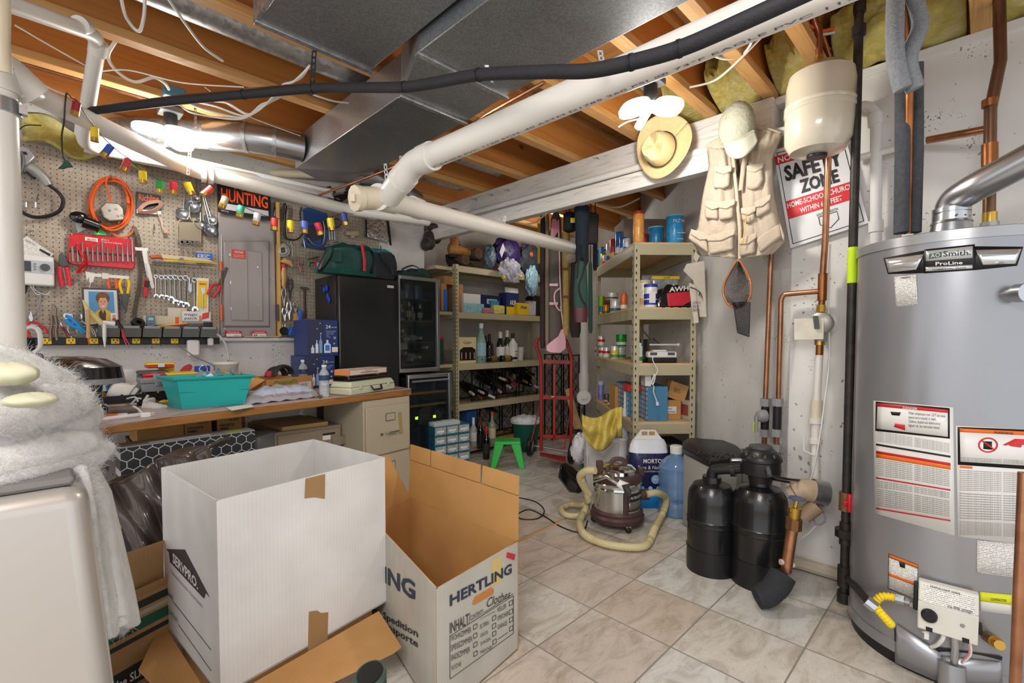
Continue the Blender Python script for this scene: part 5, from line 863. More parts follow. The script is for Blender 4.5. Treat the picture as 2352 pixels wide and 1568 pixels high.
PN(a+dx*Wd*.04+UP*hh*.45+n2*.001,dx*Wd*.07,UP*hh*.22,mt('#3a2415',.6),t,'hand_hole');TX('|||| ||| |||||',a+dx*Wd*.70+UP*hh*.35+n2*.003,dx*Wd*.16,UP*hh*.2,BLK,t)
pc=a+dx*Wd*.62+dy*.13+UP*hh
for k in range(2):
 one(M().tube([pc+dx*(.075*math.cos(q))+UP*(.055*math.sin(q)+.0+.012*k)+dy*(.02-k*.05)for q in[j*math.pi/14 for j in range(15)]],[(.012,.024)]*15,10,flat=(0,0,1)),'ear_muff_band',mt('#26272b',.7,bump=.4,bs=80),('front black padded band in the berry box','rear black padded band in the berry box')[k],'headband')
one(M().cb(pc-dx*.07+UP*.02,dx*.07,dy*.04,UP*.04),'red_cloth',mt('#b7364a',.7,0,.3,12),'folded red and white cloth in the berry box','cloth',bev=.012)
t=thing('clothes_bag','clear bag of folded blue and red cloth in front of the berry box','bag',ond(640,915));c=ond(640,918);
def pil(mb,c,a,b,h,sd,n=14):
 rr=random.Random(sd);off=[rr.uniform(0,6)for _ in range(4)]
 def fn(u,v):
  x=2*u-1;y=2*v-1;e=max(0,(1-abs(x)**3)*(1-abs(y)**3));return c+a*x+b*y+UP*(h*e**.5*(1+.18*math.sin(u*13+off[0])*math.sin(v*9+off[1]))+.005*math.sin(u*31+off[2]))
 return mb.grid(fn,n,n)
M_=M();pil(M_,c+UP*.004,DX*.19,DY*.07,.035,1);M_.done('grey_cloth',mt('#9b9aa8',.6,0,.2,30),t);M_=M();pil(M_,c+UP*.030-DX*.02,DX*.15,DY*.065,.02,2);M_.done('crimson_cloth',mt('#a32443',.6),t);M_=M();pil(M_,c+UP*.040+DX*.02,DX*.16,DY*.06,.025,3);M_.done('blue_cloth',mt('#a9c2e2',.6),t);M_=M();pil(M_,c+UP*.006,DX*.21,DY*.085,.07,5,20);M_.done('clear_bag',FILM,t)
q=[ond(520,937),ond(575,928),ond(583,935),ond(532,944)];one(M().prism([p+V((0,0,.002))for p in q],(0,0,.002)),'paper_slip',WHT,'white paper slip lying in front of the teal bin','paper')
t=thing('work_gloves','pair of worn brown leather straps lying left of the water bottle','gloves',ond(725,912));
for k in range(3):M().tube(smooth_path([ond(706+4*k,900+2*k)+UP*.008,ond(722+4*k,905+2*k)+UP*.01,ond(738+2*k,915-3*k)+UP*.006]),[(.009,.004)]*17,8).done('strap',mt('#5a4638',.7),t)
def wbottle(p,h,lab):
 t=thing('water_bottle',lab,'bottle',p);r=h*.155;pr=[(r*.9,0),(r,.01*h/.2)]+[(r*(1-.04*(i%2)),h*(.05+.045*i))for i in range(14)]+[(r*.95,h*.72),(r*.75,h*.80),(r*.42,h*.87),(r*.38,h*.93)]
 M().lathe(pr,p,n=24).done('bottle_body',mt('#dfe8ec',.05,0,alpha=.38,coat=1),t);M().lathe([(r*.46,h*.93),(r*.46,h*.995),(r*.4,h)],p,n=20).done('cap',WHT,t);M().lathe([(r*1.01,h*.52),(r*1.01,h*.68)],p,n=24).done('label',mt('#2c3a5a',.4,0,.8,30),t)
wbottle(ond(745,911),.19,'clear water bottle with dark label standing in front of the blue boxes');wbottle(ond(697,893),.20,'clear water bottle half hidden behind the berry box')
def bluebox(a,wv,dv,h,lab):
 t=thing('gift_box',lab,'box',a);M().ob(a,wv,dv,UP*h).done('box',mt('#20356f',.4),t,bev=.002);n2=-dv.normalized();wl=wv.length;u=wv
 PN(a+n2*0,u*.5,UP*h,mt('#2b3050',.45),t,'dark_half');o=a+n2*.003
 TX('24',o+u*.58+UP*h*.76,u*.16,UP*h*.1,WHT,t,bold=.01);TX('DAYS OF SPIRITS',o+u*.76+UP*h*.78,u*.2,UP*h*.03,WHT,t);TX('CONTAINS 24 PIECES\n- 5 American Vodka\n- 5 French Vodka\n- 5 Gin\n- 1 Tequila',o+u*.58+UP*h*.50,u*.34,UP*h*.2,mt('#bcd0ee',.5),t)
 for(x,w_,hh_,c_)in((.10,.10,.22,'#cfd8e8'),(.24,.09,.36,'#e3e8f0'),(.36,.10,.5,'#7fa4d6'),(.52,.22,.36,'#d5e2f4')):
  M().prism([o+u*(x-w_*.0)+UP*h*.08,o+u*(x+w_)+UP*h*.08,o+u*(x+w_)+UP*h*(.08+hh_*.65),o+u*(x+w_*.65)+UP*h*(.08+hh_*.78),o+u*(x+w_*.65)+UP*h*(.08+hh_),o+u*(x+w_*.35)+UP*h*(.08+hh_),o+u*(x+w_*.35)+UP*h*(.08+hh_*.78),o+u*x+UP*h*(.08+hh_*.65)],n2*.0006).done('bottle_graphic',mt(c_,.5),t)
 M().ob(o+u*.56+UP*h*.14+n2*.001,u*.14,n2*.0005,UP*h*.16).done('blue_window',mt('#3b78c8',.4),t)
 for(x,z,s_)in((.88,.5,.05),(.86,.34,.03),(.42,.62,.03),(.3,.75,.02),(.4,.9,.02)):
  mb=M()
  for k in range(3):an=k*math.pi/3;dv2=u.normalized()*math.cos(an)+UP*math.sin(an);c_=o+u*x+UP*h*z+n2*.001;pd=dv2.cross(n2).normalized();mb.cb(c_,dv2*wl*s_*2,pd*wl*.012,n2*.0006)
  mb.done('snowflake',mt('#cfe0f6',.5),t)
 PN(o+u*.78+UP*h*.1,u*.2,UP*h*.14,WHT,t,'white_badge')
 return t
a=WY(690,905,3.30);hb_=DH+.004
bxo=V((WY(700,900,3.28).x,3.28,hb_));bluebox(bxo,V((.215,0,0)),V((0,.25,0)),WY(700,818,3.28).z-hb_,'lower dark blue advent calendar box printed with bottles standing on the bench')
z1=WY(700,818,3.28).z;bluebox(V((bxo.x+.025,3.28,z1)),V((.215,0,0)),V((0,.25,0)),WY(700,733,3.28).z-z1,'upper dark blue advent calendar box printed with bottles and snowflakes')
t=thing('carry_case','pale green plastic carry case with black handle at the bench end','case',ond(840,905));a=ond(805,909);b=ond(908,893);dx=(b-a).normalized();dy=V((-dx.y,dx.x,0));Lc=(b-a).length;CG=mt('#c6cbae',.4,0,.02,20)
M().ob(a,dx*Lc,dy*.17,UP*.045).done('lower_shell',CG,t,bev=.010);u0=a+UP*.046;M().hexa([u0,u0+dx*Lc,u0+dx*Lc+dy*.17,u0+dy*.17]+[u0+dx*.02+dy*.015+UP*.035,u0+dx*(Lc-.02)+dy*.015+UP*.035,u0+dx*(Lc-.02)+dy*.155+UP*.035,u0+dx*.02+dy*.155+UP*.035]).done('lid',CG,t,bev=.008)
M().tube([a+dx*Lc*.42+UP*.045-dy*.004,a+dx*Lc*.44+UP*.02-dy*.018,a+dx*Lc*.62+UP*.02-dy*.018,a+dx*Lc*.64+UP*.045-dy*.004],[(.007,.005)]*4,8).done('handle',BLK,t)
for k in(.2,.82):M().cb(a+dx*Lc*k+UP*.045-dy*.004,dx*.022,dy*.01,UP*.025).done('latch',CG,t,bev=.003)
t=thing('black_case','flat black plastic tool case on the pale green case','case',ond(840,870));a2=a+dx*.02+dy*.03+UP*.0815;M().ob(a2,dx*(Lc-.05),dy*.13,UP*.035).done('case',BLKG,t,bev=.006);M().ob(a2-dy*.003+UP*.016,dx*(Lc-.05),dy*.004,UP*.004).done('seam',DGREY,t)
t=thing('soldering_gun_box','orange edged cardboard box labelled electric soldering gun on top of the black case','box',a2);a3=a2+UP*.0355+dx*.005;ow=(Lc-.075)
M().ob(a3,dx*ow,dy*.12,UP*.036).done('box',mt('#d98a4e',.55),t,bev=.002);PN(a3+dx*ow*.02+UP*.004-dy*0,dx*ow*.95,UP*.028,mt('#d5cfc6',.5),t,'grey_front');TX('ELECTRIC',a3+dx*ow*.38+UP*.023-dy*.003,dx*ow*.22,UP*.005,DGREY,t);TX('SOLDERING GUN',a3+dx*ow*.28+UP*.011-dy*.003,dx*ow*.44,UP*.008,BLK,t,bold=.01);PN(a3+dx*ow*.03+dy*.01+UP*.0362,dx*ow*.9,dy*.1,mt('#cbbdb0',.5),t,'top_label')
one(M().grid(lambda u,v:ond(752+u*20,905-v*6)+V((0,0,.01+.035*math.sin(u*3.1)*math.sin(v*3)+.004*math.sin(u*40))),12,8),'green_netting',mt('#2a7a68',.7),'small green mesh bag between the bottle and the pale case','netting',solid=.003)
# ================= FRIDGE AND COOLERS =================
FY=3.27;a=WY(777,629,FY);b=WY(917,629,FY);ft=a.z;fx0,fx1=a.x,b.x
t=thing('upright_freezer','tall black upright freezer beside the wine cooler with bags on top','refrigerator',((fx0+fx1)/2,3.45,0))
M().bx(fx0,FY+.05,.02,fx1,3.68,ft).done('cabinet',mt('#2c2826',.5),t,bev=.006)
M().bx(fx0,FY,.06,fx1,FY+.045,ft-.003).done('door',mt('#1d1e21',.3,.35,coat=.3),t,bev=.012,seg=3)
M().bx(fx0+.002,FY+.045,.06,fx0+.004,FY+.052,ft).done('gasket',BLK,t)
p=WY(*E_(865,868),FY);PN(p,V((.055,0,0)),V((0,0,.018)),WHT2,t,'brand_badge');TX('Insignia',p+V((.005,-.001,.004)),V((.045,0,0)),V((0,0,.009)),DGREY,t)
t=thing('clothespins','blue bird shaped magnet clips stuck on the freezer side','magnet',V((fx0,3.35,1.35)))
mb=M()
for(x,y,w2,h2)in((265,890,.02,.03),(290,875,.012,.03),(300,950,.014,.035),(312,985,.018,.03)):p=WX(*E_(x,y),fx0-.012);mb.sph(p,.018,10,(.5,1,1.4))
mb.done('clip',mt('#1d3fb0',.3),t);M().tube([WX(*E_(235,850),fx0-.01),WX(*E_(262,890),fx0-.01)],.005,8).done('dark_tip',BLK,t)
def cooler(x0,x1,y,z0,z1,lab,shelves,bot):
 t=thing('wine_cooler',lab,'wine cooler',((x0+x1)/2,y,z0));fr=.022
 mb=M().bx(x0,y+.04,z0,x0+.02,3.69,z1).bx(x1-.02,y+.04,z0,x1,3.69,z1).bx(x0,3.66,z0,x1,3.69,z1).bx(x0,y+.04,z0,x1,3.69,z0+.02).bx(x0,y+.04,z1-.02,x1,3.69,z1);mb.done('cabinet',BLK,t)
 M().bx(x0,y,z0+bot,x0+fr*.6,y+.035,z1).bx(x1-fr*1.2,y,z0+bot,x1,y+.035,z1).bx(x0+fr*.6,y,z1-fr*1.3,x1-fr*1.2,y+.035,z1).bx(x0+fr*.6,y,z0+bot,x1-fr*1.2,y+.035,z0+bot+fr*1.5).done('steel_door_frame',STEEL,t,bev=.002)
 M().bx(x0+fr*.6,y+.012,z0+bot+fr,x1-fr*1.2,y+.016,z1-fr).done('glass_door',GLASSD,t)
 for z in shelves:M().bx(x0+.02,y+.06,z,x1-.02,3.6,z+.006).done('wire_shelf',mt('#6d7173',.3,.5),t)if bot<.05 else(M().bx(x0+.02,y+.05,z,x1-.02,y+.07,z+.018).done('wood_shelf_front',mt('#b98e5a',.5),t),M().bx(x0+.02,y+.07,z,x1-.02,3.6,z+.006).done('rack_shelf',DGREY,t))
 return t
cy=3.30;c0=fx1+.012;c1=WY(1010,740,cy).x;zt=WY(1000,640,cy).z;zb=WY(1000,852,cy).z
sh=[zb+.06+.18*k for k in range(4)]
cooler(c0,c1,cy,zb,zt,'stainless framed glass door drinks cooler right of the freezer',sh,.0)
c2y=cy-.12;l1=WY(1037,900,c2y).x;zt2=zb-.012
t2=cooler(c0+.005,l1,c2y,.02,zt2,'lower stainless framed wine cooler with wooden shelf fronts',[.72-.02,.60,.48,.2],.0 if 0 else.06)
z=WY(1000,968,c2y).z;M().bx(c0+.02,c2y+.03,z-.03,l1-.03,c2y+.06,z+.035).done('control_panel',BLKG,t2)
for px in(957,998):p=WY(px,956 if px>980 else 960,c2y+.028);M().cb(p+V((0,0,-.0)),(.026,0,0),(0,.003,0),(0,0,.022)).done('green_digit_display',mt('#9be02a',.4,emis=3),t2)
M().tube([V((c0+.03,c2y-.02,zt2-.05)),V((l1-.05,c2y-.02,zt2-.05))],.009,12).done('handle',STEEL,t2)
def bottle(p,h,r,mat,lab,neck='#151515',label=None,cat='bottle',name='wine_bottle',group=None,ax=(0,0,1),cap=.25,shape=0,ll=(.18,.5)):
 t=thing(name,lab,cat,p,group=group);nr=.34 if not shape else.4
 pr=[(r*.9,0),(r,h*.02),(r,h*.55),(r*.93,h*.62),(r*.6,h*.70),(r*nr,h*.76),(r*nr,h*.97),(r*nr*.9,h)]if shape!=2 else[(r*.9,0),(r,h*.02),(r,h*.5),(r*.8,h*.62),(r*.45,h*.78),(r*.36,h*.9),(r*.36,h)]
 M().lathe(pr,p,ax,n=16).done('glass',mat,t);M().lathe([(r*nr*1.1,h*(1-cap)),(r*nr*1.12,h*1.003),(r*.1,h*1.006)],p,ax,n=14).done('foil_cap',mt(neck,.35),t)
 if label:M().lathe([(r*1.015,h*ll[0]),(r*1.015,h*ll[1])],p,ax,n=16).done('label',mt(label,.5,0,.15,60),t)
 return t
DG=mt('#14201a',.08,0,coat=.8);DK=mt('#120d10',.08,0,coat=.8);CG2=mt('#9cc9b8',.05,0,alpha=.6,coat=1);CLB=mt('#dfe6e4',.05,0,alpha=.4,coat=1)
rr=random.Random(8)
zc=[sh[1],sh[2],sh[0],sh[3]]
for k in range(6):
 x=c0+.05+k*.045;one(M().lathe([(.026,0),(.030,.005),(.030,.105),(.026,.115)],(x,3.40+.02*(k%2),sh[3]+.007),n=16),'drink_can',mt('#24406e' if k%2 else'#6a707a',.3,.4),'small drink can on the top shelf inside the glass cooler','can','cans inside the drinks cooler')
for k in range(5):
 x=c0+.06+k*.055;bottle(V((x,3.42+.03*(k%2),sh[2]+.007)),.12+.02*(k%3),.024,CLB if k%2 else DG,'small bottle on the second shelf inside the glass cooler','#c9c6bc','#27487a' if k==1 else'#b7b0a0','bottle','small_bottle','bottles inside the drinks cooler')
for k,(u,zz)in enumerate(((.18,sh[1]+.10),(.32,sh[1]+.03),(.62,sh[1]+.04),(.78,sh[1]-.04),(.25,sh[0]+.10),(.6,sh[0]+.06),(.4,sh[0]+.04))):
 x=c0+(c1-c0)*u;bottle(V((x,3.62,zz)),.26,.034,CLB if k in(2,5)else DG,'bottle lying neck forward inside the glass cooler','#b8ad8c',None,'bottle','wine_bottle','bottles lying inside the drinks cooler',(0,-1,0))
one(M().cb((c0+.14,3.5,sh[0]+.16),(.09,0,0),(0,.06,0),(0,0,.07)),'white_box',WHT2,'white cardboard box inside the lower part of the glass cooler','box')
def softbox(mb,c,a,b,h,k=.25,n=10,sd=0):
 r_=random.Random(sd);o=[r_.uniform(0,6)for _ in range(3)]
 vs=lambda u,v,w_:None
 prof=[]
 N=n*4
 for j in range(7):
  z=j/6;s_=1-.10*(1-math.sin(math.pi*min(1,max(0,z))))
  for i in range(N):
   an=2*math.pi*i/N;x=math.cos(an);y=math.sin(an);p_=(abs(x)**6+abs(y)**6)**(-1/6);wob=1+.03*math.sin(3*an+o[0]+z*4)+.02*math.sin(7*an+o[1])
   prof.append(c+a*x*p_*s_*wob+b*y*p_*s_*wob+UP*(h*z+.008*math.sin(5*an+o[2])*(z>0)))
 fs=[(j*N+i,j*N+(i+1)%N,(j+1)*N+(i+1)%N,(j+1)*N+i)for j in range(6)for i in range(N)]+[list(range(N))[::-1],list(range(6*N,7*N))]
 return mb.add(prof,fs)
TG=mt('#1f4a44',.8,0,.1,60,.2,120);BG_=mt('#23252b',.8,0,.1,60,.2,120)
t=thing('cooler_bag','dark green insulated cooler bag on the black freezer','bag',(fx0+.1,3.4,ft));M_=M();softbox(M_,V((fx0+.14,3.42,ft+.03)),V((.16,0,0)),V((0,.13,0)),.17,sd=1);M_.done('body',TG,t);M_=M();softbox(M_,V((fx0+.15,3.43,ft+.2)),V((.15,0,0)),V((0,.12,0)),.035,sd=2);M_.done('lid',mt('#163a36',.8),t)
M().tube(smooth_path([WY(*E_(x,y),3.26)for x,y in((350,500),(330,580),(260,680),(215,700),(235,640),(300,520))]),[(.014,.003)]*31,8).done('carry_strap',BLK,t);M().tube([WY(*E_(270,480),3.27),WY(*E_(450,430),3.27),WY(*E_(600,470),3.27)],.0035,6).done('zip',STEEL,t)
M().cb(WY(*E_(380,570),3.275),(.09,0,0),(0,.02,0),(0,0,.085)).done('front_pocket',TG,t,bev=.01)
t=thing('folded_blanket','folded green blanket draped off the left of the freezer top','blanket',(fx0,3.4,ft));M_=M();
for k in range(3):M_.tube([V((fx0-.12,3.36,ft+.018+.006*k)),V((fx0+.1,3.33,ft+.012+.012*k)),V((fx0+.30,3.34,ft+.012+.004*k))],[(.06,.014),(.07,.013),(.06,.010)],14,flat=(0,1,0))
M_.done('folds',mt('#1f5a4e',.9,0,.1,40,.2,90),t)
t=thing('duffel_bag','black soft bag with a red vertical band on the freezer','bag',(fx0+.38,3.4,ft));M_=M();softbox(M_,V((fx0+.40,3.43,ft+.005)),V((.115,0,0)),V((0,.13,0)),.20,sd=3);M_.done('body',BG_,t);M().tube([WY(*E_(625,460),3.27),WY(*E_(650,600),3.265),WY(*E_(650,715),3.27)],[(.022,.01)]*3,10).done('red_band',mt('#c62d33',.6),t)
M().tube(smooth_path([WY(*E_(x,y),3.27)for x,y in((800,470),(830,600),(900,680),(915,740))]),[(.012,.003)]*16,8).done('strap',BLK,t);M_=M();softbox(M_,V((fx0+.40,3.44,ft+.205)),V((.09,0,0)),V((0,.10,0)),.03,sd=4);M_.done('teal_lining',mt('#1f7f7c',.8),t)
t=thing('cooler_bag','flat dark green folded bag on top of the glass cooler','bag',(c0+.15,3.4,zt))
for k in range(5):M_=M();softbox(M_,V((c0+.10+.05*k,3.44,zt+.004+.0*k)),V((.11-.012*k,0,0)),V((0,.12,0)),.022+.016*k if k<4 else.02,sd=k+7);M_.done('fold',mt('#1b3d38' if k%2 else'#24332f',.85,0,.1,60,.2,90),t)
M().tube(smooth_path([V((c0+.05,3.33,zt+.05)),V((c0+.15,3.32,zt+.09)),V((c0+.28,3.34,zt+.05))]),[(.01,.003)]*17,8).done('strap',TG,t)
# ================= BEIGE LEFT SHELF =================
SX,SY_=2.80,3.56;p0=P(1046,700,4.5);SX,SY_=p0.x,p0.y;SW=1.52;SD=.45
def lvl(px,py,Y=None):return WY(px,py,Y or SY_).z
LV=[lvl(1053,609),lvl(1053,716),lvl(1053,836),lvl(1053,930),.10]
BM=mt('#c2b795',.4,.1,.04,10)
def post(mb,x,y,z0,z1,sx,sy,w_=.042,ux=V((1,0,0)),uy=V((0,1,0)),o=V((0,0,0))):
 a=o+ux*x+uy*y;mb.ob(a+UP*z0,ux*sx*w_,uy*sy*.003,UP*(z1-z0));mb.ob(a+UP*z0,uy*sy*w_,ux*sx*.003,UP*(z1-z0))
def slots(mb,a,u,n,z0,z1,pitch=.038,m_=BLK):
 z=z0
 while z<z1:mb.ob(a+u*.012+UP*z+n*.0008,u*.009,n*.0008,UP*.014);mb.ob(a+u*.014+UP*(z-.008)+n*.0008,u*.005,n*.0008,UP*.008);z+=pitch
t=thing('metal_shelving','beige boltless steel shelving unit holding wine and boxes at the back','shelving unit',(SX+.7,SY_+.2,0))
for(x,y,sx,sy)in((0,0,1,1),(SW,0,-1,1),(0,SD,1,-1),(SW,SD,-1,-1)):
 mb=M();post(mb,x,y,0,LV[0]+.01,sx,sy,o=V((SX,SY_,0)));mb.mat(1)
 if y==0:slots(mb,V((SX+x+(0 if sx>0 else-.042),SY_,0)),V((1,0,0)),V((0,-1,0)),.05,LV[0]-.05)
 if x==0 and y==0:slots(mb,V((SX,SY_+.042,0)),V((0,-1,0)),V((-1,0,0)),.05,LV[0]-.05)
 mb.done('upright',[BM,mt('#3a352a',.7)],t)
for i,z in enumerate(LV):
 bz=M().bx(SX+.003,SY_+.001,z-.062,SX+SW-.003,SY_+.014,z-.008).bx(SX+.003,SY_+SD-.014,z-.062,SX+SW-.003,SY_+SD-.002,z-.008).bx(SX+.001,SY_+.01,z-.062,SX+.014,SY_+SD-.01,z-.008).bx(SX+SW-.014,SY_+.01,z-.062,SX+SW-.002,SY_+SD-.01,z-.008).bx(SX+.003,SY_+.014,z-.028,SX+SW-.003,SY_+.02,z-.02);bz.done('beam',BM,t,bev=.003)
 M().bx(SX+.004,SY_+.004,z-.008,SX+SW-.004,SY_+SD-.004,z).done('shelf_board',mt('#b5a785',.5)if i<4 else SHELFB,t)
def ysh(px0,px1,pyt,pyb,i,dep,name,mat,lab,cat='box',dy=.03,par=None,bev=.002,thn=True):
 z=LV[i];a=WY(px0,pyb,SY_+dy);b=WY(px1,pyb,SY_+dy);top=WY(px0,pyt,SY_+dy).z;t=thing(name,lab,cat,(a.x,SY_+dy,z));M().bx(a.x,SY_+dy,z,b.x,SY_+dy+dep,max(top,z+.01)).done('box_body',mat,t,bev=bev);return t,V((a.x,SY_+dy,z)),V((b.x-a.x,0,0)),UP*(max(top,z+.01)-z)
t,o,u,v=ysh(1065,1104,673,716,1,.2,'tissue_box',WHT2,'white box over blue floral tissue box on the second shelf');PN(o,u*1.2,v*.5,mt('#8fc3cc',.5,0,.25,30),t,'blue_floral_front');
t,o,u,v=ysh(1104,1150,676,716,1,.18,'popcorn_box',NAVY,'navy snack box lying behind the nuts on the second shelf',dy=.12);PN(o+u*.3+v*.55,u*.5,v*.25,WHT,t,'label_panel');TX('AKIB',o+u*.35+v*.6-V((0,.002,0)),u*.4,v*.16,NAVY,t,bold=.02)
t,o,u,v=ysh(1163,1192,671,716,1,.12,'popcorn_box',mt('#232f63',.5),'navy carton with white open lid and boxed white letters on the second shelf',dy=.08);TX('AKIB',o+u*.25+v*.45-V((0,.002,0)),u*.5,v*.22,WHT,t,bold=.02);PN(o+v*.02,u,v*.35,YEL,t,'yellow_band');M().ob(o+v+V((0,.02,0)),u*1.05,V((.02,.02,.06)),V((0,.002,0))).done('open_lid',WHT,t)
t,o,u,v=ysh(1190,1216,695,718,1,.1,'snack_bag',YEL,'yellow snack bag with blue script on the second shelf',dy=.02,bev=.008);TX('Snak',o+u*.2+v*.55-V((0,.002,0)),u*.6,v*.25,BLUE,t,shear=.3,bold=.02)
ysh(1110,1135,706,717,1,.08,'candy_bag',mt('#b8808a',.2,0,.5,60,.6,50),'clear bag of pink candies on the second shelf','bag',dy=.01,bev=.01);ysh(1135,1160,700,718,1,.06,'snack_bag',mt('#e0d36a',.3,0,.4,50,.5,50),'yellow popcorn bag front left of the navy carton','bag',dy=.01,bev=.01);ysh(1216,1232,690,718,1,.08,'plastic_bag',mt('#c8c4d4',.2,0,.3,60,.8,50),'crumpled clear bag at the right end of the second shelf','bag',dy=.02,bev=.012)
ysh(1226,1250,678,718,1,.15,'dark_backpack',mt('#2a1f22',.8,0,.3,30,.5,50),'dark bag bundle at the right end of the second shelf','bag',dy=.16,bev=.03);ysh(1128,1146,690,706,1,.05,'snack_can',mt('#2f8fc0',.4,0,.4,50),'small blue and red can among the snacks on the second shelf','can',dy=.09)
ysh(1050,1064,652,716,1,.3,'cardboard_box',CARD,'brown cardboard box behind the shelf upright','box',dy=.06)
for i,(nm,c_,x0,x1,yt,yb,lab)in enumerate((('cardboard_box','#b9865a',1014,1026,650,713,'brown box edge left of the shelf upright'),('blue_folder','#2a6fd8',1019,1027,664,714,'bright blue folder left of the shelf upright'),('cardboard_box','#a87c50',1020,1038,633,652,'small tan box on top of the brown box by the upright'))):
 a=WY(x0,yb,3.62);b=WY(x1,yb,3.62);tz=WY(x0,yt,3.62).z;one(M().bx(a.x,3.62-.004*i,max(a.z,1.34),b.x,3.8,tz),nm,mt(c_,.7),lab,'box')
one(M().bx(2.60,3.60,LV[1]-.03,SX-.01,4.0,LV[1]-.0).bx(2.60,3.60,LV[2]-.03,SX-.01,4.0,LV[2]).bx(2.60,3.60,LV[0]-.05,SX-.01,4.0,LV[0]-.02).bx(2.60,3.99,0,SX-.01,4.03,LV[0]),'metal_shelving',BM,'narrow strip of a second beige shelving unit left of the upright','shelving unit')
one(M().tube([V((2.66,3.66,LV[2])),V((2.66,3.66,LV[2]+.24))],.06,10),'gift_bag',mt('#1e4034',.6,0,.3,30),'dark green gift bag with red and white rim left of the upright','bag')
one(M().tube([V((2.66,3.66,LV[2]+.241)),V((2.66,3.66,LV[2]+.262))],.062,10),'red_ribbon',RED,'red and white ribbon tied on the gift bag','ribbon')
t,o,u,v=ysh(1054,1094,774,824,2,.1,'wine_gift_box',mt('#dccf9c',.5),'cream wine gift box with window showing white labelled bottles',dy=.03);TX('Camgno',o+u*.25+v*.72-V((0,.002,0)),u*.45,v*.14,mt('#6a5a3a',.5),t,shear=.4);M().prism([o+u*.05+v*.12-V((0,.002,0)),o+u*.95+v*.12-V((0,.002,0)),o+u*.95+v*.52-V((0,.002,0)),o+u*.75+v*.62-V((0,.002,0)),o+u*.25+v*.62-V((0,.002,0)),o+u*.05+v*.52-V((0,.002,0))],(0,-.001,0)).done('window',mt('#2a1712',.3),t)
for k in range(4):M().tube([o+u*(.14+.24*k)+v*.17-V((0,.005,0)),o+u*(.14+.24*k)+v*.42-V((0,.005,0))],[(.018,.004)]*2,10).done('white_label',WHT2,t)
BT=[(1105,838,94,17,CG2,'#dfeaf0','#9fc4d8','green sparkling water bottle with pale blue label on the third shelf',.12),(1124,824,64,14,DK,'#15110d','#20201c','dark champagne bottle with gold collar on the third shelf',.3),(1149,824,68,15,DG,'#dcdad2','#e6e4de','dark bottle with white foil neck on the third shelf',.42),(1165,824,70,14,mt('#233a1c',.1,coat=.8),'#e8e4d4','#d9d4c8','green champagne bottle with white and gold foil on the third shelf',.42),(1178,826,64,16,WHT,'#3a1c12','#efeeea','white liqueur bottle with brown cap and yellow emblem on the third shelf',.18),(1090,800,52,9,mt('#6f5a2a',.2),'#6f5a2a',None,'amber necked bottle standing behind the wine gift box',.4),(1116,815,60,12,mt('#4a3020',.2),'#2a1a12','#d9d4c8','brown bottle half hidden behind the sparkling water bottle',.3)]
for k,(px,pb_,hp_,wp_,mat_,nk,lb,lab,cp_)in enumerate(BT):
 dy=(.04,.12,.1,.12,.06,.25,.16)[k];p=WY(px,800,SY_+dy);p.z=LV[2];s=spx(p);tt=bottle(p,hp_*s if k else 90*s,wp_*s/2*1.35,mat_,lab,nk,lb,cap=cp_,shape=2 if k in(0,2,3)else 0)
 if k==4:M().lathe([(.014,0),(.0,.002)],p+V((0,-wp_*s*.69,.07)),(0,-1,0),n=14).done('emblem',mt('#e3a51c',.5),tt);TX('MALIBU',p+V((-.022,-wp_*s*.70-.002,.10)),V((.044,0,0)),V((0,0,.014)),BLK,tt,bold=.02)
p=WY(1140,822,SY_+.03);p.z=LV[2]+.034;bottle(p+V((.02,0,0)),.25,.033,DK,'dark wine bottle lying on its side in front of the champagne','#101010','#7a5a20',ax=(-1,-.1,0));bottle(V((WY(1150,822,SY_+.03).x,SY_-.0+.03,LV[2]+.035)),.22,.034,DG,'second wine bottle lying on its side with gold label','#101010','#8a6a2a',ax=(1,-.1,0))
p=WY(1193,800,SY_+.15);p.z=LV[2];one(M().lathe([(.04,0),(.05,.14),(.052,.15),(.047,.15),(.04,.01)],p,n=24),'plastic_bucket',WHT,'white plastic bucket behind the white liqueur bottle','bucket')
def lattice(x0,x1,z0,z1,y0,y1,lab,n=4):
 t=thing('wine_rack',lab,'wine rack',(x0,y0,z0),group='black folding wine racks');BI=mt('#232226',.5,.4)
 for y in(y0,y1):
  mb=M();
  for x in(x0,x1):mb.bx(x-.006,y-.006,z0,x+.006,y+.006,z1)
  mb.bx(x0,y-.004,z1-.012,x1,y+.004,z1-.004).bx(x0,y-.004,z0+.01,x1,y+.004,z0+.018);mb.done('frame',BI,t)
  mb=M();w2=x1-x0;h2=z1-z0;s_=w2/2.2;m_=-1;k=-int(h2/s_)-2
  for j in range(k,int((w2)/s_)+2):
   for sg in(1,-1):
    xa=x0+j*s_;pts=[]
    if sg==1:a_=V((xa,y,z0));b_=V((xa+h2,y,z1))
    else:a_=V((xa,y,z1));b_=V((xa+h2,y,z0))
    t0=max(0,(x0-a_.x)/(b_.x-a_.x));t1=min(1,(x1-a_.x)/(b_.x-a_.x))
    if t1-t0>.02:mb.tube([a_+(b_-a_)*t0,a_+(b_-a_)*t1],.0028,4)
  mb.done('lattice',BI,t)
 mb=M()
 for x in(x0,x1):
  for z in(z0+.02,z1-.01,(z0+z1)/2):mb.tube([(x,y0,z),(x,y1,z)],.003,4)
 mb.done('cross_bar',BI,t);return t
rx=WY(1087,900,SY_+.06).x
for k in range(3):lattice(rx+k*.34,rx+k*.34+.30,LV[3],LV[2]-.07,SY_+.08,SY_+.30,('left','middle','right')[k]+' black lattice wine rack on the fourth shelf')
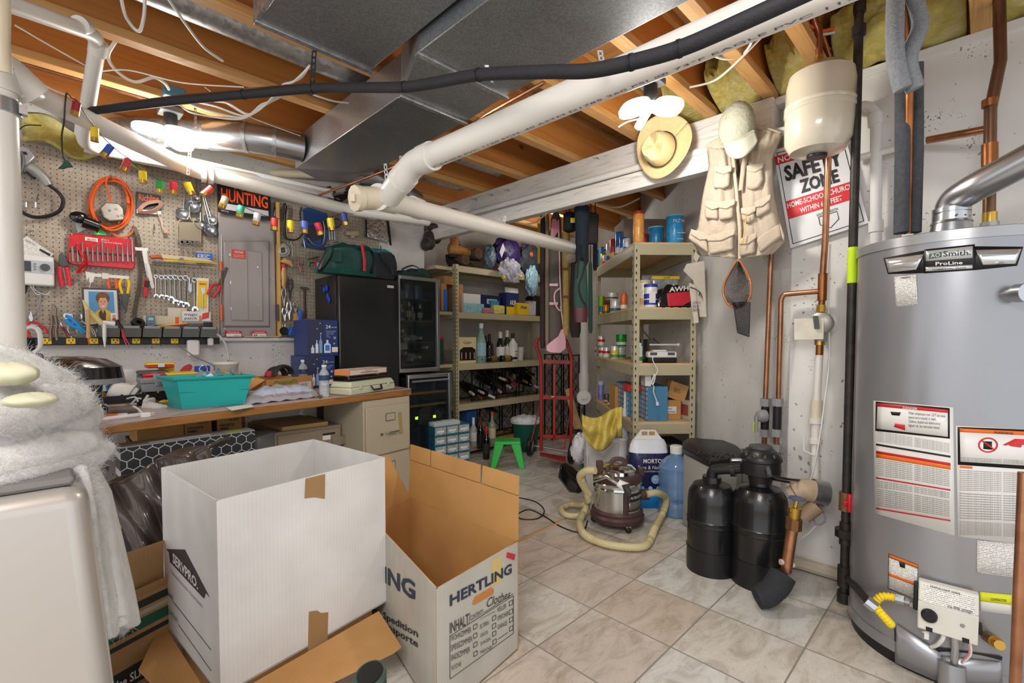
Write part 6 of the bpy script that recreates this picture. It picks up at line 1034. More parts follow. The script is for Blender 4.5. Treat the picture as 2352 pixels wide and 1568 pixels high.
for k in range(3):lattice(rx+k*.34-.02,rx+k*.34+.28,LV[4],LV[3]-.07,SY_+.12,SY_+.33,('left','middle','right')[k]+' black lattice wine rack on the bottom shelf')
lx=WY(1262,900,SY_-.10).x
lattice(lx,lx+.30,.01,.98,SY_-.14,SY_-.03,'tall lattice wine rack standing behind the hand truck');lattice(lx+.35,lx+.66,.01,.96,SY_-.10,SY_-.02,'rightmost tall lattice wine rack by the drain pipe')
WB=[(690-1000+1000,0)]
wl=[(732,585,'#1a1012'),(830,600,'#151515'),(905,680,'#1b1b16'),(1010,670,'#b5c0ae'),(1025,672,'#c22a55'),(1120,718,'#b0204a'),(1060,590,'#1d1d1d'),(1180,620,'#141414'),(1210,695,'#8a7a3a'),(1275,625,'#151515'),(1290,690,'#8a7a3a'),(1310,740,'#b9c2c6'),(975,780,'#b79aa2'),(915,830,'#e6e6e6'),(730,800,'#c8bfb2'),(820,790,'#c0b8aa'),(800,835,'#6a4a1c'),(940,955,'#16160f'),(1060,740,'#b8b8b4'),(960,730,'#43202a')]
for k,(gx,gy,cc)in enumerate(wl):
 px,py=G_(gx,gy);p=WY(px,py,SY_+.05);bottle(p+V((-.05 if k%2 else.04,.28,.08)),.31,.037,DK if k%3 else DG,'wine bottle lying neck forward in the lattice racks',cc,'#c9c2b4' if k%4==0 else None,group='wine bottles lying in the lattice racks',ax=(.16 if k%2 else-.13,-.93,-.27))
def fbottle(px,py,hp_,wp_,mat_,nk,lb,lab,cap=.2,h0=0,shape=0,name='wine_bottle',ll=(.18,.5)):
 p=FL(px,py,h0);s=spx(p);return bottle(p,hp_*s,wp_*s/2,mat_,lab,nk,lb,cap=cap,shape=shape,name=name,ll=ll),p,s
zb5=LV[4]
fbottle(*G_(735,1270),66,17,CLB,'#e8ecf2','#eceae4','clear bourbon bottle with white label on the bottom shelf',.25,zb5,name='spirit_bottle');fbottle(*G_(797,1290),72,17,DK,'#7a1f22','#1c1416','dark red wine bottle with red foil leftmost of the standing pair',.25,zb5-.02);fbottle(*G_(903,1245),72,17,mt('#aab6a0',.05,0,alpha=.6,coat=1),'#d9622a','#d8cfa8','clear tequila bottle with orange cap behind the green stool',.1,zb5,name='spirit_bottle');fbottle(*G_(850,1385),75,17,DK,'#d62a2e','#34343a','red capped wine bottle standing on the floor by the shelf',.22)
p=FL(*G_(705,1100),.12);one(M().cb(WY(*G_(692,1010),SY_+.12),(.13,0,0),(0,.1,0),(0,0,.14)),'blue_box',mt('#27508c',.4),'blue carton behind the parts cabinet','box')
def ycab(G0,G1,G2,zb,h,Y):pass
pc0=FL(*G_(380,1400),.27);
t=thing('parts_cabinet','teal small parts cabinet with rows of clear labelled drawers','parts cabinet',(2.3,3.0,.2));Yc=None
pl=P(998,1000,3.75);pr_=P(1079,990,3.95);u=(pr_-pl);u.z=0;dyc=V((-u.y,u.x,0)).normalized();zc=.13;o=V((pl.x,pl.y,zc));ztop=P(998,982,3.75).z;hC=ztop-zc;TC=mt('#2b7186',.4,.2)
M().ob(o,V((0,0,0))+u.normalized()*.008,dyc*.16,UP*hC).ob(o+u-u.normalized()*.008,u.normalized()*.008,dyc*.16,UP*hC).ob(o,u,dyc*.16,UP*.008).ob(o+UP*(hC-.008),u,dyc*.16,UP*.008).ob(o+dyc*.155,u,dyc*.005,UP*hC).done('case',TC,t)
rows=4
for j in range(rows):
 zz=hC*j/rows;M().ob(o+UP*(zz+.0)-dyc*.001,u,dyc*.1,UP*.012).done('divider',TC,t)
 for i in range(3):
  d_=o+u*(i/3+.015)+UP*(zz+.014)-dyc*.004;dr=M().ob(d_,u*.295,dyc*.12,UP*(hC/rows-.018)).done('drawer',mt('#b9c1c4',.1,0,.35,60,alpha=.75),t);M().ob(d_+u*.04+UP*.018-dyc*.002,u*.2,dyc*.002,UP*.016).done('label_strip',WHT,dr);M().ob(d_+u*.09+UP*.006-dyc*.010,u*.10,dyc*.01,UP*.008).done('pull',mt('#d5dadc',.2),dr)
p=o+UP*(hC+.001)+dyc*.02+u*.02;M_=M()
for i in range(7):M_.ob(p+u*.12*i,u*.008,dyc*.11,UP*.03)
for i in range(4):M_.ob(p+dyc*.034*i,u*.73,dyc*.003,UP*.03)
one(M_,'clear_organizer',mt('#dfe6e8',.05,0,alpha=.45),'clear compartment tray lying on the teal parts cabinet','organizer')
one(M().ob(V((o.x,o.y,0)),u,dyc*.16,UP*(zc-.002)),'storage_crate',mt('#37525a',.6),'dark crate supporting the teal parts cabinet','crate',bev=.01)
p=FL(955,1085,0);one(M().cb(p+V((.0,.16,.17)),(.20,0,0),(0,.16,0),(0,0,.34)),'plastic_bin',mt('#3b5660',.4),'dark grey green lidded bin between file cabinet and parts cabinet','bin',bev=.03)
def boot(c,d,lab,mat,sole,L=.28,h=.20,lean=0):
 t=thing('work_boot',lab,'boot',c);d=V(d).normalized();s_=d.cross(UP).normalized();L=L
 pr=[(-.5,.05,.12),(-.38,.055,.12),(-.15,.055,.11),(.1,.05,.085),(.3,.045,.065),(.46,.035,.05),(.5,.01,.03)]
 vs=[];N=12
 for x,wd,hh in pr:
  for k in range(N):
   a=2*math.pi*k/N;vs.append(c+d*x*L+s_*math.cos(a)*wd*.9+UP*(.025+hh*.5+math.sin(a)*hh*.5))
 M().add(vs,[(i*N+k,i*N+(k+1)%N,(i+1)*N+(k+1)%N,(i+1)*N+k)for i in range(len(pr)-1)for k in range(N)]+[list(range(N))[::-1],list(range((len(pr)-1)*N,len(pr)*N))]).done('foot',mat,t,sub=1)
 M().tube([c-d*L*.32+UP*.06,c-d*L*.30+UP*(h*.7),c-d*L*.33+UP*h],[(.05,.045),(.048,.042),(.052,.048)],14).done('shaft',mat,t);M().tube([c-d*L*.33+UP*h,c-d*L*.33+UP*(h+.012)],[(.053,.048),(.05,.046)],14).done('collar',sole,t)
 sp=[(-.52,.045),(-.3,.05),(0,.044),(.25,.052),(.45,.045),(.54,.02)];M().prism([c+d*x*L+s_*w2 for x,w2 in sp]+[c+d*x*L-s_*w2 for x,w2 in sp[::-1]],UP*.03).done('sole',sole,t,bev=.004)
 for k in range(5):q=c+d*L*(-.12+.0*k)+UP*(.10+.02*k);M().tube([q-s_*.02+d*(.02-.012*k),q+s_*.02+d*(.02-.012*k)],.004,6).done('lace',BLK,t)
 return t
TANB=mt('#b07a3c',.6,0,.15,30);SOL=mt('#26211e',.8);
p=WY(1060,575,SY_+.16);bz=LV[0]+.012+.10;boot(V((p.x,SY_+.12,bz-.02)),(1,-.15,0),'tan leather work boot lying highest on the shelf heap, toe to the right',TANB,SOL,.36,.27)
for k,(px,py,lab)in enumerate(((1068,596,'left brown deep treaded boot sole facing the camera on the shelf edge'),(1098,582,'right brown deep treaded boot sole facing the camera on the shelf edge'))):
 p=WY(px,py,SY_+.02);p.z=max(p.z,LV[0]+.05);t=thing('work_boot',lab,'boot',p);M().tube([p,p+V((0,.03,0)),p+V((0,.22,-.01))],[(.048,.055),(.05,.058),(.04,.045)],16).done('upper',mt('#5a4636',.8),t);mb=M()
 for i in range(-2,3):
  for j in range(-3,4):
   if(i/2.6)**2+(j/3.6)**2<1:mb.cb(p+V((i*.018,-.008,j*.014)),(.012,0,0),(0,.014,0),(0,0,.009))
 mb.done('treads',mt('#7a6248',.9),t)
t=thing('roller_skate_bag','wrinkled dark brown leather gloves heaped at the left of the boots','gloves',WY(1010,560,SY_+.1));
for(x,y,a_,b_)in((1265,420,.06,.09),(1330,370,.055,.085),(1300,300,.05,.04),(1230,460,.04,.06)):M_=M().sph(WY(*E_(x,y),SY_+.10),.06,14,(a_/.06,1,b_/.06));M_.done('glove',mt('#3a332e',.45,0,.2,30,1,40),t)
M().tube([V((p.x-.30,SY_+.1,LV[0]+.03)),V((p.x-.1,SY_+.1,LV[0]+.035)),V((p.x+.0,SY_+.12,LV[0]+.03))],[(.07,.028)]*3,12).done('dark_base_cloth',mt('#241d1b',.9),t)
p=WY(1048,497,3.45);t=thing('fishing_reel','small tan and black device on the beam end above the boots','tool',p);M().cb(WY(*E_(1495,145),3.3),(.055,0,0),(0,.03,0),(0,0,.05)).done('tan_body',mt('#8d7650',.5),t,bev=.008);M().cb(WY(*E_(1500,145),3.28),(.025,0,0),(0,.01,0),(0,0,.02)).done('window',DGREY,t);M().tube(smooth_path([WY(*E_(x,y),3.3)for x,y in((1540,180),(1570,120),(1600,80),(1560,60))]),.012,8).done('black_handle',BLK,t);M().tube(smooth_path([WY(*E_(x,y),3.3)for x,y in((1395,170),(1420,135),(1450,150),(1440,175))]),.006,8).done('black_clip',BLK,t)
def bag(c,rx_,ry_,rz_,mat,lab,cat='bag',name='plastic_bag',sd=1,extra=None,n=16,cr=.22):
 r_=random.Random(sd);o=[r_.uniform(0,6)for _ in range(6)];t=thing(name,lab,cat,(c.x,c.y,c.z-rz_))
 rx_*=1.2;rz_*=1.2
 def fn(u,v):
  a=2*math.pi*u;b=math.pi*(v-.5);k=1+cr*(.5*math.sin(5*a+o[0]+3*v)*math.cos(4*b+o[1])+.3*math.sin(9*a+o[2])*math.sin(7*b+o[3])+.25*math.sin(15*a+8*b+o[4]));k=k if abs(v-.5)<.49 else 1
  k*=1 if u not in(0,1)else 1
  return c+V((math.cos(a)*math.cos(b)*rx_*k,math.sin(a)*math.cos(b)*ry_*k,math.sin(b)*rz_*k))
 M().grid(lambda u,v:fn(0 if u==1 else u,v),n*2,n).done('crumpled_body',mat,t,smooth=60)
 if extra:extra(t)
 return t
bag(WY(1165,580,SY_+.12),.17,.09,.12,mt('#3a2a63',.35,0,.5,12,.4,30),'purple and white toilet roll package on top of the shelf',name='tissue_package',sd=2,extra=lambda t:(PN(WY(1152,592,SY_-.005),V((.05,0,.10)),V((-.03,0,.055)),mt('#d8d4dc',.5),t,'white_flash'),TX('sue',WY(1160,590,SY_-.01),V((.02,0,-.06)),V((.05,0,.01)),BLK,t,bold=.02)))
bag(WY(1125,590,SY_+.05),.06,.05,.10,mt('#56707a',.3,0,.5,30,.8,40),'greenish clear bag of bottles beside the brown boots',sd=3);bag(WY(1172,622,SY_-.05),.12,.05,.085,mt('#c8c9d6',.12,0,.2,60,1,30,alpha=.55),'crinkled clear cellophane hanging over the top shelf edge',sd=4,n=22,cr=.5,extra=lambda t:(M().sph(WY(1157,637,SY_-.1),.022,8).done('orange_sticker',YEL,t),M().sph(WY(1196,635,SY_-.1),.018,8).done('orange_sticker',YEL,t)))
bag(WY(1222,645,SY_-.03),.075,.05,.13,mt('#9cc3d6',.3,0,.3,60,.8,30),'pale blue patterned plastic bag hanging at the shelf corner',sd=5,extra=lambda t:TX('TOWELS',WY(1210,664,SY_-.10),V((.09,0,-.01)),V((0,0,.03)),NAVY,t,bold=.02))
bag(WY(1215,600,SY_+.10),.16,.08,.16,mt('#3b4048',.6,0,.3,30,.6,30),'dark grey plastic bag bulging at the right of the top shelf',sd=6);bag(WY(1236,575,SY_+.1),.07,.05,.13,mt('#3a8a3a',.4,0,.6,14,.3,30),'green package with an orange spot on the top shelf',sd=7,extra=lambda t:M().sph(WY(1221,584,SY_+.03),.03,10,(1,.3,1)).done('orange_spot',ORG,t))
# ================= ALCOVE: hanging cases =================
def hang(px0,px1,pyt,pyb,Z,mat,lab,name='gun_case',th=.05,taper_=.8):
 a=P((px0+px1)/2,pyt,Z);b=P((px0+px1)/2,pyb,Z);s=Z/FPX;w0=(px1-px0)*s/2;t=thing(name,lab,'case',(b.x,b.y,b.z))
 M().tube([a,a+(b-a)*.05,a+(b-a)*.5,a+(b-a)*.93,b],[(w0*.5*taper_,th*.3),(w0*taper_,th*.5),(w0,th*.5),(w0,th*.5),(w0*.7,th*.35)],14,flat=R).done('sleeve',mat,t);M().tube([a,a+UP*.12],.004,6).done('hanging_loop',BLK,t);return t
CT=mt('#5f5750',.8,0,.1,50,.2,90)
t=hang(1262,1292,488,800,3.95,CT,'long grey brown gun case with pink trim hanging behind the hand truck')
for y in(657,700):M().ob(P(1262,y,3.91),R*.07,F*.003,UP*.022).done('pink_band',mt('#e3b9bd',.6),t)
M().tube([P(1283,505,3.9),P(1286,640,3.9),P(1290,720,3.9),P(1297,770,3.9)],.006,6).done('pink_piping',mt('#e3b9bd',.6),t)
M().tube(smooth_path([P(*AL(x,y),3.88)for x,y in((395,930),(345,980),(340,1060),(370,1140),(410,1170),(405,1120))]),.007,6).done('pink_handle',mt('#e3b9bd',.6),t)
M().prism([P(*AL(x,y),3.89)for x,y in((255,1540),(300,1500),(380,1440),(410,1370),(440,1360),(460,1500),(455,1570),(400,1615),(300,1610),(255,1590))],F*.02).done('pink_toe',mt('#e0aeb8',.6),t);M().prism([P(*AL(x,y),3.89)for x,y in((315,200),(350,195),(390,250),(385,320),(345,385),(300,385),(305,300))],F*.02).done('pink_top',mt('#d98f96',.6),t)
hang(1240,1254,480,800,4.05,mt('#3a2628',.8),'narrow dark maroon gun case leftmost in the hanging row',th=.04);hang(1252,1263,490,800,4.0,mt('#857566',.8),'thin taupe edged case beside the pink trimmed one',th=.03)
t=hang(1293,1309,500,770,3.9,mt('#b0904a',.75,0,.15,30),'mustard yellow fabric tube case hanging in the alcove',th=.055,taper_=1)
for y in(620,684):M().ob(P(1293,y,3.86),R*.058,F*.003,UP*.018).done('brown_band',mt('#6b4a28',.6),t)
hang(1309,1334,560,775,3.85,mt('#2a2220',.8),'dark brown gun case right of the mustard tube case');
t=hang(1318,1350,600,738,3.40,mt('#2f4a46',.8,0,.1,40,.2,80),'dark green canvas gun case with maroon leather toe',th=.05);M().tube([P(1334,707,3.39),P(1334,740,3.39)],[(.050,.03),(.046,.026)],14,flat=R).done('leather_toe',mt('#56282a',.35),t);M().tube(smooth_path([P(*AL(x,y),3.36)for x,y in((580,820),(600,620),(640,590),(670,640),(640,780),(600,900),(620,1020),(680,1120))]),.005,6).done('strap',mt('#2a1a1a',.6),t)
hang(1351,1361,600,765,3.6,mt('#24423b',.8),'slim green gun sock next to the tall shelf',th=.03);hang(1322,1352,470,610,3.45,mt('#1b2630',.9,0,.2,20),'dark navy jacket hanging above the green gun case',name='jacket',th=.09,taper_=1.2)
hang(1294,1322,488,532,3.6,mt('#17181c',.9),'black cap with an orange square badge hanging under the beam',name='cap',th=.1,taper_=1);one(M().cb(P(1316,506,3.54),R*.035,F*.004,UP*.035),'badge',YEL,'small orange square badge on the black cap','badge')
hang(1340,1374,490,560,3.7,mt('#3c3a38',.9,0,.2,20),'grey brown garment hanging behind the shelf top',name='jacket',th=.08,taper_=1.1);hang(1362,1372,488,620,3.9,mt('#1f2226',.9),'black garment bag behind the tall shelf corner',name='garment_bag',th=.08)
one(M().cb(P(1240,560,4.2),R*.04,F*.03,UP*.35),'yellow_level',mt('#b5a01c',.5),'yellow spirit level standing behind the gun cases','level')
t=thing('plank','split wooden plank leaning behind the hand truck','plank',FL(1338,1010));M().hexa([P(1318,985,4.9),P(1338,985,4.9),P(1338,985,4.93),P(1318,985,4.93),P(1298,895,5.0),P(1310,890,5.0),P(1310,890,5.03),P(1298,895,5.03)]).done('board',m_wood('split_plank','#c39a68','#8f6a3e','z',3),t)
HZ=4.35
t=thing('hand_truck','red two wheel hand truck with looped handle standing in front of the wine racks','hand truck',FL(1265,1050));HR=mt('#a93028',.35,0,.08,20)
def hp2(px,py,dz=0):return P(px,py,HZ+dz)
fr_=smooth_path([hp2(1243,1035),hp2(1243,950),hp2(1243,850),hp2(1240,820),hp2(1232,795),hp2(1234,780),hp2(1250,776),hp2(1275,776),hp2(1297,779),hp2(1305,795),hp2(1312,825),hp2(1312,850),hp2(1312,950),hp2(1312,1050)],5);M().tube(fr_,.0155,14).done('frame',HR,t)
for y in(838,920,1010):M().ob(hp2(1243,y-4),hp2(1312,y-2)-hp2(1243,y-4),F*.006,UP*.034).done('cross_bar',HR,t)
M().ob(hp2(1270,1010),R*.022,F*.008,UP*.70).done('centre_bar',HR,t)
for a_,b_ in(((1241,925),(1220,1015)),((1312,930),(1296,1030))):M().tube([hp2(a_[0],a_[1],.01),hp2(b_[0],b_[1],-.10)],[(.014,.005)]*2,8).done('brace',mt('#a8544c',.4),t)
M().prism([hp2(1240,1040),hp2(1300,1050),P(1300,1062,4.1),P(1240,1048,4.1)],UP*.008).done('toe_plate',HR,t)
ax0=P(1220,1022,4.4);ax1=P(1314,1038,4.28);wd=(ax1-ax0).normalized();M().tube([ax0,ax1],.008,10).done('axle',STEEL,t)
for c_ in(ax0,ax1):M().lathe([(.055,-.022),(.09,-.024),(.105,-.012),(.105,.012),(.09,.024),(.055,.022),(.055,-.022)],c_,wd,n=28).done('wheel',BLK,t);M().lathe([(.0,-.018),(.056,-.016),(.056,.016),(.0,.018)],c_,wd,n=24).done('hub',STEEL,t)
PN(hp2(1266,912)-F*.012,R*.03,UP*.014,mt('#d9b45a',.5),t,'label_plate')
p=FL(1208,1034);t=thing('waste_basket','dark green plastic waste basket lined with a white bag','waste basket',p);GG=mt('#17584c',.4);s=spx(p)
M().lathe([(.10,0),(.105,.01),(.135,.28),(.14,.30)],p,n=28,sx=1.05,sy=.8,xd=R).done('basket',GG,t);M().lathe([(.141,.285),(.148,.292),(.146,.325),(.135,.34),(.125,.30)],p,n=40,sx=1.08,sy=.85,xd=R).done('rim_liner',mt('#dfe2e6',.4,0,0,8,.8,30),t);M_=M();pil(M_,p+UP*.315,R*.14,F*.11,.05,9,14);M_.done('liner_bag',mt('#cfd4dc',.3,0,.1,30,.8,30),t)
p=FL(1166,1068);t=thing('step_stool','bright green plastic step stool on the floor','stool',p);hz=.235;tw=.115;td=.085;bw=.155;bd=.12;LG=mt('#2fc04a',.3)
M().hexa([p+R*x*tw+F*y*td+UP*(hz-.03)for x,y in((-1.06,-1.06),(1.06,-1.06),(1.06,1.06),(-1.06,1.06))]+[p+R*x*tw+F*y*td+UP*hz for x,y in((-1,-1),(1,-1),(1,1),(-1,1))]).done('seat',LG,t,bev=.010,seg=3)
for sx,sy in((-1,-1),(1,-1),(1,1),(-1,1)):
 tp=p+R*sx*tw+F*sy*td+UP*(hz-.02);bt=p+R*sx*bw+F*sy*bd;M().hexa([bt,bt-R*sx*.05,bt-R*sx*.05-F*sy*.012,bt-F*sy*.045,tp,tp-R*sx*.085,tp-R*sx*.085-F*sy*.02,tp-F*sy*.07]).done('leg',LG,t,bev=.006)
 # ================= TALL SHELF =================
SO=P(1455,778,3.35);SO.z=0;RW=.452;RD=1.24
def sq(x,y,z=0):return SO+R1*x+D1*y+UP*z
LR=[P(1463,556,3.35).z,P(1463,705,3.35).z,P(1463,834,3.35).z,P(1463,969,3.35).z,.12]
t=thing('metal_shelving','tall beige boltless shelving unit with particle board shelves of groceries','shelving unit',sq(RW/2,RD/2));BR=mt('#b7ae90',.4,.1,.04,10)
for(x,y,sx,sy)in((0,0,1,1),(RW,0,-1,1),(0,RD,1,-1),(RW,RD,-1,-1)):
 mb=M();post(mb,x,y,0,LR[0]+.0,sx,sy,ux=R1,uy=D1,o=SO);mb.mat(1)
 if y==0:slots(mb,sq(x if sx>0 else x-.042,0),R1,-D1,.05,LR[0]-.06,.052)
 if x==0:slots(mb,sq(0,y+(.042 if sy>0 else 0)),-D1,-R1,.05,LR[0]-.06,.052)
 mb.done('upright',[BR,mt('#2e2a22',.7)],t)
PBM=m_wood('particle_board','#d9b98c','#c6a06c','y',2,bump=0)
for i,z in enumerate(LR):
 mb=M()
 for o,u_,L_ in((sq(.003,-.001),R1,RW-.006),(sq(.003,RD-.012),R1,RW-.006)):mb.ob(o+UP*(z-.088),u_*L_,D1*.012,UP*.074)
 for o in(sq(-.001,.004),sq(RW-.011,.004)):mb.ob(o+UP*(z-.088),D1*(RD-.008),R1*.012,UP*.074)
 mb.done('beam',BR,t,bev=.003);M().ob(sq(-.002,.001,z-.014),R1*(RW+.004),D1*(RD-.002),UP*.014).done('shelf_board',PBM,t)
def sbox(x,y,w,d,h,lv,name,mat,lab,cat='box',bev=.002):t=thing(name,lab,cat,sq(x,y,LR[lv]));M().ob(sq(x,y,LR[lv]+.0005),R1*w,D1*d,UP*h).done('box_body',mat,t,bev=bev);return t,sq(x,y,LR[lv])
def scan(x,y,r,h,lv,name,cols,lab,cat='can',cap=None,group=None,z0=0,sh=None):
 t=thing(name,lab,cat,sq(x,y,LR[lv]+z0),group=group);b=sq(x,y,LR[lv]+z0+.0005)
 M().lathe([(r*.96,0),(r,.004),(r,h*.97),(r*.95,h)],b,n=20).done('can_body',mt(cols[0],.3,.3 if cap is None else 0,.25,40),t)
 for k,c_ in enumerate(cols[1:]):M().lathe([(r*1.01,h*(.12+.3*k)),(r*1.01,h*(.36+.3*k))],b,n=20).done('label_band',mt(c_,.4,0,.3,60),t)
 if cap:M().lathe([(r*cap[1],h*.985),(r*cap[1],h*(1+cap[2])),(r*cap[1]*.9,h*(1+cap[2])+.003)],b,n=20).done('lid',mt(cap[0],.4),t)
 return t
def onS(px,py,lv):
 d=ray(px,py);p=C0+d*((LR[lv]-H)/d.z);q=p-SO;return q.dot(R1),q.dot(D1)
def atx(px,x=.06):
 lo,hi=-.2,2.2
 for _ in range(40):
  m_=(lo+hi)/2;p=sq(x,m_);c=1176+FPX*(p.dot(R))/(p.dot(F));
  if c>px:lo=m_
  else:hi=m_
 return lo
t=scan(.045,.05,.038,.205,0,'spice_jar',['#d9964a'],'tall amber spice jar with red lid at the front corner of the top shelf','jar',('#c3322e',.85,.10));
t=scan(.325,.10,.060,.205,0,'drink_mix_tub',['#2f8fc6'],'large blue drink mix tub at the front of the top shelf','tub',('#8fd0dc',1.04,.03));TX('FRZ',sq(.29,.036,LR[0]+.15),R1*.05,UP*.022,WHT,t);TX('Vital',sq(.345,.04,LR[0]+.155),R1*.03+D1*.01,UP*.02,WHT,t);TX('~~~~~\n~~~~',sq(.315,.034,LR[0]+.03),R1*.06,UP*.05,WHT2,t)
scan(.23,.22,.055,.15,0,'drink_mix_tub',['#2379a8'],'smaller teal blue tub half hidden behind the large blue tub','tub',('#7fc6d2',1.04,.03));sbox(.06,.50,.36,.3,.29,0,'cardboard_box',mt('#9b8a80',.8),'pinkish brown cardboard box at the back of the top shelf')
for k,(x,y,c1,c2,lab)in enumerate(((.15,.25,'#8a2f22','#c9a04a','stacked dark red sauce can pair right of the amber jar'),(.19,.27,'#7a2a20','#3a6a2a','second dark red can beside the first behind the amber jar'))):scan(x,y,.03,.11,0,'food_can',[c1,c2,c1],lab)
TC_=[(1430,.13,['#2a68a8','#d9d9d9','#2a68a8'],.032,'tall blue drink can pair nearest the amber jar'),(1438,.10,['#c8ccd2','#2b6fb5','#c8ccd2'],.030,'silver and blue can in the row behind the amber jar'),(1421,.20,['#2e77b8','#cfd6dc','#1d3f72'],.034,'tall blue stack of cans in the middle of the top row'),(1408,.18,['#a8322a','#e0b54a','#a8322a'],.034,'red and gold stack of cans in the top row'),(1399,.17,['#cfd2cf','#3a6ea5','#cfd2cf'],.034,'white and blue stack of cans in the top row'),(1391,.09,['#e3e0da','#c62a4a'],.034,'white can with a red square label in the top row'),(1378,.09,['#d8a52a','#e8d23a'],.036,'yellow pasta can near the end of the top row'),(1386,.12,['#d9b11c','#d9b11c'],.034,'squat yellow can tin behind the white labelled can')]
for px,h,c_,r,lab in TC_:scan(.05,atx(px,.05),r,h,0,'food_can',c_,lab)
y=atx(1390,.16);t,o=sbox(.10,y,.12,.06,.24,0,'storage_bag_box',mt('#27406e',.4,0,.3,30),'blue storage bag box with white lettering behind the cans');TX('Ziploc',o+UP*.20-D1*.002,R1*.11,UP*.03,WHT,t,bold=.01);M().ob(o+UP*.09-D1*.001,R1*.09,-D1*.001,UP*.07).done('orange_picture',ORG,t)
sbox(.02,atx(1375,.0)+.02,.03,.10,.19,0,'cereal_box',mt('#2f86b8',.4),'bright blue box at the far end of the top shelf');sbox(.01,atx(1367,.0)-.03,.025,.08,.18,0,'cereal_box',mt('#1f5f94',.4),'dark blue box last on the top shelf')
t,o=sbox(.02,atx(1375,.02)-.02,.035,.12,.19,1,'snack_box',mt('#7ed321',.4,0,.1,20),'lime green box on the second tall shelf');sbox(.06,atx(1385,.07),.08,.06,.19,1,'snack_box',mt('#8a5a3a',.4,0,.5,30),'brown and blue snack packet behind the lime box')
scan(.04,atx(1381,.04),.022,.085,1,'juice_bottle',['#2a6fb0','#e0b020'],'small blue and yellow bottle beside the lime box','bottle');scan(.05,atx(1391,.05),.028,.09,1,'sauce_jar',['#e08a1e','#3a7a2a'],'orange sauce jar on the second tall shelf','jar');t=scan(.07,atx(1409,.07)-.05,.045,.12,1,'chicken_can',['#e2e2de','#4b7a78'],'big white and teal can reading BREAST','can');TX('BREAST',sq(.02,atx(1409,.07)-.09,LR[1]+.04),R1*.08-D1*.03,UP*.02,WHT,t,bold=.01)
scan(.08,atx(1409,.07)+.12,.058,.06,1,'meat_tin',['#dcdcd8','#7a4a3a'],'white tin lying on top of the BREAST can','tin',z0=.13);scan(.045,atx(1432,.045),.027,.125,1,'spice_bottle',['#d8622a','#e8e4dc'],'orange red bottle with white label on the second tall shelf','bottle',('#d8622a',.7,.08));t=scan(.10,.10,.052,.185,1,'protein_tub',['#d9d0bd','#c9a26a'],'tall cream tub with tan lid behind the post','tub',('#d9bd95',1.04,.06))
t=scan(.135,.05,.048,.145,1,'supplement_tub',['#e6e6ea','#25329a','#25329a'],'white tub with blue lid and blue label at the shelf front','tub',('#2a379e',1.03,.12));M().ob(sq(.11,-.0,LR[1]+.03),R1*.045,-D1*.001,UP*.08).done('white_label',WHT,t)
t=thing('zip_bag','large silver zip bag with yellow top band on the second tall shelf','bag',sq(.3,.2,LR[1]));M().prism([sq(.20,.22,LR[1]+.25),sq(.41,.22,LR[1]+.25),sq(.41,.22,LR[1]+.02),sq(.22,.22,LR[1]+.02)],D1*.05).done('foil_body',mt('#b4b8bd',.3,.5,.2,12,.9,25),t,bev=.015);M().ob(sq(.20,.215,LR[1]+.225),R1*.21,D1*.004,UP*.022).done('yellow_band',YEL,t);TX('GIVER',sq(.29,.213,LR[1]+.23),R1*.05,UP*.01,BLK,t)
one(M().prism([sq(.15,.30,LR[1]+.27),sq(.37,.30,LR[1]+.27),sq(.34,.30,LR[1]+.02),sq(.17,.30,LR[1]+.02)],D1*.03),'zip_bag',mt('#8d8f92',.3,.3,.2,15,.8,30),'grey zip bag standing behind the silver one','bag',bev=.01)
M_=M();pil(M_,sq(.31,.08,LR[1]),R1*.145,D1*.08,.15,17,20)
t=thing('protein_bag','black and red protein bag with white WHEY lettering lying on the second tall shelf','bag',sq(.3,.08,LR[1]));M_.done('black_bag',mt('#18171a',.25,0,.2,20,.7,25,coat=.4),t);M().prism([sq(.24,.0,LR[1]+.10),sq(.43,-.005,LR[1]+.115),sq(.44,-.01,LR[1]+.06),sq(.35,-.012,LR[1]+.01),sq(.245,-.012,LR[1]+.005)],D1*.02).done('red_panel',mt('#c62f3c',.3,0,.1,20,.4,25),t,bev=.004);TX('AWHE',sq(.25,-.006,LR[1]+.105),R1*.17+UP*.015,UP*.035,WHT,t,bold=.03)
t=thing('canvas_apron','cream canvas apron with printed text hung over the right shelf post','apron',P(1600,730,3.2));CV=mt('#d5ccbe',.9,0,.05,30,.3,60)
for pts in([(1450,670),(1480,610),(1640,580),(1660,1090),(1600,1090),(1540,760)],[(1500,780),(1560,800),(1590,1140),(1545,1150)],[(1560,500),(1600,540),(1570,600),(1540,560)]):M().prism([P(*K_(x,y),3.24 if pts[0][0]!=1500 else 3.22)for x,y in pts],F*.012).done('cloth_fold',CV,t,bev=.004)
TX('LORNA\nSERVE\nREFINE',P(*K_(1530,1040),3.215),R*.055,UP*.07,mt('#55586a',.7),t);M().tube(smooth_path([P(*K_(x,y),3.215)for x,y in((1510,820),(1560,840),(1600,870),(1620,920),(1600,870),(1590,900))]),.003,5).done('ink_drawing',BLK,t)
for k,(px,z0,lab)in enumerate(((1374,0,'bottom left red and white soup can on the third tall shelf'),(1383,0,'bottom middle red and white soup can on the third tall shelf'),(1393,0,'bottom right red and white soup can on the third tall shelf'),(1381,.10,'upper red and white can stacked alone on the third tall shelf'))):scan(.04,atx(px,.04),.033,.095,2,'soup_can',['#e4e2de','#e4e2de','#cf2030'],lab,group='red and white soup cans',z0=z0*1.05 if z0 else 0)
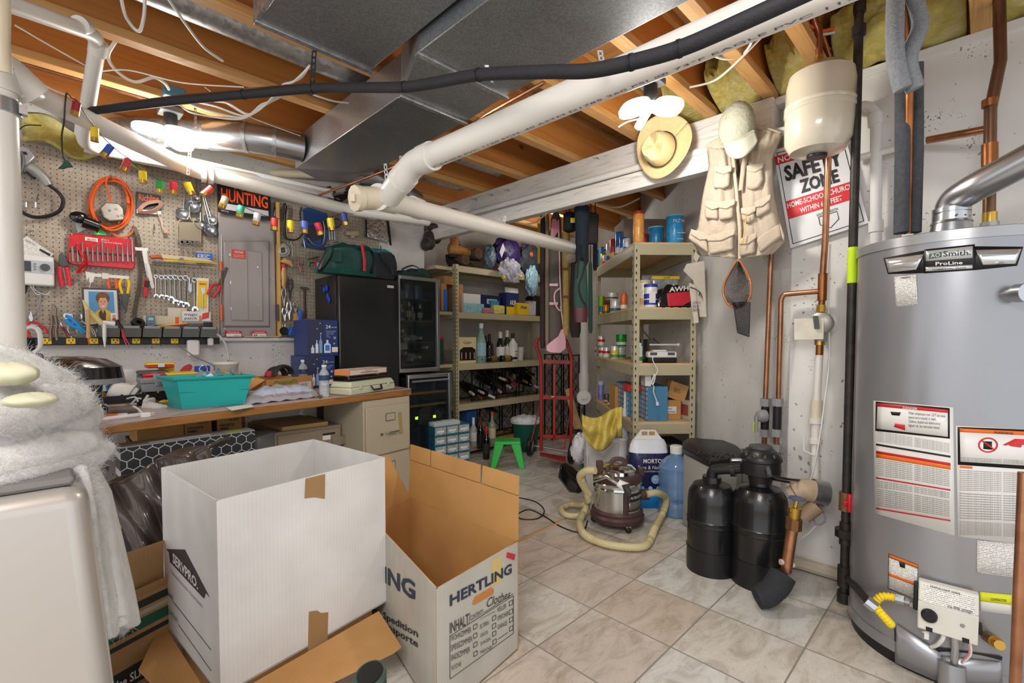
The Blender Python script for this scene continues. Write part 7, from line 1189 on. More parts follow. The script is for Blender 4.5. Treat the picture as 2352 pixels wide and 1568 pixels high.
scan(.05,atx(1412,.05),.036,.11,2,'bean_can',['#dfe0d2','#5a9a3a','#e0c040'],'green and yellow food packet on the third tall shelf');scan(.11,atx(1427,.11),.045,.10,2,'bean_can',['#2e9a3e','#dfe7df'],'green can stacked high on the third tall shelf',z0=.11);scan(.11,atx(1425,.11),.045,.10,2,'bean_can',['#d9dfd0','#2e8a3e'],'pale can under the green one on the third tall shelf');scan(.05,.08,.040,.12,2,'vitamin_bottle',['#e4e4e2','#3f9a3a'],'white supplement bottle with green label behind the post','bottle',('#e8e8e6',.8,.18));scan(.10,.12,.04,.17,2,'syrup_bottle',['#1a1a1c','#2c2622'],'black soy bottle at the back of the third tall shelf','bottle');scan(.15,.20,.03,.17,2,'sauce_bottle',['#3f6a3a','#c9a02a','#7a3a22'],'green and yellow sauce bottle behind the battery charger','bottle')
t=thing('food_sealer','white and black kitchen appliance with hanging cord on the third tall shelf','appliance',sq(.2,.05,LR[2]));o=sq(.115,.02,LR[2]+.001);M().ob(o,R1*.21,D1*.12,UP*.035).done('black_base',BLK,t,bev=.008);M().ob(o+UP*.036,R1*.21,D1*.12,UP*.045).done('white_body',WHT,t,bev=.012);M().ob(o+UP*.081+R1*.04+D1*.02,R1*.10,D1*.06,UP*.012).done('top_hump',WHT,t,bev=.005)
for x in(.012,.14):M().ob(o+UP*.055+R1*x-D1*.002,R1*.05,D1*.004,UP*.02).done('dark_window',DGREY,t)
M().tube(smooth_path([P(*Z_(x,y),3.30)for x,y in((930,510),(925,560),(960,640),(990,700),(950,790),(915,860),(940,920),(935,980),(960,1060),(985,1130))]),.0035,6).done('cord',WHT,t);M().tube([P(*Z_(985,1120),3.3),P(*Z_(990,1165),3.3)],.010,8).done('plug',WHT,t);M().tube(smooth_path([P(*Z_(x,y),3.29)for x,y in((950,745),(920,820),(910,870),(930,880),(955,800),(948,745))]),.004,6).done('cord_knot',WHT,t)
one(M().cyl(sq(.16,.14,LR[2]+.13),sq(.37,.12,LR[2]+.13),.006).sph(sq(.37,.12,LR[2]+.13),.012,10),'blind_rod',WHT2,'white rod with round tip lying above the appliance','rod')
for k,(a_,b_)in enumerate((((800,175),(960,355)),((930,275),(1030,355)))):one(M().tube([P(*Z_(*a_),3.6),P(*Z_(*b_),3.55)],.006,6),'knitting_rod',DGREY,('longer dark rod leaning on the wall behind the appliance','shorter dark rod leaning behind the appliance')[k],'rod')
t,o=sbox(.118,.03,.145,.28,.25,3,'parts_cabinet',mt('#4f86ad',.4,.2),'blue metal small parts cabinet seen from the side on the fourth tall shelf')
for j in range(7):
 for i in range(3):M().ob(o+R1*-.008+D1*(.01+.09*i)+UP*(.012+.034*j),R1*.01,D1*.08,UP*.028).done('drawer',mt('#aab4ba',.15,0,.3,40,alpha=.8),t)
sbox(.10,.04,.045,.1,.09,3,'white_carton',WHT,'white carton standing on the blue parts cabinet')
for ob in[q for q in COL.objects if q.name.startswith('white_carton')]:ob.location.z+=.251
sbox(.0,.5,.12,.20,.20,3,'cardboard_box',CARD,'tall brown carton at the back of the fourth tall shelf');t,o=sbox(.01,.16,.10,.14,.05,3,'red_box',mt('#c8342e',.4,0,.2,40),'red and white striped box stacked by the front post');
for ob in[q for q in COL.objects if q.name.startswith('red_box')]:ob.location.z+=.20
t,o=sbox(.268,.10,.12,.15,.14,3,'cardboard_box',CARD,'brown carton with a handwritten tools and hardware label');M().ob(o+R1*.01+UP*.045-D1*.001,R1*.075,-D1*.001,UP*.05).done('paper_label',WHT,t,bev=.006);TX('Tools\nhardware',o+R1*.015+UP*.052-D1*.003,R1*.062,UP*.036,BLK,t)
t=thing('cardboard_box','brown carton tilted on top of the labelled tools box','box',sq(.33,.15,LR[3]+.145));q=sq(.29,.12,LR[3]+.165);M().ob(q,R1*.13-UP*.045,D1*.12,UP*.12+R1*.035).done('box_body',CARD,t,bev=.002);TX('TOOLS\nBOX 2X',q+R1*.05+UP*.04-D1*.003,R1*.05-UP*.018,UP*.03,mt('#4a2a1a',.6),t)
t=thing('picture_box','cream and red box leaning at the right of the fourth tall shelf','box',sq(.4,.2,LR[3]));q=sq(.36,.30,LR[3]+.001);M().ob(q,R1*.07-D1*.25,R1*.03+D1*.01,UP*.14).done('box_body',mt('#b8ab94',.6),t,bev=.003);M().ob(q+UP*.03-R1*.001-D1*.001,R1*.065-D1*.235,R1*.0005-D1*.0005,UP*.08).done('red_panel',mt('#8a3a34',.5,0,.3,20),t)
scan(.05,atx(1381,.05),.028,.15,3,'spray_bottle',['#8a93d6','#7a84c9'],'lavender detergent bottle at the left of the fourth tall shelf','bottle',('#c9cfe8',1.2,.2));scan(.06,atx(1395,.06),.03,.08,3,'glue_can',['#5a4438','#c8a888'],'small brown can cluster beside the lavender bottle');scan(.04,atx(1404,.04),.027,.10,3,'glue_can',['#1f7a5a','#dfe4e0'],'green and white can beside the lavender bottle');scan(.07,atx(1414,.07),.024,.17,3,'spray_can',['#26282e','#5a7ab0'],'dark spray can left of the blue drawers')
t=thing('parts_cabinet','blue framed rack of clear drawers on the open side of the fourth shelf','parts cabinet',sq(.03,.4,LR[3]));y0=atx(1445,.03);M().ob(sq(.03,y0,LR[3]+.001),R1*.09,D1*.36,UP*.24).done('case',mt('#3f7fb0',.4,.2),t,bev=.002)
for j in range(6):
 for i in range(3):M().ob(sq(.022,y0+.015+.115*i,LR[3]+.012+.038*j),R1*.012,D1*.10,UP*.030).done('drawer',mt('#9aa4aa',.15,0,.3,40,alpha=.85),t)
 # ================= FLOOR ITEMS IN FRONT OF TALL SHELF =================
def roll(px,pyb,pyt,wpx,lab,mat,r0=.25,name='plastic_wrap_roll'):
 p=FL(px,pyb);s=spx(p);h=(pyb-pyt)*s;r=wpx*s/2;t=thing(name,lab,'roll',p);M().lathe([(r,0),(r,h),(r*.75,h+.001),(r*.7,h-.02)],p,n=26).done('wrap',mat,t);return t,p,h,r
PW=mt('#d9dadc',.25,0,.04,8,coat=.5);t,p,h,r=roll(1425,1125,1007,30,'short wide roll of plastic wrap behind the vacuum',PW)
t,p,h,r=roll(1436,1118,935,16,'tall roll of bubble wrap with protruding core behind the vacuum',mt('#d4d8dd',.3,0,.05,50,.6,50));M().tube([p+UP*h,p+UP*(h+.13)],r*.6,18).done('core',WHT,t)
p=FL(1395,1130);t=thing('moving_box','white cardboard carton standing behind the yellow cloth','box',p);M().ob(p-R*.16,R*.24,F*.12,UP*.38).done('box_body',CARDW,t,bev=.003);TX('B/S 15-SNOT\n  ---------\n ---------',p-R*.14+UP*.2-F*.002,V((0,0,.13)),-R*.05,BLK,t)
for(px,py,w_,h_,c_,lab,nm)in((1343,1098,22,78,'#5f7f70','green labelled solvent can left of the white carton','solvent_can'),(1358,1112,26,95,'#b59a80','clear jug of brown granules left of the white carton','granule_jug'),(1372,1115,16,100,'#e0dcd2','white bottle with brown leaf print beside the granule jug','bottle')):p=FL(px,py);s=spx(p);t=thing(nm,lab,'container',p);M().ob(p-R*w_*s/2,R*w_*s,F*.07,UP*h_*s).done('body',mt(c_,.25,0,.3,50),t,bev=.012);M().tube([p+UP*h_*s+F*.03,p+UP*(h_*s+.03)+F*.03],.014,12).done('cap',WHT,t)
bag(P(1335,1030,3.75),.08,.07,.10,mt('#d8d9de',.25,0,.1,30,.9,35),'white grocery bag slumped behind the solvent can',sd=12)
t=thing('yellow_towel','crumpled yellow cloth draped over the boxes behind the vacuum','cloth',P(1380,1000,3.25));YC=mt('#cbb65a',.95,0,.12,25,.5,50)
def fn(u,v):
 px=1338+(1428-1338)*u;top=952+10*math.sin(u*5)-8*u;bot=(1000+55*math.sin(math.pi*min(1,u*1.1))**.8)if u<.9 else 1020;py=top+(bot-top)*v*.8
 return P(px,py,3.27-.07*math.sin(v*2.6)+.035*math.sin(u*16+v*3)+.02*math.sin(v*9+u*5))
M().grid(fn,44,20).done('cloth',YC,t,solid=.008,smooth=80)
p=FL(1487,1160);t=thing('salt_bag','blue and white bag of water softener crystals with carry handle','bag',p);s=spx(p)
HB=.46;WB=.135;DB=.07;N=32;vs=[];pr=[(0,.86),(.05,1),(.3,1.0),(.6,1.0),(.82,.98),(.93,.9),(1.0,.78)]
def sring(z,k,j):return[p+R*(math.copysign(abs(math.cos(2*math.pi*i/N))**.6,math.cos(2*math.pi*i/N))*WB*k*(1+.03*math.sin(i*1.7+j)))+F*(math.copysign(abs(math.sin(2*math.pi*i/N))**.7,math.sin(2*math.pi*i/N))*DB*k*(1 if z<.9 else.5))+UP*(z*HB)for i in range(N)]
mb=M();
for j,(z,k)in enumerate(pr):vs+=sring(z,k,j)
mb.v=[V(q)for q in vs]
for j in range(len(pr)-1):
 for i in range(N):mb.f.append([j*N+i,j*N+(i+1)%N,(j+1)*N+(i+1)%N,(j+1)*N+i]);mb.mi.append(0 if j<2 else(1 if j<4 else 2))
mb.f+=[list(range(N))[::-1],list(range((len(pr)-1)*N,len(pr)*N))];mb.mi+=[0,2]
mb.done('bag_body',[mt('#1d8fdd',.3,0,.08,20,.5,25),mt('#20224f',.3,0,.1,20,.5,25),mt('#dfe3ea',.35,0,.03,10,.5,30)],t,smooth=60)
M().prism([p+R*x+UP*z for x,z in((-.10,HB),(.10,HB),(.06,HB+.05),(.05,HB+.065),(-.05,HB+.065),(-.06,HB+.05))],F*.006).done('handle',WHT,t,bev=.002)
for x in(-.045,.005):M().ob(p+R*x+UP*(HB+.028)-F*.001,R*.04,-F*.001,UP*.026).done('handle_hole',mt('#b08a5c',.6),t,bev=.004)
q=p-F*(DB+.014);TX('MORTON',q-R*.055+UP*.315,R*.15,UP*.030,WHT,t,bold=.02);TX('Pure & Natural',q-R*.09+UP*.275,R*.19,UP*.024,WHT,t);TX('WATER SOFTENER CRYSTALS',q-R*.085+UP*.255,R*.18,UP*.010,WHT,t);M().lathe([(.030,0),(.030,.002)],q+R*.03+UP*.205,F,n=24).done('round_badge',mt('#8fb4dc',.4),t);TX('4-in-1',q+R*.012+UP*.20-F*.002,R*.036,UP*.014,WHT,t,bold=.02)
for k in range(3):M().lathe([(.014,0),(.014,.002)],q+R*(-.06+.055*k)+UP*.145,F,n=18).done('icon_dot',mt('#9fd0f0',.4),t)
M().ob(p-R*(WB+.002)+UP*.14,-R*.001,F*.05,UP*.2).done('side_print',mt('#16181f',.4,0,.3,60),t)
p=FL(1552,1178);t=thing('water_jug','large translucent blue water cooler jug with white cap','jug',p);r=.115;JM=mt('#7fa9d8',.06,0,alpha=.55,coat=1)
M().lathe([(r*.9,0),(r,.01),(r,.09),(r*.96,.10),(r,.115),(r,.16),(r*.95,.18),(r,.20),(r,.26),(r*.96,.28),(r*.98,.31),(r*.7,.36),(r*.35,.385),(r*.3,.42)],p,n=36).done('jug_body',JM,t);M().lathe([(r*.34,.40),(r*.36,.445),(r*.3,.45)],p,n=20).done('cap',WHT,t)
TX('DEER PARK',p-R*.06+UP*.10-F*(r+.004),R*.09,UP*.03,mt('#3d6aa8',.3),t)
sbox(.22,.03,.2,.3,.27,4,'storage_tote',mt('#1c1d20',.5),'black storage tote in the gap between the salt bag and the brine tank','tote',bev=.02)
def down0(q):return V((q.x,q.y,0))
# ================= VACUUM =================
p=FL(1417,1203);BRN=mt('#4a3330',.4,0,.05,20);BEI=mt('#cdbf93',.5)
t=thing('vacuum_cleaner','brown and chrome canister vacuum cleaner with ribbed beige hose on the tiles','vacuum cleaner',p);r=.142
M().lathe([(r*.9,.035),(r*1.14,.045),(r*1.16,.07),(r*1.08,.085),(r*1.10,.10),(r*1.0,.115)],p,n=40).done('base_ring',BRN,t)
M().lathe([(r,.11),(r,.235)],p,n=40).done('chrome_drum',mt('#c9cac8',.18,.95),t);M().lathe([(r*1.02,.235),(r*1.05,.245),(r*1.02,.262),(r*1.05,.275),(r*1.0,.285)],p,n=40).done('chrome_band',CHROME,t)
M().lathe([(r*1.03,.283),(r*1.05,.30),(r*.98,.325),(r*.80,.33)],p,n=40).done('top_ring',BRN,t);M().lathe([(r*.82,.33),(r*.80,.35),(r*.6,.372),(.0,.378)],p,n=36).done('chrome_lid',CHROME,t)
M().tube(smooth_path([p+UP*.375-R*.045,p+UP*.405-R*.02,p+UP*.405+R*.03,p+UP*.372+R*.055]),[(.014,.008)],10,flat=UP).done('handle',BRN,t)
M().cb(p-R*.115+UP*.36-F*.03,R*.04,F*.03,UP*.09).done('latch',BRN,t,bev=.003);M().cb(p+R*.14+UP*.335-F*.02,R*.035,F*.04,UP*.05).done('latch',BRN,t,bev=.006)
def vc(a,z,rr=r):a=math.radians(a);return p+(-F*math.cos(a)+R*math.sin(a))*rr+UP*z
M().grid(lambda u,v:vc(14+58*u,.125+.105*v,r*1.006),10,2).done('label_plate',mt('#26201e',.3),t,solid=.001);TX('FILTER QUEEN',(0,0,0),(1,0,0),(0,1,0),WHT,t,bold=.01,shear=.3,fn=lambda a,b:vc(20+46*a,.195+.018*b,r*1.012));M().grid(lambda u,v:vc(16+50*u,.13+.052*v,r*1.01),10,2).done('grille',mt('#a5a19b',.3,.6),t,solid=.001)
for k in range(5):M().tube([vc(16+10*q,.135+.011*k,r*1.02)for q in range(6)],.0012,5).done('grille_slot',BLK,t)
M().tube([vc(8,.10,r*1.01),vc(8,.25,r*1.03)],[(.016,.006)],8,flat=R).done('buckle',BRN,t)
M().tube([vc(85,.19,r*.95),vc(85,.19,r*1.35)],[.036,.032],16).done('hose_port',BRN,t)
for a in(15,100,170,255):q=vc(a,.0,r*1.0);M().sph(q+UP*.02,.02,12).done('caster',BLKG if a>200 else BLK,t);M().cb(q+UP*.035,R*.03,F*.02,UP*.02).done('caster_bracket',STEEL,t)
q0=vc(200,.33,r*.4);M().tube([P(1366,1100,2.72),P(1395,1092,2.66),P(1428,1112,2.60)],[(.02,.012),(.018,.012),(.022,.014)],12).done('chrome_wand',CHROME,t);M().tube([P(1420,1108,2.6),P(1440,1120,2.58)],[(.02,.016),(.03,.018)],12).done('brush_head',WHT,t)
M().tube([P(1436,1112,2.57),P(1444,1138,2.55)],[(.036,.02),(.030,.014)],14).done('bristles',mt('#4d4642',.9,0,.5,90,1,200),t)
def hose(pts,rad,nm='hose'):
 sp=smooth_path(pts,14);out=[];acc=0;rr=[];q=[sp[0]]
 for i in range(1,len(sp)):
  seg=sp[i]-sp[i-1];n=max(1,int(seg.length/.0045))
  for k in range(1,n+1):q.append(sp[i-1]+seg*k/n)
 M().tube(q,[rad*(1.0 if i%2 else.86)for i in range(len(q))],14).done(nm,BEI,t,smooth=60)
hz_=.026
hose([P(1485,1135,2.86),FL(1510,1132,.20),FL(1530,1145,.13),FL(1523,1175,.06),FL(1503,1215,hz_),FL(1490,1245,hz_),FL(1470,1256,hz_),FL(1420,1254,hz_),FL(1375,1244,hz_),FL(1340,1225,hz_),FL(1332,1195,.04),FL(1345,1170,.06),FL(1350,1150,.10)],.022)
hose([FL(1352,1150,.12),FL(1340,1160,.06),FL(1310,1158,hz_),FL(1290,1168,hz_),FL(1300,1182,hz_),FL(1330,1184,hz_),FL(1352,1172,.05)],.020);hose([P(1352,1150,2.9),P(1345,1120,2.85),P(1335,1100,2.8)],.020)
M().tube(smooth_path([P(1352,1135,2.88),P(1332,1098,2.8),P(1345,1082,2.74),P(1368,1080,2.7)]),.022,14).done('hose_cuff',BEI,t)
one(M().tube([P(1296,1068,3.2),P(1300,1085,3.15),P(1325,1112,3.05),P(1336,1118,3.0)],[(.03,.02),(.065,.035),(.07,.035),(.05,.025)],16),'floor_nozzle',BLKG,'large black vacuum floor nozzle tipped up behind the hose','nozzle')
wires('cable',[FL(1190,1142,.004),FL(1230,1152,.004),FL(1250,1172,.004),FL(1236,1190,.004),FL(1200,1192,.004),FL(1188,1182,.004),FL(1215,1170,.004),FL(1250,1185,.004),FL(1290,1210,.004),FL(1335,1222,.004),FL(1350,1195,.02)],.004,BLK,'black power cord looping on the tiles from the vacuum')
# ================= SOFTENER =================
TM=mt('#1b1b1d',.38,0,.1,12)
def tank(px,pyb,pyt,rd,lab):
 p=FL(px,pyb);p=p+F*rd*.0;c=P(px,778,Zof(p)+rd*.9);c.z=0;h=P(px,pyt,Zof(c)).z;t=thing('softener_tank',lab,'tank',c)
 M().lathe([(rd,0),(rd,h*.26),(rd*1.02,h*.262)],c,n=40).done('boot_base',TM,t);M().lathe([(rd*.985,h*.262),(rd*.985,h*.52),(rd*1.015,h*.53),(rd*1.0,h*.56),(rd*1.015,h*.585),(rd*.985,h*.60),(rd*.985,h*.78),(rd*.93,h*.88),(rd*.75,h*.96),(rd*.4,h*.99),(rd*.38,h*1.05)],c,n=40).done('tank_body',mt('#161618',.3,coat=.3),t);return t,c,h
t1,c1,h1=tank(1640,1328,1103,.115,'left black mineral tank of the water softener')
t2,c2,h2=tank(1752,1362,1110,.122,'right black mineral tank of the water softener in front of the copper stub')
t=thing('softener_valve','black domed softener control valve joining the two tanks','valve',c2+UP*h2)
vb=c2+UP*(h2+.01);M().lathe([(.05,0),(.055,.03),(.085,.04),(.088,.06),(.086,.10),(.092,.105),(.092,.115),(.085,.13),(.06,.155),(.045,.16)],vb,n=36).done('dome',TM,t)
M().lathe([(.05,.155),(.05,.170),(.03,.172)],vb,n=18).done('top_gear',DGREY,t)
for k in range(12):a=k*math.pi/6;M().lathe([(.006,-.008),(.006,.014)],vb+V((math.cos(a)*.08,math.sin(a)*.08,.128)),n=8).done('bolt',DGREY,t)
M().tube(bend([c1+UP*(h1*.98),c1+UP*(h1+.055),vb+UP*.05-(vb-c1-UP*vb.z).normalized()*.08],.03),.026,18).done('manifold_pipe',TM,t);M().tube([(c1+UP*(h1+.055))*.6+(vb+UP*.05)*.4,(c1+UP*(h1+.055))*.5+(vb+UP*.05)*.5],.031,18).done('manifold_collar',TM,t)
M().tube([vb+UP*.09-F*.08-R*.01,P(1768,1092,Zof(vb)-.12)],.010,10).done('hose_barb',DGREY,t);M().tube([vb+UP*.1-R*.09,vb+UP*.1-R*.14],.010,10).done('side_barb',CHROME,t)
wires('drain_tube',[P(1768,1092,Zof(vb)-.1),P(1810,1100,2.1),P(1850,1105,2.2),P(1885,1118,2.3)],.006,BLK,'upper thin black tube from the valve to the sump pipe');wires('drain_tube',[P(1775,1100,2.15),P(1830,1110,2.2),P(1880,1117,2.3)],.006,BLK,'lower thin black tube from the valve to the sump pipe')
bh=.445;pq=[FL(x,y,bh)for x,y in((1567,1027),(1580,1019),(1665,1026),(1698,1040),(1708,1055),(1695,1068),(1630,1074),(1567,1041))];ctr=sum(pq,V())/8
t=thing('brine_tank','tall grey brine tank with black faceted lid behind the softener tanks','tank',down0(ctr))
bq=[ctr+(q-ctr)*.95 for q in pq];M().prism([down0(q)for q in bq],UP*bh).done('tank_body',mt('#b3b1a9',.5,0,.03,8),t,bev=.012)
M().prism(pq,UP*.035).done('lid_rim',TM,t,bev=.006);N8=8;M().add([q+UP*.035 for q in pq]+[ctr+(q-ctr)*.82+UP*.052 for q in pq],[list(range(8)),list(range(8,16))]+[(i,(i+1)%8,8+(i+1)%8,8+i)for i in range(8)]).done('lid_top',TM,t,bev=.003)
TX('KINETICO',FL(1600,1042,bh+.053),FL(1690,1052,bh+.053)-FL(1600,1042,bh+.053),FL(1610,1034,bh+.053)-FL(1605,1042,bh+.053),mt('#2b2b2e',.5),t)
def WD2(px,py,off):return WD(px,py,off)
CO=.05
t=thing('copper_pipe','left long vertical copper pipe dropping behind the vest to the softener','pipe',WD(1757,1000,CO));M().tube([WD(1772,560,CO),WD(1758,920,CO)],.0125,14).done('tube',COPPER,t)
t=thing('copper_pipe','right copper pipe with elbow joining the meter riser','pipe',WD(1790,1000,CO));M().tube(bend([WX(1890,668,2.60),WX(1800,676,2.60),WX(1794,688,2.60),WD(1788,920,CO)],.03),.0125,14).done('tube',COPPER,t)
for(x0,y0,y1,lab)in((1758,915,1060,'left grey and black union stack with bypass valve'),(1786,915,1062,'right grey and black union stack beside the bypass valve')):
 t=thing('pipe_union',lab,'fitting',WD(x0,y1,CO));
 for ya,yb,rr,mm,nm in((915,932,.027,GREY,'union_nut'),(932,985,.020,BLK,'coupler'),(985,1002,.025,GREY,'union_nut'),(1002,1022,.0135,COPPER,'copper_stub'),(1020,1038,.027,GREY,'union_nut'),(1038,1068,.020,BLK,'coupler')):M().tube([WD(x0+(932-ya)*.03,ya,CO),WD(x0+(932-yb)*.03,yb,CO)],rr,8 if nm=='union_nut' else 16).done(nm,mm,t)
t=thing('bypass_valve','grey bypass valve handle with yellow green stripe on the union stack','valve',WD(1758,955,CO+.03));q=WD(1758,955,CO+.02);M().lathe([(.032,0),(.034,.02),(.026,.04),(.012,.045)],q,-R1,n=20).done('valve_body',GREY,t);M().tube([q-R1*.05,q-R1*.05-UP*.085],[(.016,.008)],8,flat=F).done('lever',GREY,t);M().ob(q-R1*.06-UP*.03-F*.004,F*.008,-R1*.003,-UP*.055).done('yellow_stripe',mt('#c6e01a',.4),t)
XW=2.59
def W2(px,py,o=0):return WX(px,py,2.60-o)
t=thing('copper_pipe','copper riser beside the safety sign running down to the water meter','pipe',W2(1890,700));M().tube([W2(1903,345,.08),W2(1895,560,.03),W2(1889,640)],.0135,14).done('tube',COPPER,t);M().tube([W2(1890,628),W2(1888,690)],.019,14).done('tee',COPPERD,t);M().tube([W2(1888,690),W2(1886,712)],.014,14).done('tube',COPPERD,t);M().tube([W2(1886,700),W2(1885,716)],.02,8).done('brass_fitting',BRASS,t)
t=thing('water_meter','round white water meter with paper tag on the copper riser','meter',W2(1883,745));q=W2(1886,742);M().lathe([(.035,-.03),(.05,-.02),(.052,.0),(.048,.03),(.03,.04)],q,(-1,0,0),n=28).done('meter_body',mt('#a8a29a',.4,.4,.1,20),t);M().tube([q+UP*.03,q-UP*.085],.026,14).done('meter_stem',mt('#a8a29a',.4,.4,.1,20),t);M().prism([W2(*O_(x,y),.06)for x,y in((740,518),(925,515),(922,645),(742,648))],(.002,0,0)).done('paper_tag',mt('#d5d0bf',.8,0,.1,20),t);M().prism([W2(*O_(x,y),.065)for x,y in((858,500),(890,500),(900,580),(868,582))],(-.006,0,0)).done('black_tag',DGREY,t)
t=thing('supply_pipe','white plastic supply pipe with union and valve below the water meter','pipe',W2(1872,1100));
for ya,yb,xa,xb,rr,mm,nm in((778,792,1883,1883,.022,BRASS,'brass_nut'),(792,815,1883,1882,.016,COPPERD,'copper_stub'),(815,920,1882,1876,.016,PVC,'tube'),(918,965,1876,1874,.024,PVCC,'valve_body'),(960,972,1874,1874,.030,PVC,'union_ring'),(972,1010,1874,1873,.020,PVC,'tube'),(1008,1018,1873,1873,.028,PVC,'collar'),(1018,1150,1873,1872,.018,PVC,'tube')):M().tube([W2(xa,ya),W2(xb,yb)],rr,14).done(nm,mm,t)
M().tube([W2(1846,1000,.03),W2(1847,1035,.03),W2(1870,1045,.02)],.004,8).done('valve_lever',WHT,t)
wires('thin_cable',[W2(1907,560),W2(1903,700,-.02),W2(1905,820,-.02),W2(1893,930),W2(1880,1020,.03),W2(1868,1080,.03),W2(1858,1110,.03)],.0035,WHT,'thin white cable stapled down the concrete beside the meter')
t=thing('sewer_cleanout','rusty cream elbow pipe with steel band leaning at the wall foot','pipe fitting',W2(1860,1150,.15));q=W2(1835,1140,.12);q2=W2(1890,1140,.08);M().tube(smooth_path([W2(1815,1135,.14),W2(1840,1125,.13),W2(1870,1128,.10)]),[.035,.05,.05],18).done('elbow',mt('#b59f84',.5,0,.2,14),t);M().tube([W2(1866,1128,.10),W2(1898,1135,.07)],.058,22).done('steel_band',STEEL,t);M().tube([W2(1878,1160,.10),W2(1845,1185,.12)],.035,16).done('lower_pipe',mt('#a38a70',.5,0,.2,14),t);M().tube(smooth_path([W2(1890,1165,.08),W2(1895,1195,.08),W2(1878,1205,.08),W2(1868,1190,.08)]),.004,8).done('grey_wire',GREY,t);wires('thin_cable',[W2(1875,1205,.06),W2(1860,1222,.05),W2(1835,1240,.05),W2(1815,1262,.05)],.0035,WHT,'short white cable hanging from the cream elbow down the wall')
Zs=1.98
t=thing('stub_pipe','thick copper pipe with brass tap top and black foam sleeve standing by the tank','pipe',P(1750,1388,Zs));
M().tube([P(1805,1312,Zs),P(1822,1200,Zs)],.022,18).done('copper_tube',COPPER,t);M().tube([P(1822,1215,Zs),P(1824,1190,Zs)],.032,8).done('hex_union',mt('#7d5a38',.4,.7),t);M().tube([P(1824,1192,Zs),P(1826,1165,Zs)],[.022,.026],14).done('valve_body',BRASS,t);M().tube([P(1826,1165,Zs),P(1830,1150,Zs)],.008,10).done('valve_stem',BRASS,t);q=P(1830,1147,Zs);M().lathe([(.004,0),(.032,.002),(.034,.008),(.004,.012)],q,n=6).done('blue_handle',mt('#4a5872',.4),t);M().tube([P(1812,1172,Zs),P(1838,1170,Zs)],.012,12).done('side_outlet',BRASS,t)
M().tube([P(1792,1290,Zs),P(1815,1292,Zs),P(1822,1298,Zs)],.012,10).done('clamp',mt('#c2b6a4',.5),t);M().tube(smooth_path([P(1798,1318,Zs),P(1785,1342,Zs-.01),P(1765,1362,Zs-.02),P(1738,1372,Zs-.02)]),[.052,.052,.05,.046],20).done('foam_sleeve',mt('#2c2d31',.9,0,.1,60,.5,150),t)
# ================= GAS PIPE AND HEATER =================
gz=1.95
def gp(px,py):return P(px,py,gz)
t=thing('gas_pipe','black iron gas pipe standing left of the water heater','pipe',gp(1938,1380));M().tube([gp(1975,-30),gp(1938,1375)],.0165,16).done('tube',IRON,t)
for y0,y1,rr in((60,82,.024),(8,30,.022),(1215,1232,.040),(1200,1250,.023),(1300,1345,.026),(1358,1382,.026)):M().tube([gp(1975-.0265*y0,y0),gp(1975-.0265*y1,y1)],rr,10 if rr>.03 else 16).done('fitting',IRON,t)
M().tube([gp(1943,1130),gp(1942,1172)],.024,12).done('gas_cock',mt('#7d5f45',.5,.6),t);M().cb(gp(1940,1150)-F*.03,R*.018,F*.02,UP*.075).done('red_lever',RED,t,bev=.006);M().cb(gp(1940,1150)-F*.03,R*.05,F*.012,UP*.02).done('red_lever_wing',RED,t,bev=.004)
M().tube([gp(1959,568),gp(1957,650)],.0175,16).done('yellow_green_tag',mt('#c5e617',.5),t)
CH=V((2.375,.085,0));HRr=.287
def CPt(px,py,e=.0):
 d=ray(px,py);a=d.x**2+d.y**2;rr=HRr+e;b=-2*(d.x*CH.x+d.y*CH.y);c=CH.x**2+CH.y**2-rr*rr;D=b*b-4*a*c
 if D<0:k=-b/(2*a)
 else:k=(-b-math.sqrt(D))/(2*a)
 return C0+d*k
hz0=.055;hz1=P(1968,588,1.9).z
t=thing('water_heater','large grey cylindrical gas water heater with warning labels at the right edge','water heater',CH);HG=mt('#9b9ca0',.28,.55,.02,6)
M().lathe([(HRr*.97,.0),(HRr*.97,.05)],CH,n=64).done('base_pan',BLK,t);M().lathe([(HRr,.05),(HRr,hz1)],CH,n=96).done('jacket',HG,t);M().lathe([(HRr*1.012,.045),(HRr*1.012,.085)],CH,n=96).done('bottom_rim',HG,t);M().lathe([(HRr*1.015,hz1-.012),(HRr*1.015,hz1+.02),(HRr*.98,hz1+.024),(0,hz1+.028)],CH,n=96).done('top_cap',mt('#a9abad',.3,.6),t)
def patch(q,nm,mat,e=.0012,n=12,par=None):
 f=lambda u,v:(q[3][0]+(q[2][0]-q[3][0])*u)*(1-v)+(q[0][0]+(q[1][0]-q[0][0])*u)*v
 g=lambda u,v:(q[3][1]+(q[2][1]-q[3][1])*u)*(1-v)+(q[0][1]+(q[1][1]-q[0][1])*u)*v
 M().grid(lambda u,v:CPt(f(u,v),g(u,v),e),n,2).done(nm,mat,par or t,solid=.0006,fixn=False);return f,g
def ptx(s,q,mat,e=.003,**k):
 f=lambda u,v:(q[3][0]+(q[2][0]-q[3][0])*u)*(1-v)+(q[0][0]+(q[1][0]-q[0][0])*u)*v
 g=lambda u,v:(q[3][1]+(q[2][1]-q[3][1])*u)*(1-v)+(q[0][1]+(q[1][1]-q[0][1])*u)*v
 TX(s,(0,0,0),(1,0,0),(0,1,0),mat,t,fn=lambda a,b:CPt(f(a,b),g(a,b),e),**k)
def sq4(f,pts):return[f(*p_)for p_ in pts]
WLB=mt('#e2e1dd',.4);MIR=mt('#dfe2e4',.12,.7)
patch(sq4(S_,((405,290),(700,235),(700,398),(437,405))),'logo_black_wing',BLK);patch(sq4(S_,((1060,205),(1412,208),(1368,345),(1050,378))),'logo_black_wing',BLK)
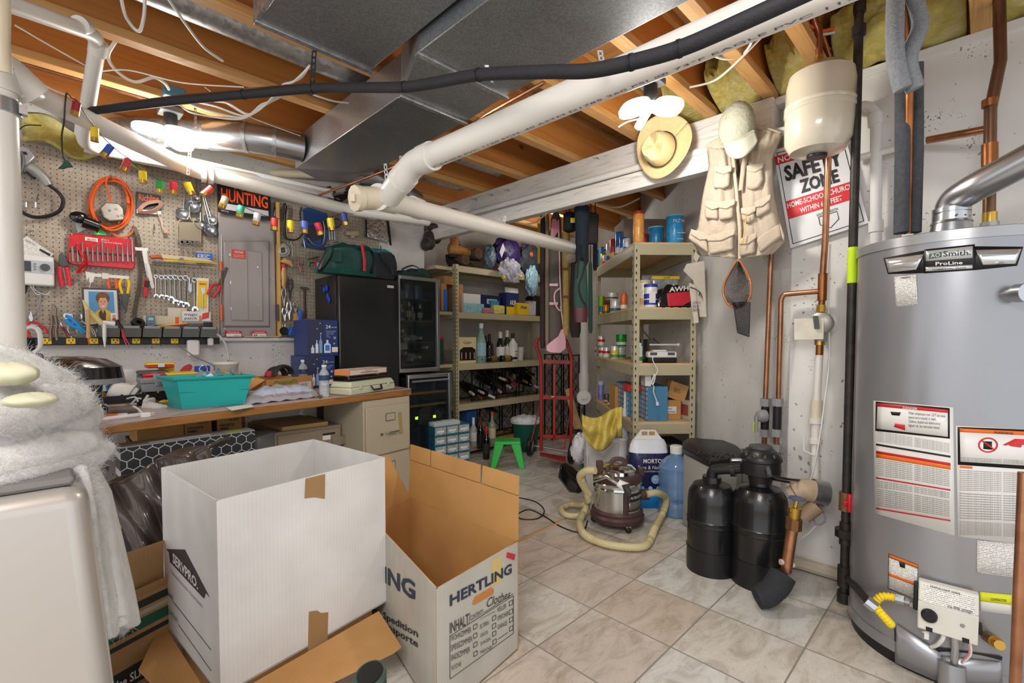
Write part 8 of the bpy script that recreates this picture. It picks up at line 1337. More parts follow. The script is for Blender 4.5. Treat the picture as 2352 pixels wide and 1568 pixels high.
patch(sq4(S_,((418,298),(695,262),(640,372),(442,395))),'logo_silver_wing',MIR,.0022);patch(sq4(S_,((1068,232),(1398,224),(1355,330),(1122,338))),'logo_silver_wing',MIR,.0022)
patch(sq4(S_,((697,228),(1063,190),(1060,375),(697,400))),'logo_centre',BLK,.0028);patch(sq4(S_,((712,240),(1048,203),(1046,288),(710,312))),'logo_grey_field',mt('#c2c4c3',.3,.3),.0038);patch(sq4(S_,((708,355),(1046,338),(1046,365),(708,386))),'logo_grey_strip',mt('#c2c4c3',.3,.3),.0038)
patch(sq4(S_,((733,262),(825,246),(825,282),(733,298))),'green_oval',mt('#4c6a5c',.4),.0044);ptx('AO',sq4(S_,((745,262),(812,250),(812,280),(745,290))),WHT,.006);ptx('Smith.',sq4(S_,((835,240),(1035,228),(1035,268),(835,280))),BLK,.006,bold=.01);ptx('ProLine',sq4(S_,((780,318),(975,310),(975,334),(780,344))),WHT,.005,bold=.02);ptx('COMMERCIAL GRADE',sq4(S_,((755,368),(1000,353),(1000,364),(755,380))),BLK,.006,bold=.01)
patch(sq4(S_,((483,425),(640,408),(652,625),(493,640))),'warning_label',PRINTC,.0012);ptx('WARNING',sq4(S_,((530,428),(597,418),(597,430),(530,440))),BLK,.003,bold=.01)
f0=lambda x,y:S_(x,y);g0=lambda x,y:U_(x,y)
patch([S_(332,1315),S_(908,1365),U_(808,635),U_(297,492)],'instruction_label',mt('#dddbd6',.45),.0012)
patch([S_(350,1322),S_(882,1370),U_(778,20),U_(305,-30)],'danger_frame',BLK,.002);patch([S_(362,1358),S_(868,1402),U_(765,8),U_(312,-44)],'danger_field',WLB,.0026);patch(sq4(S_,((358,1335),(870,1382),(870,1404),(358,1357))),'danger_bar',mt('#c9252c',.4),.003);ptx('DANGER',sq4(S_,((545,1358),(650,1368),(650,1384),(545,1374))),WHT,.0045,bold=.01)
ptx('Water temperature over 125°F can cause\nsevere burns instantly or death.\nChildren, disabled and elderly are at\nhighest risk. See instruction manual.',sq4(S_,((585,1392),(850,1415),(850,1530),(585,1510))),BLK,.004)
patch(sq4(S_,((455,1395),(530,1400),(520,1425),(465,1420))),'tap_pictogram',BLK,.0034);patch(sq4(S_,((490,1480),(560,1490),(562,1530),(480,1505))),'red_hand_pictogram',mt('#c9252c',.4),.0034)
for y0,y1,cc,nm in((-52,-40,'k',''),(50,62,'k','black_rule'),(96,112,'r','red_rule'),(112,138,'o','orange_bar'),(263,272,'r','red_rule'),(457,466,'r','red_rule')):
 if nm:patch([U_(310,y0),U_(782,y0+78),U_(782,y1+78),U_(310,y1)],nm,{'k':BLK,'r':mt('#b81f2a',.4),'o':mt('#e26a1c',.4)}[cc],.0024)
TLs='\n'.join(['installation, operating and safety information text lines']*9)
for y0,y1 in((-28,40),(145,255),(282,330),(335,448)):ptx(TLs if y1-y0>60 else'\n'.join(['fuel gas supply shut off valve instructions text']*4),[U_(318,y0),U_(540,y0+36),U_(540,y1+30),U_(318,y1)],DGREY,.003);ptx(TLs if y1-y0>60 else'\n'.join(['always read the manual before lighting unit']*4),[U_(552,y0+38),U_(775,y0+76),U_(775,y1+70),U_(552,y1+32)],DGREY,.003)
patch([S_(925,1495),S_(1560,1530),U_(1500,720),U_(830,640)],'instruction_label',mt('#dddbd6',.45),.0012);patch([S_(938,1505),S_(1560,1530),U_(1500,230),U_(828,185)],'warning_frame',BLK,.002);patch([S_(955,1540),S_(1560,1570),U_(1500,205),U_(845,165)],'warning_field',WLB,.0026);patch(sq4(S_,((955,1515),(1560,1545),(1560,1572),(955,1542))),'orange_bar',mt('#e26a1c',.4),.003);ptx('WARNING',sq4(S_,((1200,1536),(1340,1545),(1340,1562),(1200,1553))),BLK,.0045,bold=.01)
cpx,cpy=U_(1020,60)
M().tube([CPt(cpx+21*math.cos(a),cpy+16*math.sin(a),.004)for a in[k*math.pi/12 for k in range(24)]],.0022,6,closed=True).done('prohibition_ring',mt('#c9252c',.4),t);M().tube([CPt(cpx-15,cpy-11,.004),CPt(cpx+15,cpy+11,.004)],.0022,6).done('prohibition_bar',mt('#c9252c',.4),t);patch([U_(990,35),U_(1045,38),U_(1045,90),U_(990,85)],'fuel_can_pictogram',BLK,.003)
patch([U_(1110,60),U_(1190,20),U_(1300,25),U_(1290,85)],'flame_pictogram',mt('#c9252c',.4),.003);patch([U_(840,190),U_(920,196),U_(920,210),U_(840,204)],'orange_tag',mt('#e26a1c',.4),.0026)
for y0,y1 in((135,165),(215,350),(360,530),(540,630)):ptx('\n'.join(['fire and explosion hazard warning text goes on and on']*(3 if y1-y0<60 else 11)),[U_(840,y0),U_(1105,y0+15),U_(1105,y1+8),U_(840,y1)],DGREY,.003);ptx('\n'.join(['do not store flammables near unit']*(3 if y1-y0<60 else 11)),[U_(1118,y0+15),U_(1260,y0+22),U_(1260,y1+16),U_(1118,y1+8)],DGREY,.003)
patch(sq4(U_,((388,748),(577,820),(572,1045),(385,970))),'side_warning_label',BLK,.0012);patch(sq4(U_,((391,772),(574,844),(570,1040),(388,966))),'label_field',PRINTC,.002)
for y in(752,870):patch(sq4(U_,((390,y),(575,y+70),(575,y+88),(390,y+18))),'orange_bar',mt('#e26a1c',.4),.003)
patch(sq4(U_,((455,800),(495,812),(492,842),(462,832))),'burst_pictogram',BLK,.004)
patch(sq4(U_,((950,662),(1260,690),(1250,905),(948,872))),'rating_label',PRINTC,.0012);patch(sq4(U_,((968,990),(1170,1010),(1168,1135),(972,1112))),'energy_label',WLB,.0012);patch(sq4(U_,((968,990),(1170,1010),(1170,1075),(970,1050))),'yellow_half',mt('#d8dc1e',.4),.002);ptx('CONTRACTOR',sq4(U_,((1038,1030),(1138,1040),(1138,1056),(1038,1046))),BLK,.004,bold=.01)
patch(sq4(U_,((427,1190),(720,1380),(720,1568),(430,1440))),'access_panel',HG,.008,par=t);patch(sq4(U_,((720,1400),(1112,1440),(1112,1600),(720,1600))),'access_panel',HG,.006,par=t);patch(sq4(U_,((425,1215),(434,1218),(434,1305),(426,1302))),'slot',BLK,.010);patch(sq4(U_,((376,1310),(410,1328),(412,1350),(378,1330))),'slot',BLK,.002);
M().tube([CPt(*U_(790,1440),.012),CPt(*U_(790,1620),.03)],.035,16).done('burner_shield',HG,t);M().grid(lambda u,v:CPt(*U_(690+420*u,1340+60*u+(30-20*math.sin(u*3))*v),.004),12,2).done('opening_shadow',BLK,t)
q=CPt(*U_(760,1100),.03);nr=(q-CH);nr.z=0;nr.normalize();tx=V((-nr.y,nr.x,0));
if tx.dot(R)<0:tx=-tx
gw=(CPt(*U_(935,1100),.03)-CPt(*U_(595,1100),.03)).length*1.05;gh=.15;o=q-tx*gw/2-UP*gh/2+nr*.0
gv=M().ob(o-nr*.02,tx*gw,nr*.055,UP*gh*.62).hexa([o-nr*.02+UP*gh*.62,o-nr*.02+tx*gw+UP*gh*.62,o+tx*gw+nr*.035+UP*gh*.62,o+nr*.035+UP*gh*.62,o-nr*.02+UP*gh,o-nr*.02+tx*gw+UP*gh,o+tx*gw+nr*.01+UP*gh,o+nr*.01+UP*gh]).done('gas_control_box',mt('#d9d6cc',.4),t,bev=.004)
PN(o+nr*.0355+tx*gw*.06+UP*gh*.63,tx*gw*.88,UP*gh*.33-nr*.022,PRINTC,gv,'status_label');TX('STATUS LIGHT CODE',o+nr*.016+tx*gw*.2+UP*gh*.92,tx*gw*.5,UP*gh*.04-nr*.003,BLK,gv,bold=.02,lift=.003);TX('3 in. WTR. OUTLET',o+nr*.037+tx*gw*.5+UP*gh*.64,tx*gw*.4,UP*gh*.05-nr*.004,BLK,gv,bold=.02,lift=.004)
M().lathe([(.021,0),(.020,.012),(.017,.016)],o+nr*.035+tx*gw*.2+UP*gh*.36,nr,n=24).done('control_knob',BLK,gv);M().lathe([(.006,0),(.005,.004)],o+nr*.035+tx*gw*.75+UP*gh*.34,nr,n=12).done('status_light',GREY,gv)
for k in(.15,.75):M().ob(o+nr*.034+tx*gw*k+UP*.0,tx*.016,nr*.003,UP*.014).done('vent_slot',BLK,gv)
M().ob(o-tx*.012+UP*.05-nr*.01,tx*.012,nr*.03,UP*.09).done('side_clip',BLK,gv,bev=.003);M().ob(o+tx*gw+UP*.03-nr*.01,tx*.010,nr*.03,UP*.03).done('side_clip',BLK,gv,bev=.003)
def U2(x,y,e):return CPt(*U_(x,y),e)
M().tube(smooth_path([U2(735,1215,.04),U2(735,1280,.045),U2(700,1325,.03),U2(660,1340,.01)]),.006,10).done('white_tube',WHT,t);M().tube(smooth_path([U2(850,1250,.04),U2(890,1300,.05),U2(900,1380,.04),U2(850,1435,.02)]),.0025,8).done('pink_wire',mt('#d58a8c',.4),t);M().tube(smooth_path([U2(865,1250,.04),U2(905,1310,.05),U2(910,1390,.04),U2(860,1440,.02)]),.0025,8).done('white_wire',WHT,t);M().tube([U2(805,1240,.04),U2(812,1330,.045),U2(805,1440,.03)],.010,12).done('braided_conduit',STEEL,t);M().cb(U2(630,1265,.04),tx*.012,nr*.01,UP*.024).done('wire_connector',WHT,t);M().tube([U2(650,1190,.04),U2(648,1240,.042),U2(605,1245,.04)],.003,8).done('white_wire',WHT,t)
M().tube([U2(1020,1275,.0),U2(1070,1310,.06)],.018,14).done('drain_valve',mt('#8a6a30',.4,.8),t);M().tube([U2(1060,1305,.05),U2(1095,1330,.08)],.014,14).done('drain_nozzle',BRASS,t)
t=thing('gas_connector','black nipple and yellow corrugated gas flex feeding the heater control','gas line',gp(1945,1325));a=gp(1945,1325);b=CPt(1988,1378,.14);c=CPt(2015,1400,.13);M().tube([a,CPt(1998,1385,.15)],.014,14).done('nipple',IRON,t);M().tube([CPt(1990,1378,.15),CPt(2012,1395,.14)],.020,8).done('flare_nut',STEEL,t)
sp=smooth_path([CPt(2012,1395,.14),CPt(2030,1415,.15),CPt(2045,1432,.13),CPt(2035,1420,.10),CPt(2010,1390,.08),CPt(2025,1370,.07),CPt(2055,1372,.05),CPt(2062,1375,.05)],16);M().tube(sp,[.0135 if i%4<2 else.0105 for i in range(len(sp))],12).done('yellow_flex',mt('#efcf14',.35),t,smooth=60)
M().tube([CPt(2058,1374,.05),CPt(2078,1379,.045)],.015,8).tube([CPt(2076,1379,.045),CPt(2105,1386,.04)],.010,10).tube([CPt(2088,1381,.045),CPt(2098,1384,.04)],.015,6).done('steel_fitting',STEEL,t)
one(M().tube([P(2352,1085,1.15),P(2330,1620,1.15)],.0115,14),'relief_pipe',COPPER,'vertical copper relief pipe at the lower right edge in front of the heater','pipe');q=P(2352,672,1.42);one(M().tube([q+F*.12,q+F*.02],.022,20).tube([q+F*.02,q-F*.01],.028,20),'relief_valve',STEEL,'round relief valve fitting at the right edge of the heater jacket','valve')
TP=hz1+.028
def top(px,Z):q=P(px,600,Z);return V((q.x,q.y,TP))
t=thing('vent_pipe','silver vent elbow and pipe rising from the water heater to the right','pipe',top(2182,1.70));v0=top(2182,1.70);M().lathe([(.085,0),(.078,.008),(.06,.02),(.055,.05),(.058,.052),(.055,.06)],v0,n=32).done('draft_hood',STEEL,t);M().tube(bend([v0+UP*.05,v0+UP*.13,P(2240,430,1.62),P(2420,335,1.45)],.07,8),.048,28).done('vent_tube',STEEL,t);M().tube([v0+UP*.055,v0+UP*.085],.053,28).tube([v0+UP*.09,v0+UP*.105],.053,28).done('elbow_rib',STEEL,t)
for dx_ in(-.03,.0,.03):M().lathe([(.003,0),(.003,.004)],v0+UP*.07+R*dx_-F*.05,-F,n=8).done('screw',DGREY,t)
t=thing('hot_water_pipe','tall brown copper pipe rising from the heater top by the right edge','pipe',top(2270,1.75));M().tube([top(2270,1.75),P(2272,480,1.75),P(2275,250,1.75),P(2298,140,1.75),P(2295,-20,1.75)],[.018,.018,.018,.018,.018],16).done('tube',mt('#7a5b47',.35,.8,.3,8),t)
for ya,yb,rr,mm,nm in((510,535,.026,ZINC,'dielectric_nut'),(488,512,.021,BRASS,'brass_fitting'),(330,380,.023,COPPERD,'tee'),(228,245,.022,COPPERD,'collar'),(395,405,.021,COPPERD,'collar')):M().tube([P(2273,ya,1.75),P(2273,yb,1.75)],rr,8 if'nut' in nm else 16).done(nm,mm,t)
t=thing('copper_pipe','horizontal pipe half painted white joining the tall brown riser','pipe',WX(2100,330,2.6));M().tube([WX(1955,367,2.63),WX(2130,322,2.6)],.015,14).done('painted_part',WHT,t);M().tube([WX(2130,322,2.6),P(2265,297,1.78)],.015,14).done('bare_part',COPPER,t)
fz=1.78
t=thing('insulated_pipe','copper cold pipe in split grey and black foam sleeves above the heater','pipe',P(2084,545,fz));M().tube([top(2084,fz),P(2088,300,fz),P(2090,150,fz-.1),P(2070,-20,fz-.1)],.012,12).done('copper_tube',COPPERD,t)
for sx in(-1,1):M().tube(smooth_path([P(2058 if sx<0 else 2092,-25,fz-.12),P(2055 if sx<0 else 2110,60,fz-.12),P(2072+14*sx,140,fz-.12),P(2088+14*sx,205,fz-.12)]),[(.024,.03)],14,flat=R).done('grey_foam_half',FOAML,t);M().tube([P(2088+15*sx,150 if sx>0 else 200,fz+.01),P(2088+15*sx,350,fz+.01),P(2084+14*sx,535,fz)],[(.020,.028)],14,flat=R).done('dark_foam_half',FOAM,t)
M().tube([top(2084,fz),top(2084,fz)+UP*.03],.024,8).done('dielectric_nut',STEEL,t)
ez=2.03;e0=P(1882,255,ez);axx=(UP*1+R*.02-F*.02).normalized();t=thing('expansion_tank','cream steel expansion tank hanging from a copper pipe under the joists','tank',P(1882,355,ez));s=ez/FPX;r=68*s;hh=97*s
M().lathe([(.0,-hh),(r*.35,-hh),(r*.8,-hh*.93),(r*.97,-hh*.72),(r,-hh*.3),(r,-.012),(r*1.03,-.008),(r*1.03,.004),(r,.008),(r,hh*.05),(r*1.03,hh*.08),(r*1.03,hh*.13),(r,hh*.16),(r,hh*.55),(r*.94,hh*.8),(r*.7,hh*.95),(r*.3,hh)],e0,axx,n=48).done('tank_body',mt('#c9c0ab',.25,coat=.5),t);M().lathe([(.036,-hh-.012),(.038,-hh-.01),(.038,-hh+.004)],e0,axx,n=24).done('bottom_cap',BLK,t)
M().tube([e0+axx*hh,P(1880,148,ez),],.024,8).done('nut',ZINC,t);M().tube([P(1880,150,ez),P(1881,128,ez)],.017,8).done('brass_fitting',BRASS,t);M().tube(smooth_path([P(1881,130,ez),P(1881,80,ez),P(1872,50,ez),P(1855,-10,ez)]),.014,14).done('copper_tube',COPPER,t)
one(M().tube([P(1880,55,2.12),P(1912,150,2.2),P(1915,165,2.2)],.011,12),'copper_pipe',COPPERD,'thin copper pipe slanting down behind the expansion tank','pipe')
# ================= VEST, HATS, SIGN, NET =================
sgx=2.655
c4=[WX(1777,345,sgx),WX(1938,300,sgx),WX(1995,512,sgx),WX(1816,570,sgx)]
t=thing('safety_zone_sign','tilted white SAFETY ZONE sign with red bands fixed on the concrete wall','sign',c4[3])
def sb(u,v,l=0):return(c4[3]*(1-u)+c4[2]*u)*(1-v)+(c4[0]*(1-u)+c4[1]*u)*v+V((-l,0,0))
def SB(u0,v0,u1,v1,l,nm,mat):M().prism([sb(u0,v0,l),sb(u1,v0,l),sb(u1,v1,l),sb(u0,v1,l)],(-.0008,0,0)).done(nm,mat,t)
M().prism([sb(0,0),sb(1,0),sb(1,1),sb(0,1)],(-.004,0,0)).done('board',mt('#dfe1e2',.4),t)
for a_ in((.04,.03,.96,.037),(.04,.955,.96,.962),(.04,.03,.05,.96),(.95,.03,.96,.96)):SB(*a_,.0045,'black_border',BLK)
SB(.0,.84,.97,.93,.0050,'red_band',mt('#cf1f2c',.4));SB(.04,.28,.96,.46,.0050,'red_band',mt('#cf1f2c',.4))
def STX(s_,u0,v0,u1,v1,mat,b=.01):TX(s_,(0,0,0),(1,0,0),(0,1,0),mat,t,bold=b,fn=lambda a,bb:sb(u0+(u1-u0)*a,v0+(v1-v0)*bb,.0068))
STX('NO SHOOTING',.04,.855,.93,.915,WHT,.02);STX('SAFETY',.10,.65,.90,.81,BLK,.04);STX('ZONE',.28,.49,.80,.63,BLK,.04);STX('HOME-SCHOOL-CHURCH',.06,.385,.94,.44,WHT,.02);STX('WITHIN 660 FEET',.22,.30,.78,.355,WHT,.02);STX('SOUTH DAKOTA',.42,.22,.70,.245,BLK)
M().tube([sb(u,v,.006)for u,v in((.44,.21),(.68,.21),(.68,.13),(.56,.07),(.44,.13),(.44,.21))],.0015,5).done('shield_outline',BLK,t)
VX=2.555;VC=mt('#b2a492',.9,0,.07,14,.5,45);VC2=mt('#bbac98',.9,0,.05,14,.5,45);VD=mt('#57493a',.9)
t=thing('fishing_vest','khaki fishing vest with many bellows pockets hanging on the white beam','vest',WX(1700,590,VX))
def VP(x,y,o=0):return WX(*Q_(x,y),VX-o)
def vpanel(pts,o,th,nm,mat,b=.006):M().prism([VP(x,y,o)for x,y in pts],(-th,0,0)).done(nm,mat,t,bev=b,seg=3)
def vsheet(L_,R_,nm,mat,o0,amp,ph):
 def at(Ls,v):
  k=v*(len(Ls)-1);i=min(int(k),len(Ls)-2);f=k-i;return(Ls[i][0]*(1-f)+Ls[i+1][0]*f,Ls[i][1]*(1-f)+Ls[i+1][1]*f)
 def fn(u,v):
  a=at(L_,v);b=at(R_,v);x=a[0]*(1-u)+b[0]*u;y=a[1]*(1-u)+b[1]*u;return VP(x,y,o0+.035*math.sin(math.pi*u)**.5+amp*math.sin(u*12+v*5+ph)+.5*amp*math.sin(u*23-v*11))
 M().grid(fn,24,34).done(nm,mat,t,solid=.006,smooth=80)
vsheet([(455,360),(470,470),(430,650),(400,850),(350,900),(420,1010)],[(600,380),(610,500),(625,650),(640,850),(640,950),(650,1030)],'left_front',VC,.0,.006,0)
vsheet([(720,240),(700,420),(660,600),(650,800),(648,950),(655,1030)],[(905,280),(845,430),(850,620),(900,850),(922,930),(850,1000)],'right_front',VC,.0,.006,2)
vpanel([(600,400),(700,300),(680,560),(650,900),(640,640)],-.01,.004,'dark_lining',VD);vpanel([(450,355),(540,300),(720,210),(910,275),(880,330),(700,330),(470,400)],.0,.02,'shoulder_yoke',VC2)
for pk in([(510,485),(600,480),(600,540),(595,600),(560,615),(500,612),(495,555)],[(700,480),(790,460),(800,560),(775,610),(730,625),(695,610)],[(450,690),(525,700),(530,800),(450,790)],[(530,700),(620,680),(618,790),(535,805)],[(665,735),(745,720),(750,800),(710,825),(670,800)],[(745,700),(835,650),(845,740),(760,790)],[(365,860),(460,890),(470,1000),(350,915)],[(462,900),(620,860),(620,980),(480,1010)],[(655,920),(750,880),(750,1000),(660,1020)],[(755,910),(900,820),(915,900),(780,1000)]):
 vpanel(pk,.030,.028,'pocket',VC,.012);cx_=sum(a for a,b in pk)/len(pk);top_=sorted(pk,key=lambda a:a[1])[:2];top_.sort();(xa,ya),(xb,yb)=top_;vpanel([(xa-6,ya-8),(xb+6,yb-8),(xb+4,yb+26),((xa+xb)/2,(ya+yb)/2+44),(xa-4,ya+26)],.055,.010,'pocket_flap',VC2,.005)
M().tube([VP(610,420,.03),VP(630,620,.04),VP(650,850,.045),VP(650,1030,.04)],[(.008,.004)],8,flat=V((0,1,0))).done('zip_tape',VC2,t);M().tube([VP(690,760,.08),VP(680,860,.085),VP(665,940,.085)],.0025,6).done('lanyard',BRASS,t);M().tube([VP(700,330,.03),VP(670,480,.035),VP(655,620,.04)],[(.010,.004)],8,flat=V((0,1,0))).done('zip_tape',VC,t)
t=thing('baseball_cap','sage green cotton cap hung bill down above the vest','cap',VP(650,420,.08));CM=mt('#a3a391',.9,0,.06,20,.6,50);cc=VP(632,235,.09)
M().sph(cc,.088,24,(.75,.98,1.35)).done('crown',CM,t,smooth=80);M().tube([VP(545,330,.10),VP(640,325,.15),VP(735,265,.10)],[(.012,.008)],10).done('band',CM,t)
def fn(u,v):
 x0=548+(742-548)*u;y0=335-70*u+18*math.sin(math.pi*u);x1=575+(760-575)*u;y1=400-80*u+62*math.sin(math.pi*u)**.7;return VP(x0+(x1-x0)*v,y0+(y1-y0)*v,.12+.05*math.sin(math.pi*u)+.02*v)
M().grid(fn,20,6).done('bill',mt('#adae9c',.85,0,.03,20),t,solid=.006,smooth=80);M().tube([VP(560+4*k,195-5*k,.15)for k in range(4)],.003,6).done('stitching',CM,t)
t=thing('straw_hat','pale straw cowboy hat hung on the white beam','hat',WX(*Q_(220,540),2.56));SM=mt('#dcc593',.75,0,.05,40,.4,160);hc=WX(*Q_(212,370),2.56);ua=(WX(*Q_(330,215),2.56)-WX(*Q_(75,505),2.56));ub=WX(*Q_(310,480),2.56)-WX(*Q_(130,250),2.56);ua=ua/2*.97;ub=ub/2*1.12;nx=V((-1,0,0))
def fn(u,v):
 a=2*math.pi*u;rr=.45+.6*v;return hc+ua*math.cos(a)*rr+ub*math.sin(a)*rr*.92+nx*(.02+.055*v*v*math.sin(a)**2)
M().grid(lambda u,v:fn(0 if u==1 else u,v),48,8).done('brim',SM,t,solid=.004,smooth=80)
cr=[(.60,0),(.58,.04),(.52,.09),(.42,.115),(.2,.10),(0,.085)];N=40;k0=hc+nx*.02-ua*.12;vs=[k0+ua*math.cos(2*math.pi*i/N)*r_*.95+ub*math.sin(2*math.pi*i/N)*r_*.85+nx*(z+.012*math.cos(4*math.pi*i/N)*(z>.05))for r_,z in cr for i in range(N)]
M().add(vs,[(j*N+i,j*N+(i+1)%N,(j+1)*N+(i+1)%N,(j+1)*N+i)for j in range(5)for i in range(N)]).done('crown',SM,t,smooth=80);M().tube([k0+ua*math.cos(2*math.pi*i/N)*.585+ub*math.sin(2*math.pi*i/N)*.525+nx*.022 for i in range(N)],.003,6,closed=True).done('hat_cord',mt('#3a3026',.7),t)
t=thing('landing_net','wooden teardrop landing net with black mesh hanging below the vest','net',VP(640,1330,.05));rim=smooth_path([VP(x,y,.05)for x,y in((640,1040),(600,1100),(562,1170),(552,1240),(580,1300),(630,1325),(685,1300),(716,1240),(712,1160),(680,1090))],6,closed=True);M().tube(rim,.006,10,closed=True).done('wood_rim',mt('#a8672f',.35,coat=.4),t)
mb=M()
def half(y):
 ks=((1045,8),(1100,40),(1170,74),(1240,82),(1290,62),(1320,25))
 for(a,b),(c,d)in zip(ks,ks[1:]):
  if a<=y<=c:return b+(d-b)*(y-a)/(c-a)
 return 20
def cxx(y):return 640-8*math.sin((y-1045)/90)
def NP(y,s_,bag):h_=half(y);return VP(cxx(y)+s_*h_,y,.05+bag*.05*(1-abs(s_)))
for sg in(1,-1):
 for k in range(-14,15):
  pts=[]
  for j in range(28):
   y=1048+j*10;s_=k/7+sg*(j/9-1.5)
   if abs(s_)<=1:pts.append(NP(y,s_,1))
   elif len(pts)>1:mb.tube(pts,.0012,4);pts=[]
   else:pts=[]
  if len(pts)>1:mb.tube(pts,.0012,4)
def BP(v,s_):y=1290+195*v;return VP(662+10*v+s_*(50-16*v),y+(12*s_*v),.06)
for sg in(1,-1):
 for k in range(-12,13):
  pts=[BP(j/14,k/6+sg*(j/6-1))for j in range(15)if abs(k/6+sg*(j/6-1))<=1]
  if len(pts)>1:mb.tube(pts,.0016,4)
for s_ in(-1,1):mb.tube([BP(v/8,s_)for v in range(9)],.003,5)
mb.tube([BP(1,s_/4)for s_ in range(-4,5)],.003,5)
mb.done('mesh_bag',BLK,t)
for k,(px,py)in enumerate(((1090,455),(1127,444),(1164,433),(1370,360))):one(M().tube([WX(px,py,2.63),WX(px+6,py+5,2.56),WX(px-8,py+2,2.55)],.0015,5),'wire_hook',DGREY,('leftmost','second','third','fourth')[k]+' small bent wire hook on the white beam face','hook')
# ================= FOREGROUND BOXES =================
hS=.70;A=FL(370,1073,hS);B=FL(720,1008,hS);Cc=FL(884,1050,hS);D=FL(497,1150,hS);zb=.14
def down(q,z):return V((q.x,q.y,z))
cx4=(A+B+Cc+D)/4
def wallq(mb,a,b,z0,th=.005):n=UP.cross(b-a).normalized();
t=thing('moving_box','tall open white SERVPRO moving box standing on brown cardboard in the foreground','cardboard box',down(cx4,zb))
def openbox(t,q,z0,mo,mi,th=.005,wob=0):
 c=sum(q,V())/4;nms=[]
 for i in range(4):
  a,b=q[i],q[(i+1)%4];n=(c-(a+b)/2);n.z=0;n.normalize();d=(b-a).normalized()
  M().hexa([down(a,z0),down(b,z0),down(b,z0)+n*th*.5,down(a,z0)+n*th*.5,a,b,b+n*th*.5,a+n*th*.5]).done('side_panel',mo,t);M().hexa([down(a,z0)+n*th*.5,down(b,z0)+n*th*.5,down(b,z0)+n*th,down(a,z0)+n*th,a+n*th*.5,b+n*th*.5,b+n*th,a+n*th]).done('inner_liner',mi,t)
 M().prism([down(p,z0)for p in q],UP*.006).done('bottom',mi,t)
openbox(t,[A,D,Cc,B],zb,CARDW,CARDW)
def face_fn(a,b,z0):
 n=(b-a).cross(UP).normalized();n.z=0
 if n.dot((a+b)/2-V((cx4.x,cx4.y,(a.z+b.z)/2)))<0:n=-n
 def f(u,v,l=0):top=a+(b-a)*u;bot=down(top,z0);return bot+(top-bot)*v+n*l
 return f
fl_=face_fn(A,D,zb);DKI=mt('#3a3536',.7)
def pix2uv(f,a,b,px,py,z0):
 n=(b-a).cross(UP).normalized();d=ray(px,py);k=(a-C0).dot(n)/d.dot(n);q=C0+d*k;L=(b-a);L.z=0;u=(q-a).dot(L)/L.dot(L);tz=a.z+(b.z-a.z)*u;return u,(q.z-z0)/(tz-z0)
def fpoly(f,a,b,z0,pts,nm,mat,tt,l=.001):
 u=[pix2uv(f,a,b,*p,z0)for p in pts];M().prism([f(x,y,l)for x,y in u],f(0,0,l+.0006)-f(0,0,l)).done(nm,mat,tt)
def ftext(s_,f,a,b,z0,q,mat,tt,l=.0025,**k):
 u=[pix2uv(f,a,b,*p,z0)for p in q];TX(s_,(0,0,0),(1,0,0),(0,1,0),mat,tt,fn=lambda x,y:f(*((u[3][i]*(1-x)+u[2][i]*x)*(1-y)+(u[0][i]*(1-x)+u[1][i]*x)*y for i in(0,1)),l),**k)
bx=BX_
fpoly(fl_,A,D,zb,[bx(210,787),bx(317,790),bx(462,1068),bx(440,1040),bx(430,1075),bx(232,862),bx(225,805)],'house_logo',DKI,t)
ftext('SERVPRO.',fl_,A,D,zb,[bx(250,805),bx(398,965),bx(398,1025),bx(250,865)],WHT,t,bold=.03);ftext('Cleaning. Restoration. Construction.',fl_,A,D,zb,[bx(238,905),bx(424,1115),bx(424,1138),bx(238,928)],DKI,t)
ftext('NAME',fl_,A,D,zb,[bx(217,1025),bx(250,1065),bx(250,1092),bx(217,1050)],DKI,t);ftext('CONTENTS',fl_,A,D,zb,[bx(218,1122),bx(278,1195),bx(278,1222),bx(218,1150)],DKI,t)
for p0,p1 in(((250,1092),(470,1372)),((280,1225),(472,1495))):fpoly(fl_,A,D,zb,[bx(*p0),bx(*p1),bx(p1[0],p1[1]+3),bx(p0[0],p0[1]+3)],'rule_line',DKI,t)
fr_f=face_fn(D,Cc,zb);TAPE=mt('#9a7a52',.4,0,.05,20)
fpoly(fr_f,D,Cc,zb,[bx(1018,378),bx(1132,350),bx(1130,495),bx(1070,485),bx(1012,492)],'brown_tape',TAPE,t);fpoly(fr_f,D,Cc,zb,[bx(1038,1152),bx(1085,1145),bx(1110,1160),bx(1150,1155),bx(1145,1320),bx(1032,1385)],'brown_tape',TAPE,t)
t=thing('cardboard_box','brown cardboard carton with flaps spread under the white box','cardboard box',down(cx4,0))
q=[down(cx4+(p-cx4)*.86,.13)for p in(A,D,Cc,B)];mb=M().prism([down(p,0)for p in q],UP*.13);mb.done('carton_body',CARD,t)
za=.134
M().prism([FL(372,1430,za),FL(505,1640,za),FL(470,1700,za),FL(318,1540,za)],UP*.004).done('flap',CARD,t);M().prism([FL(510,1612,za),FL(870,1405,za),FL(922,1487,za),FL(905,1500,za),FL(560,1668,za)],UP*.004).done('flap',CARD,t)
fq=FL(830,1420,za);M().prism([FL(600,1600,za+.005),FL(618,1590,za+.005),FL(620,1598,za+.005),FL(604,1606,za+.005)],UP*.0006)
hH=.407;G=FL(1003,1352,hH);Fc=FL(1190,1243,hH);Ec=FL(941,1141,hH);Hc=V((0,0,0));q=FL(850,1187,hH);Hc=q
t=thing('moving_box','open grey HERTLING moving box with raised brown flaps on the floor','cardboard box',down((G+Fc+Ec+Hc)/4,0));cx4=(G+Fc+Ec+Hc)/4
openbox(t,[Hc,G,Fc,Ec],0.002,CARDG,CARDI)
fb=lambda n0:None
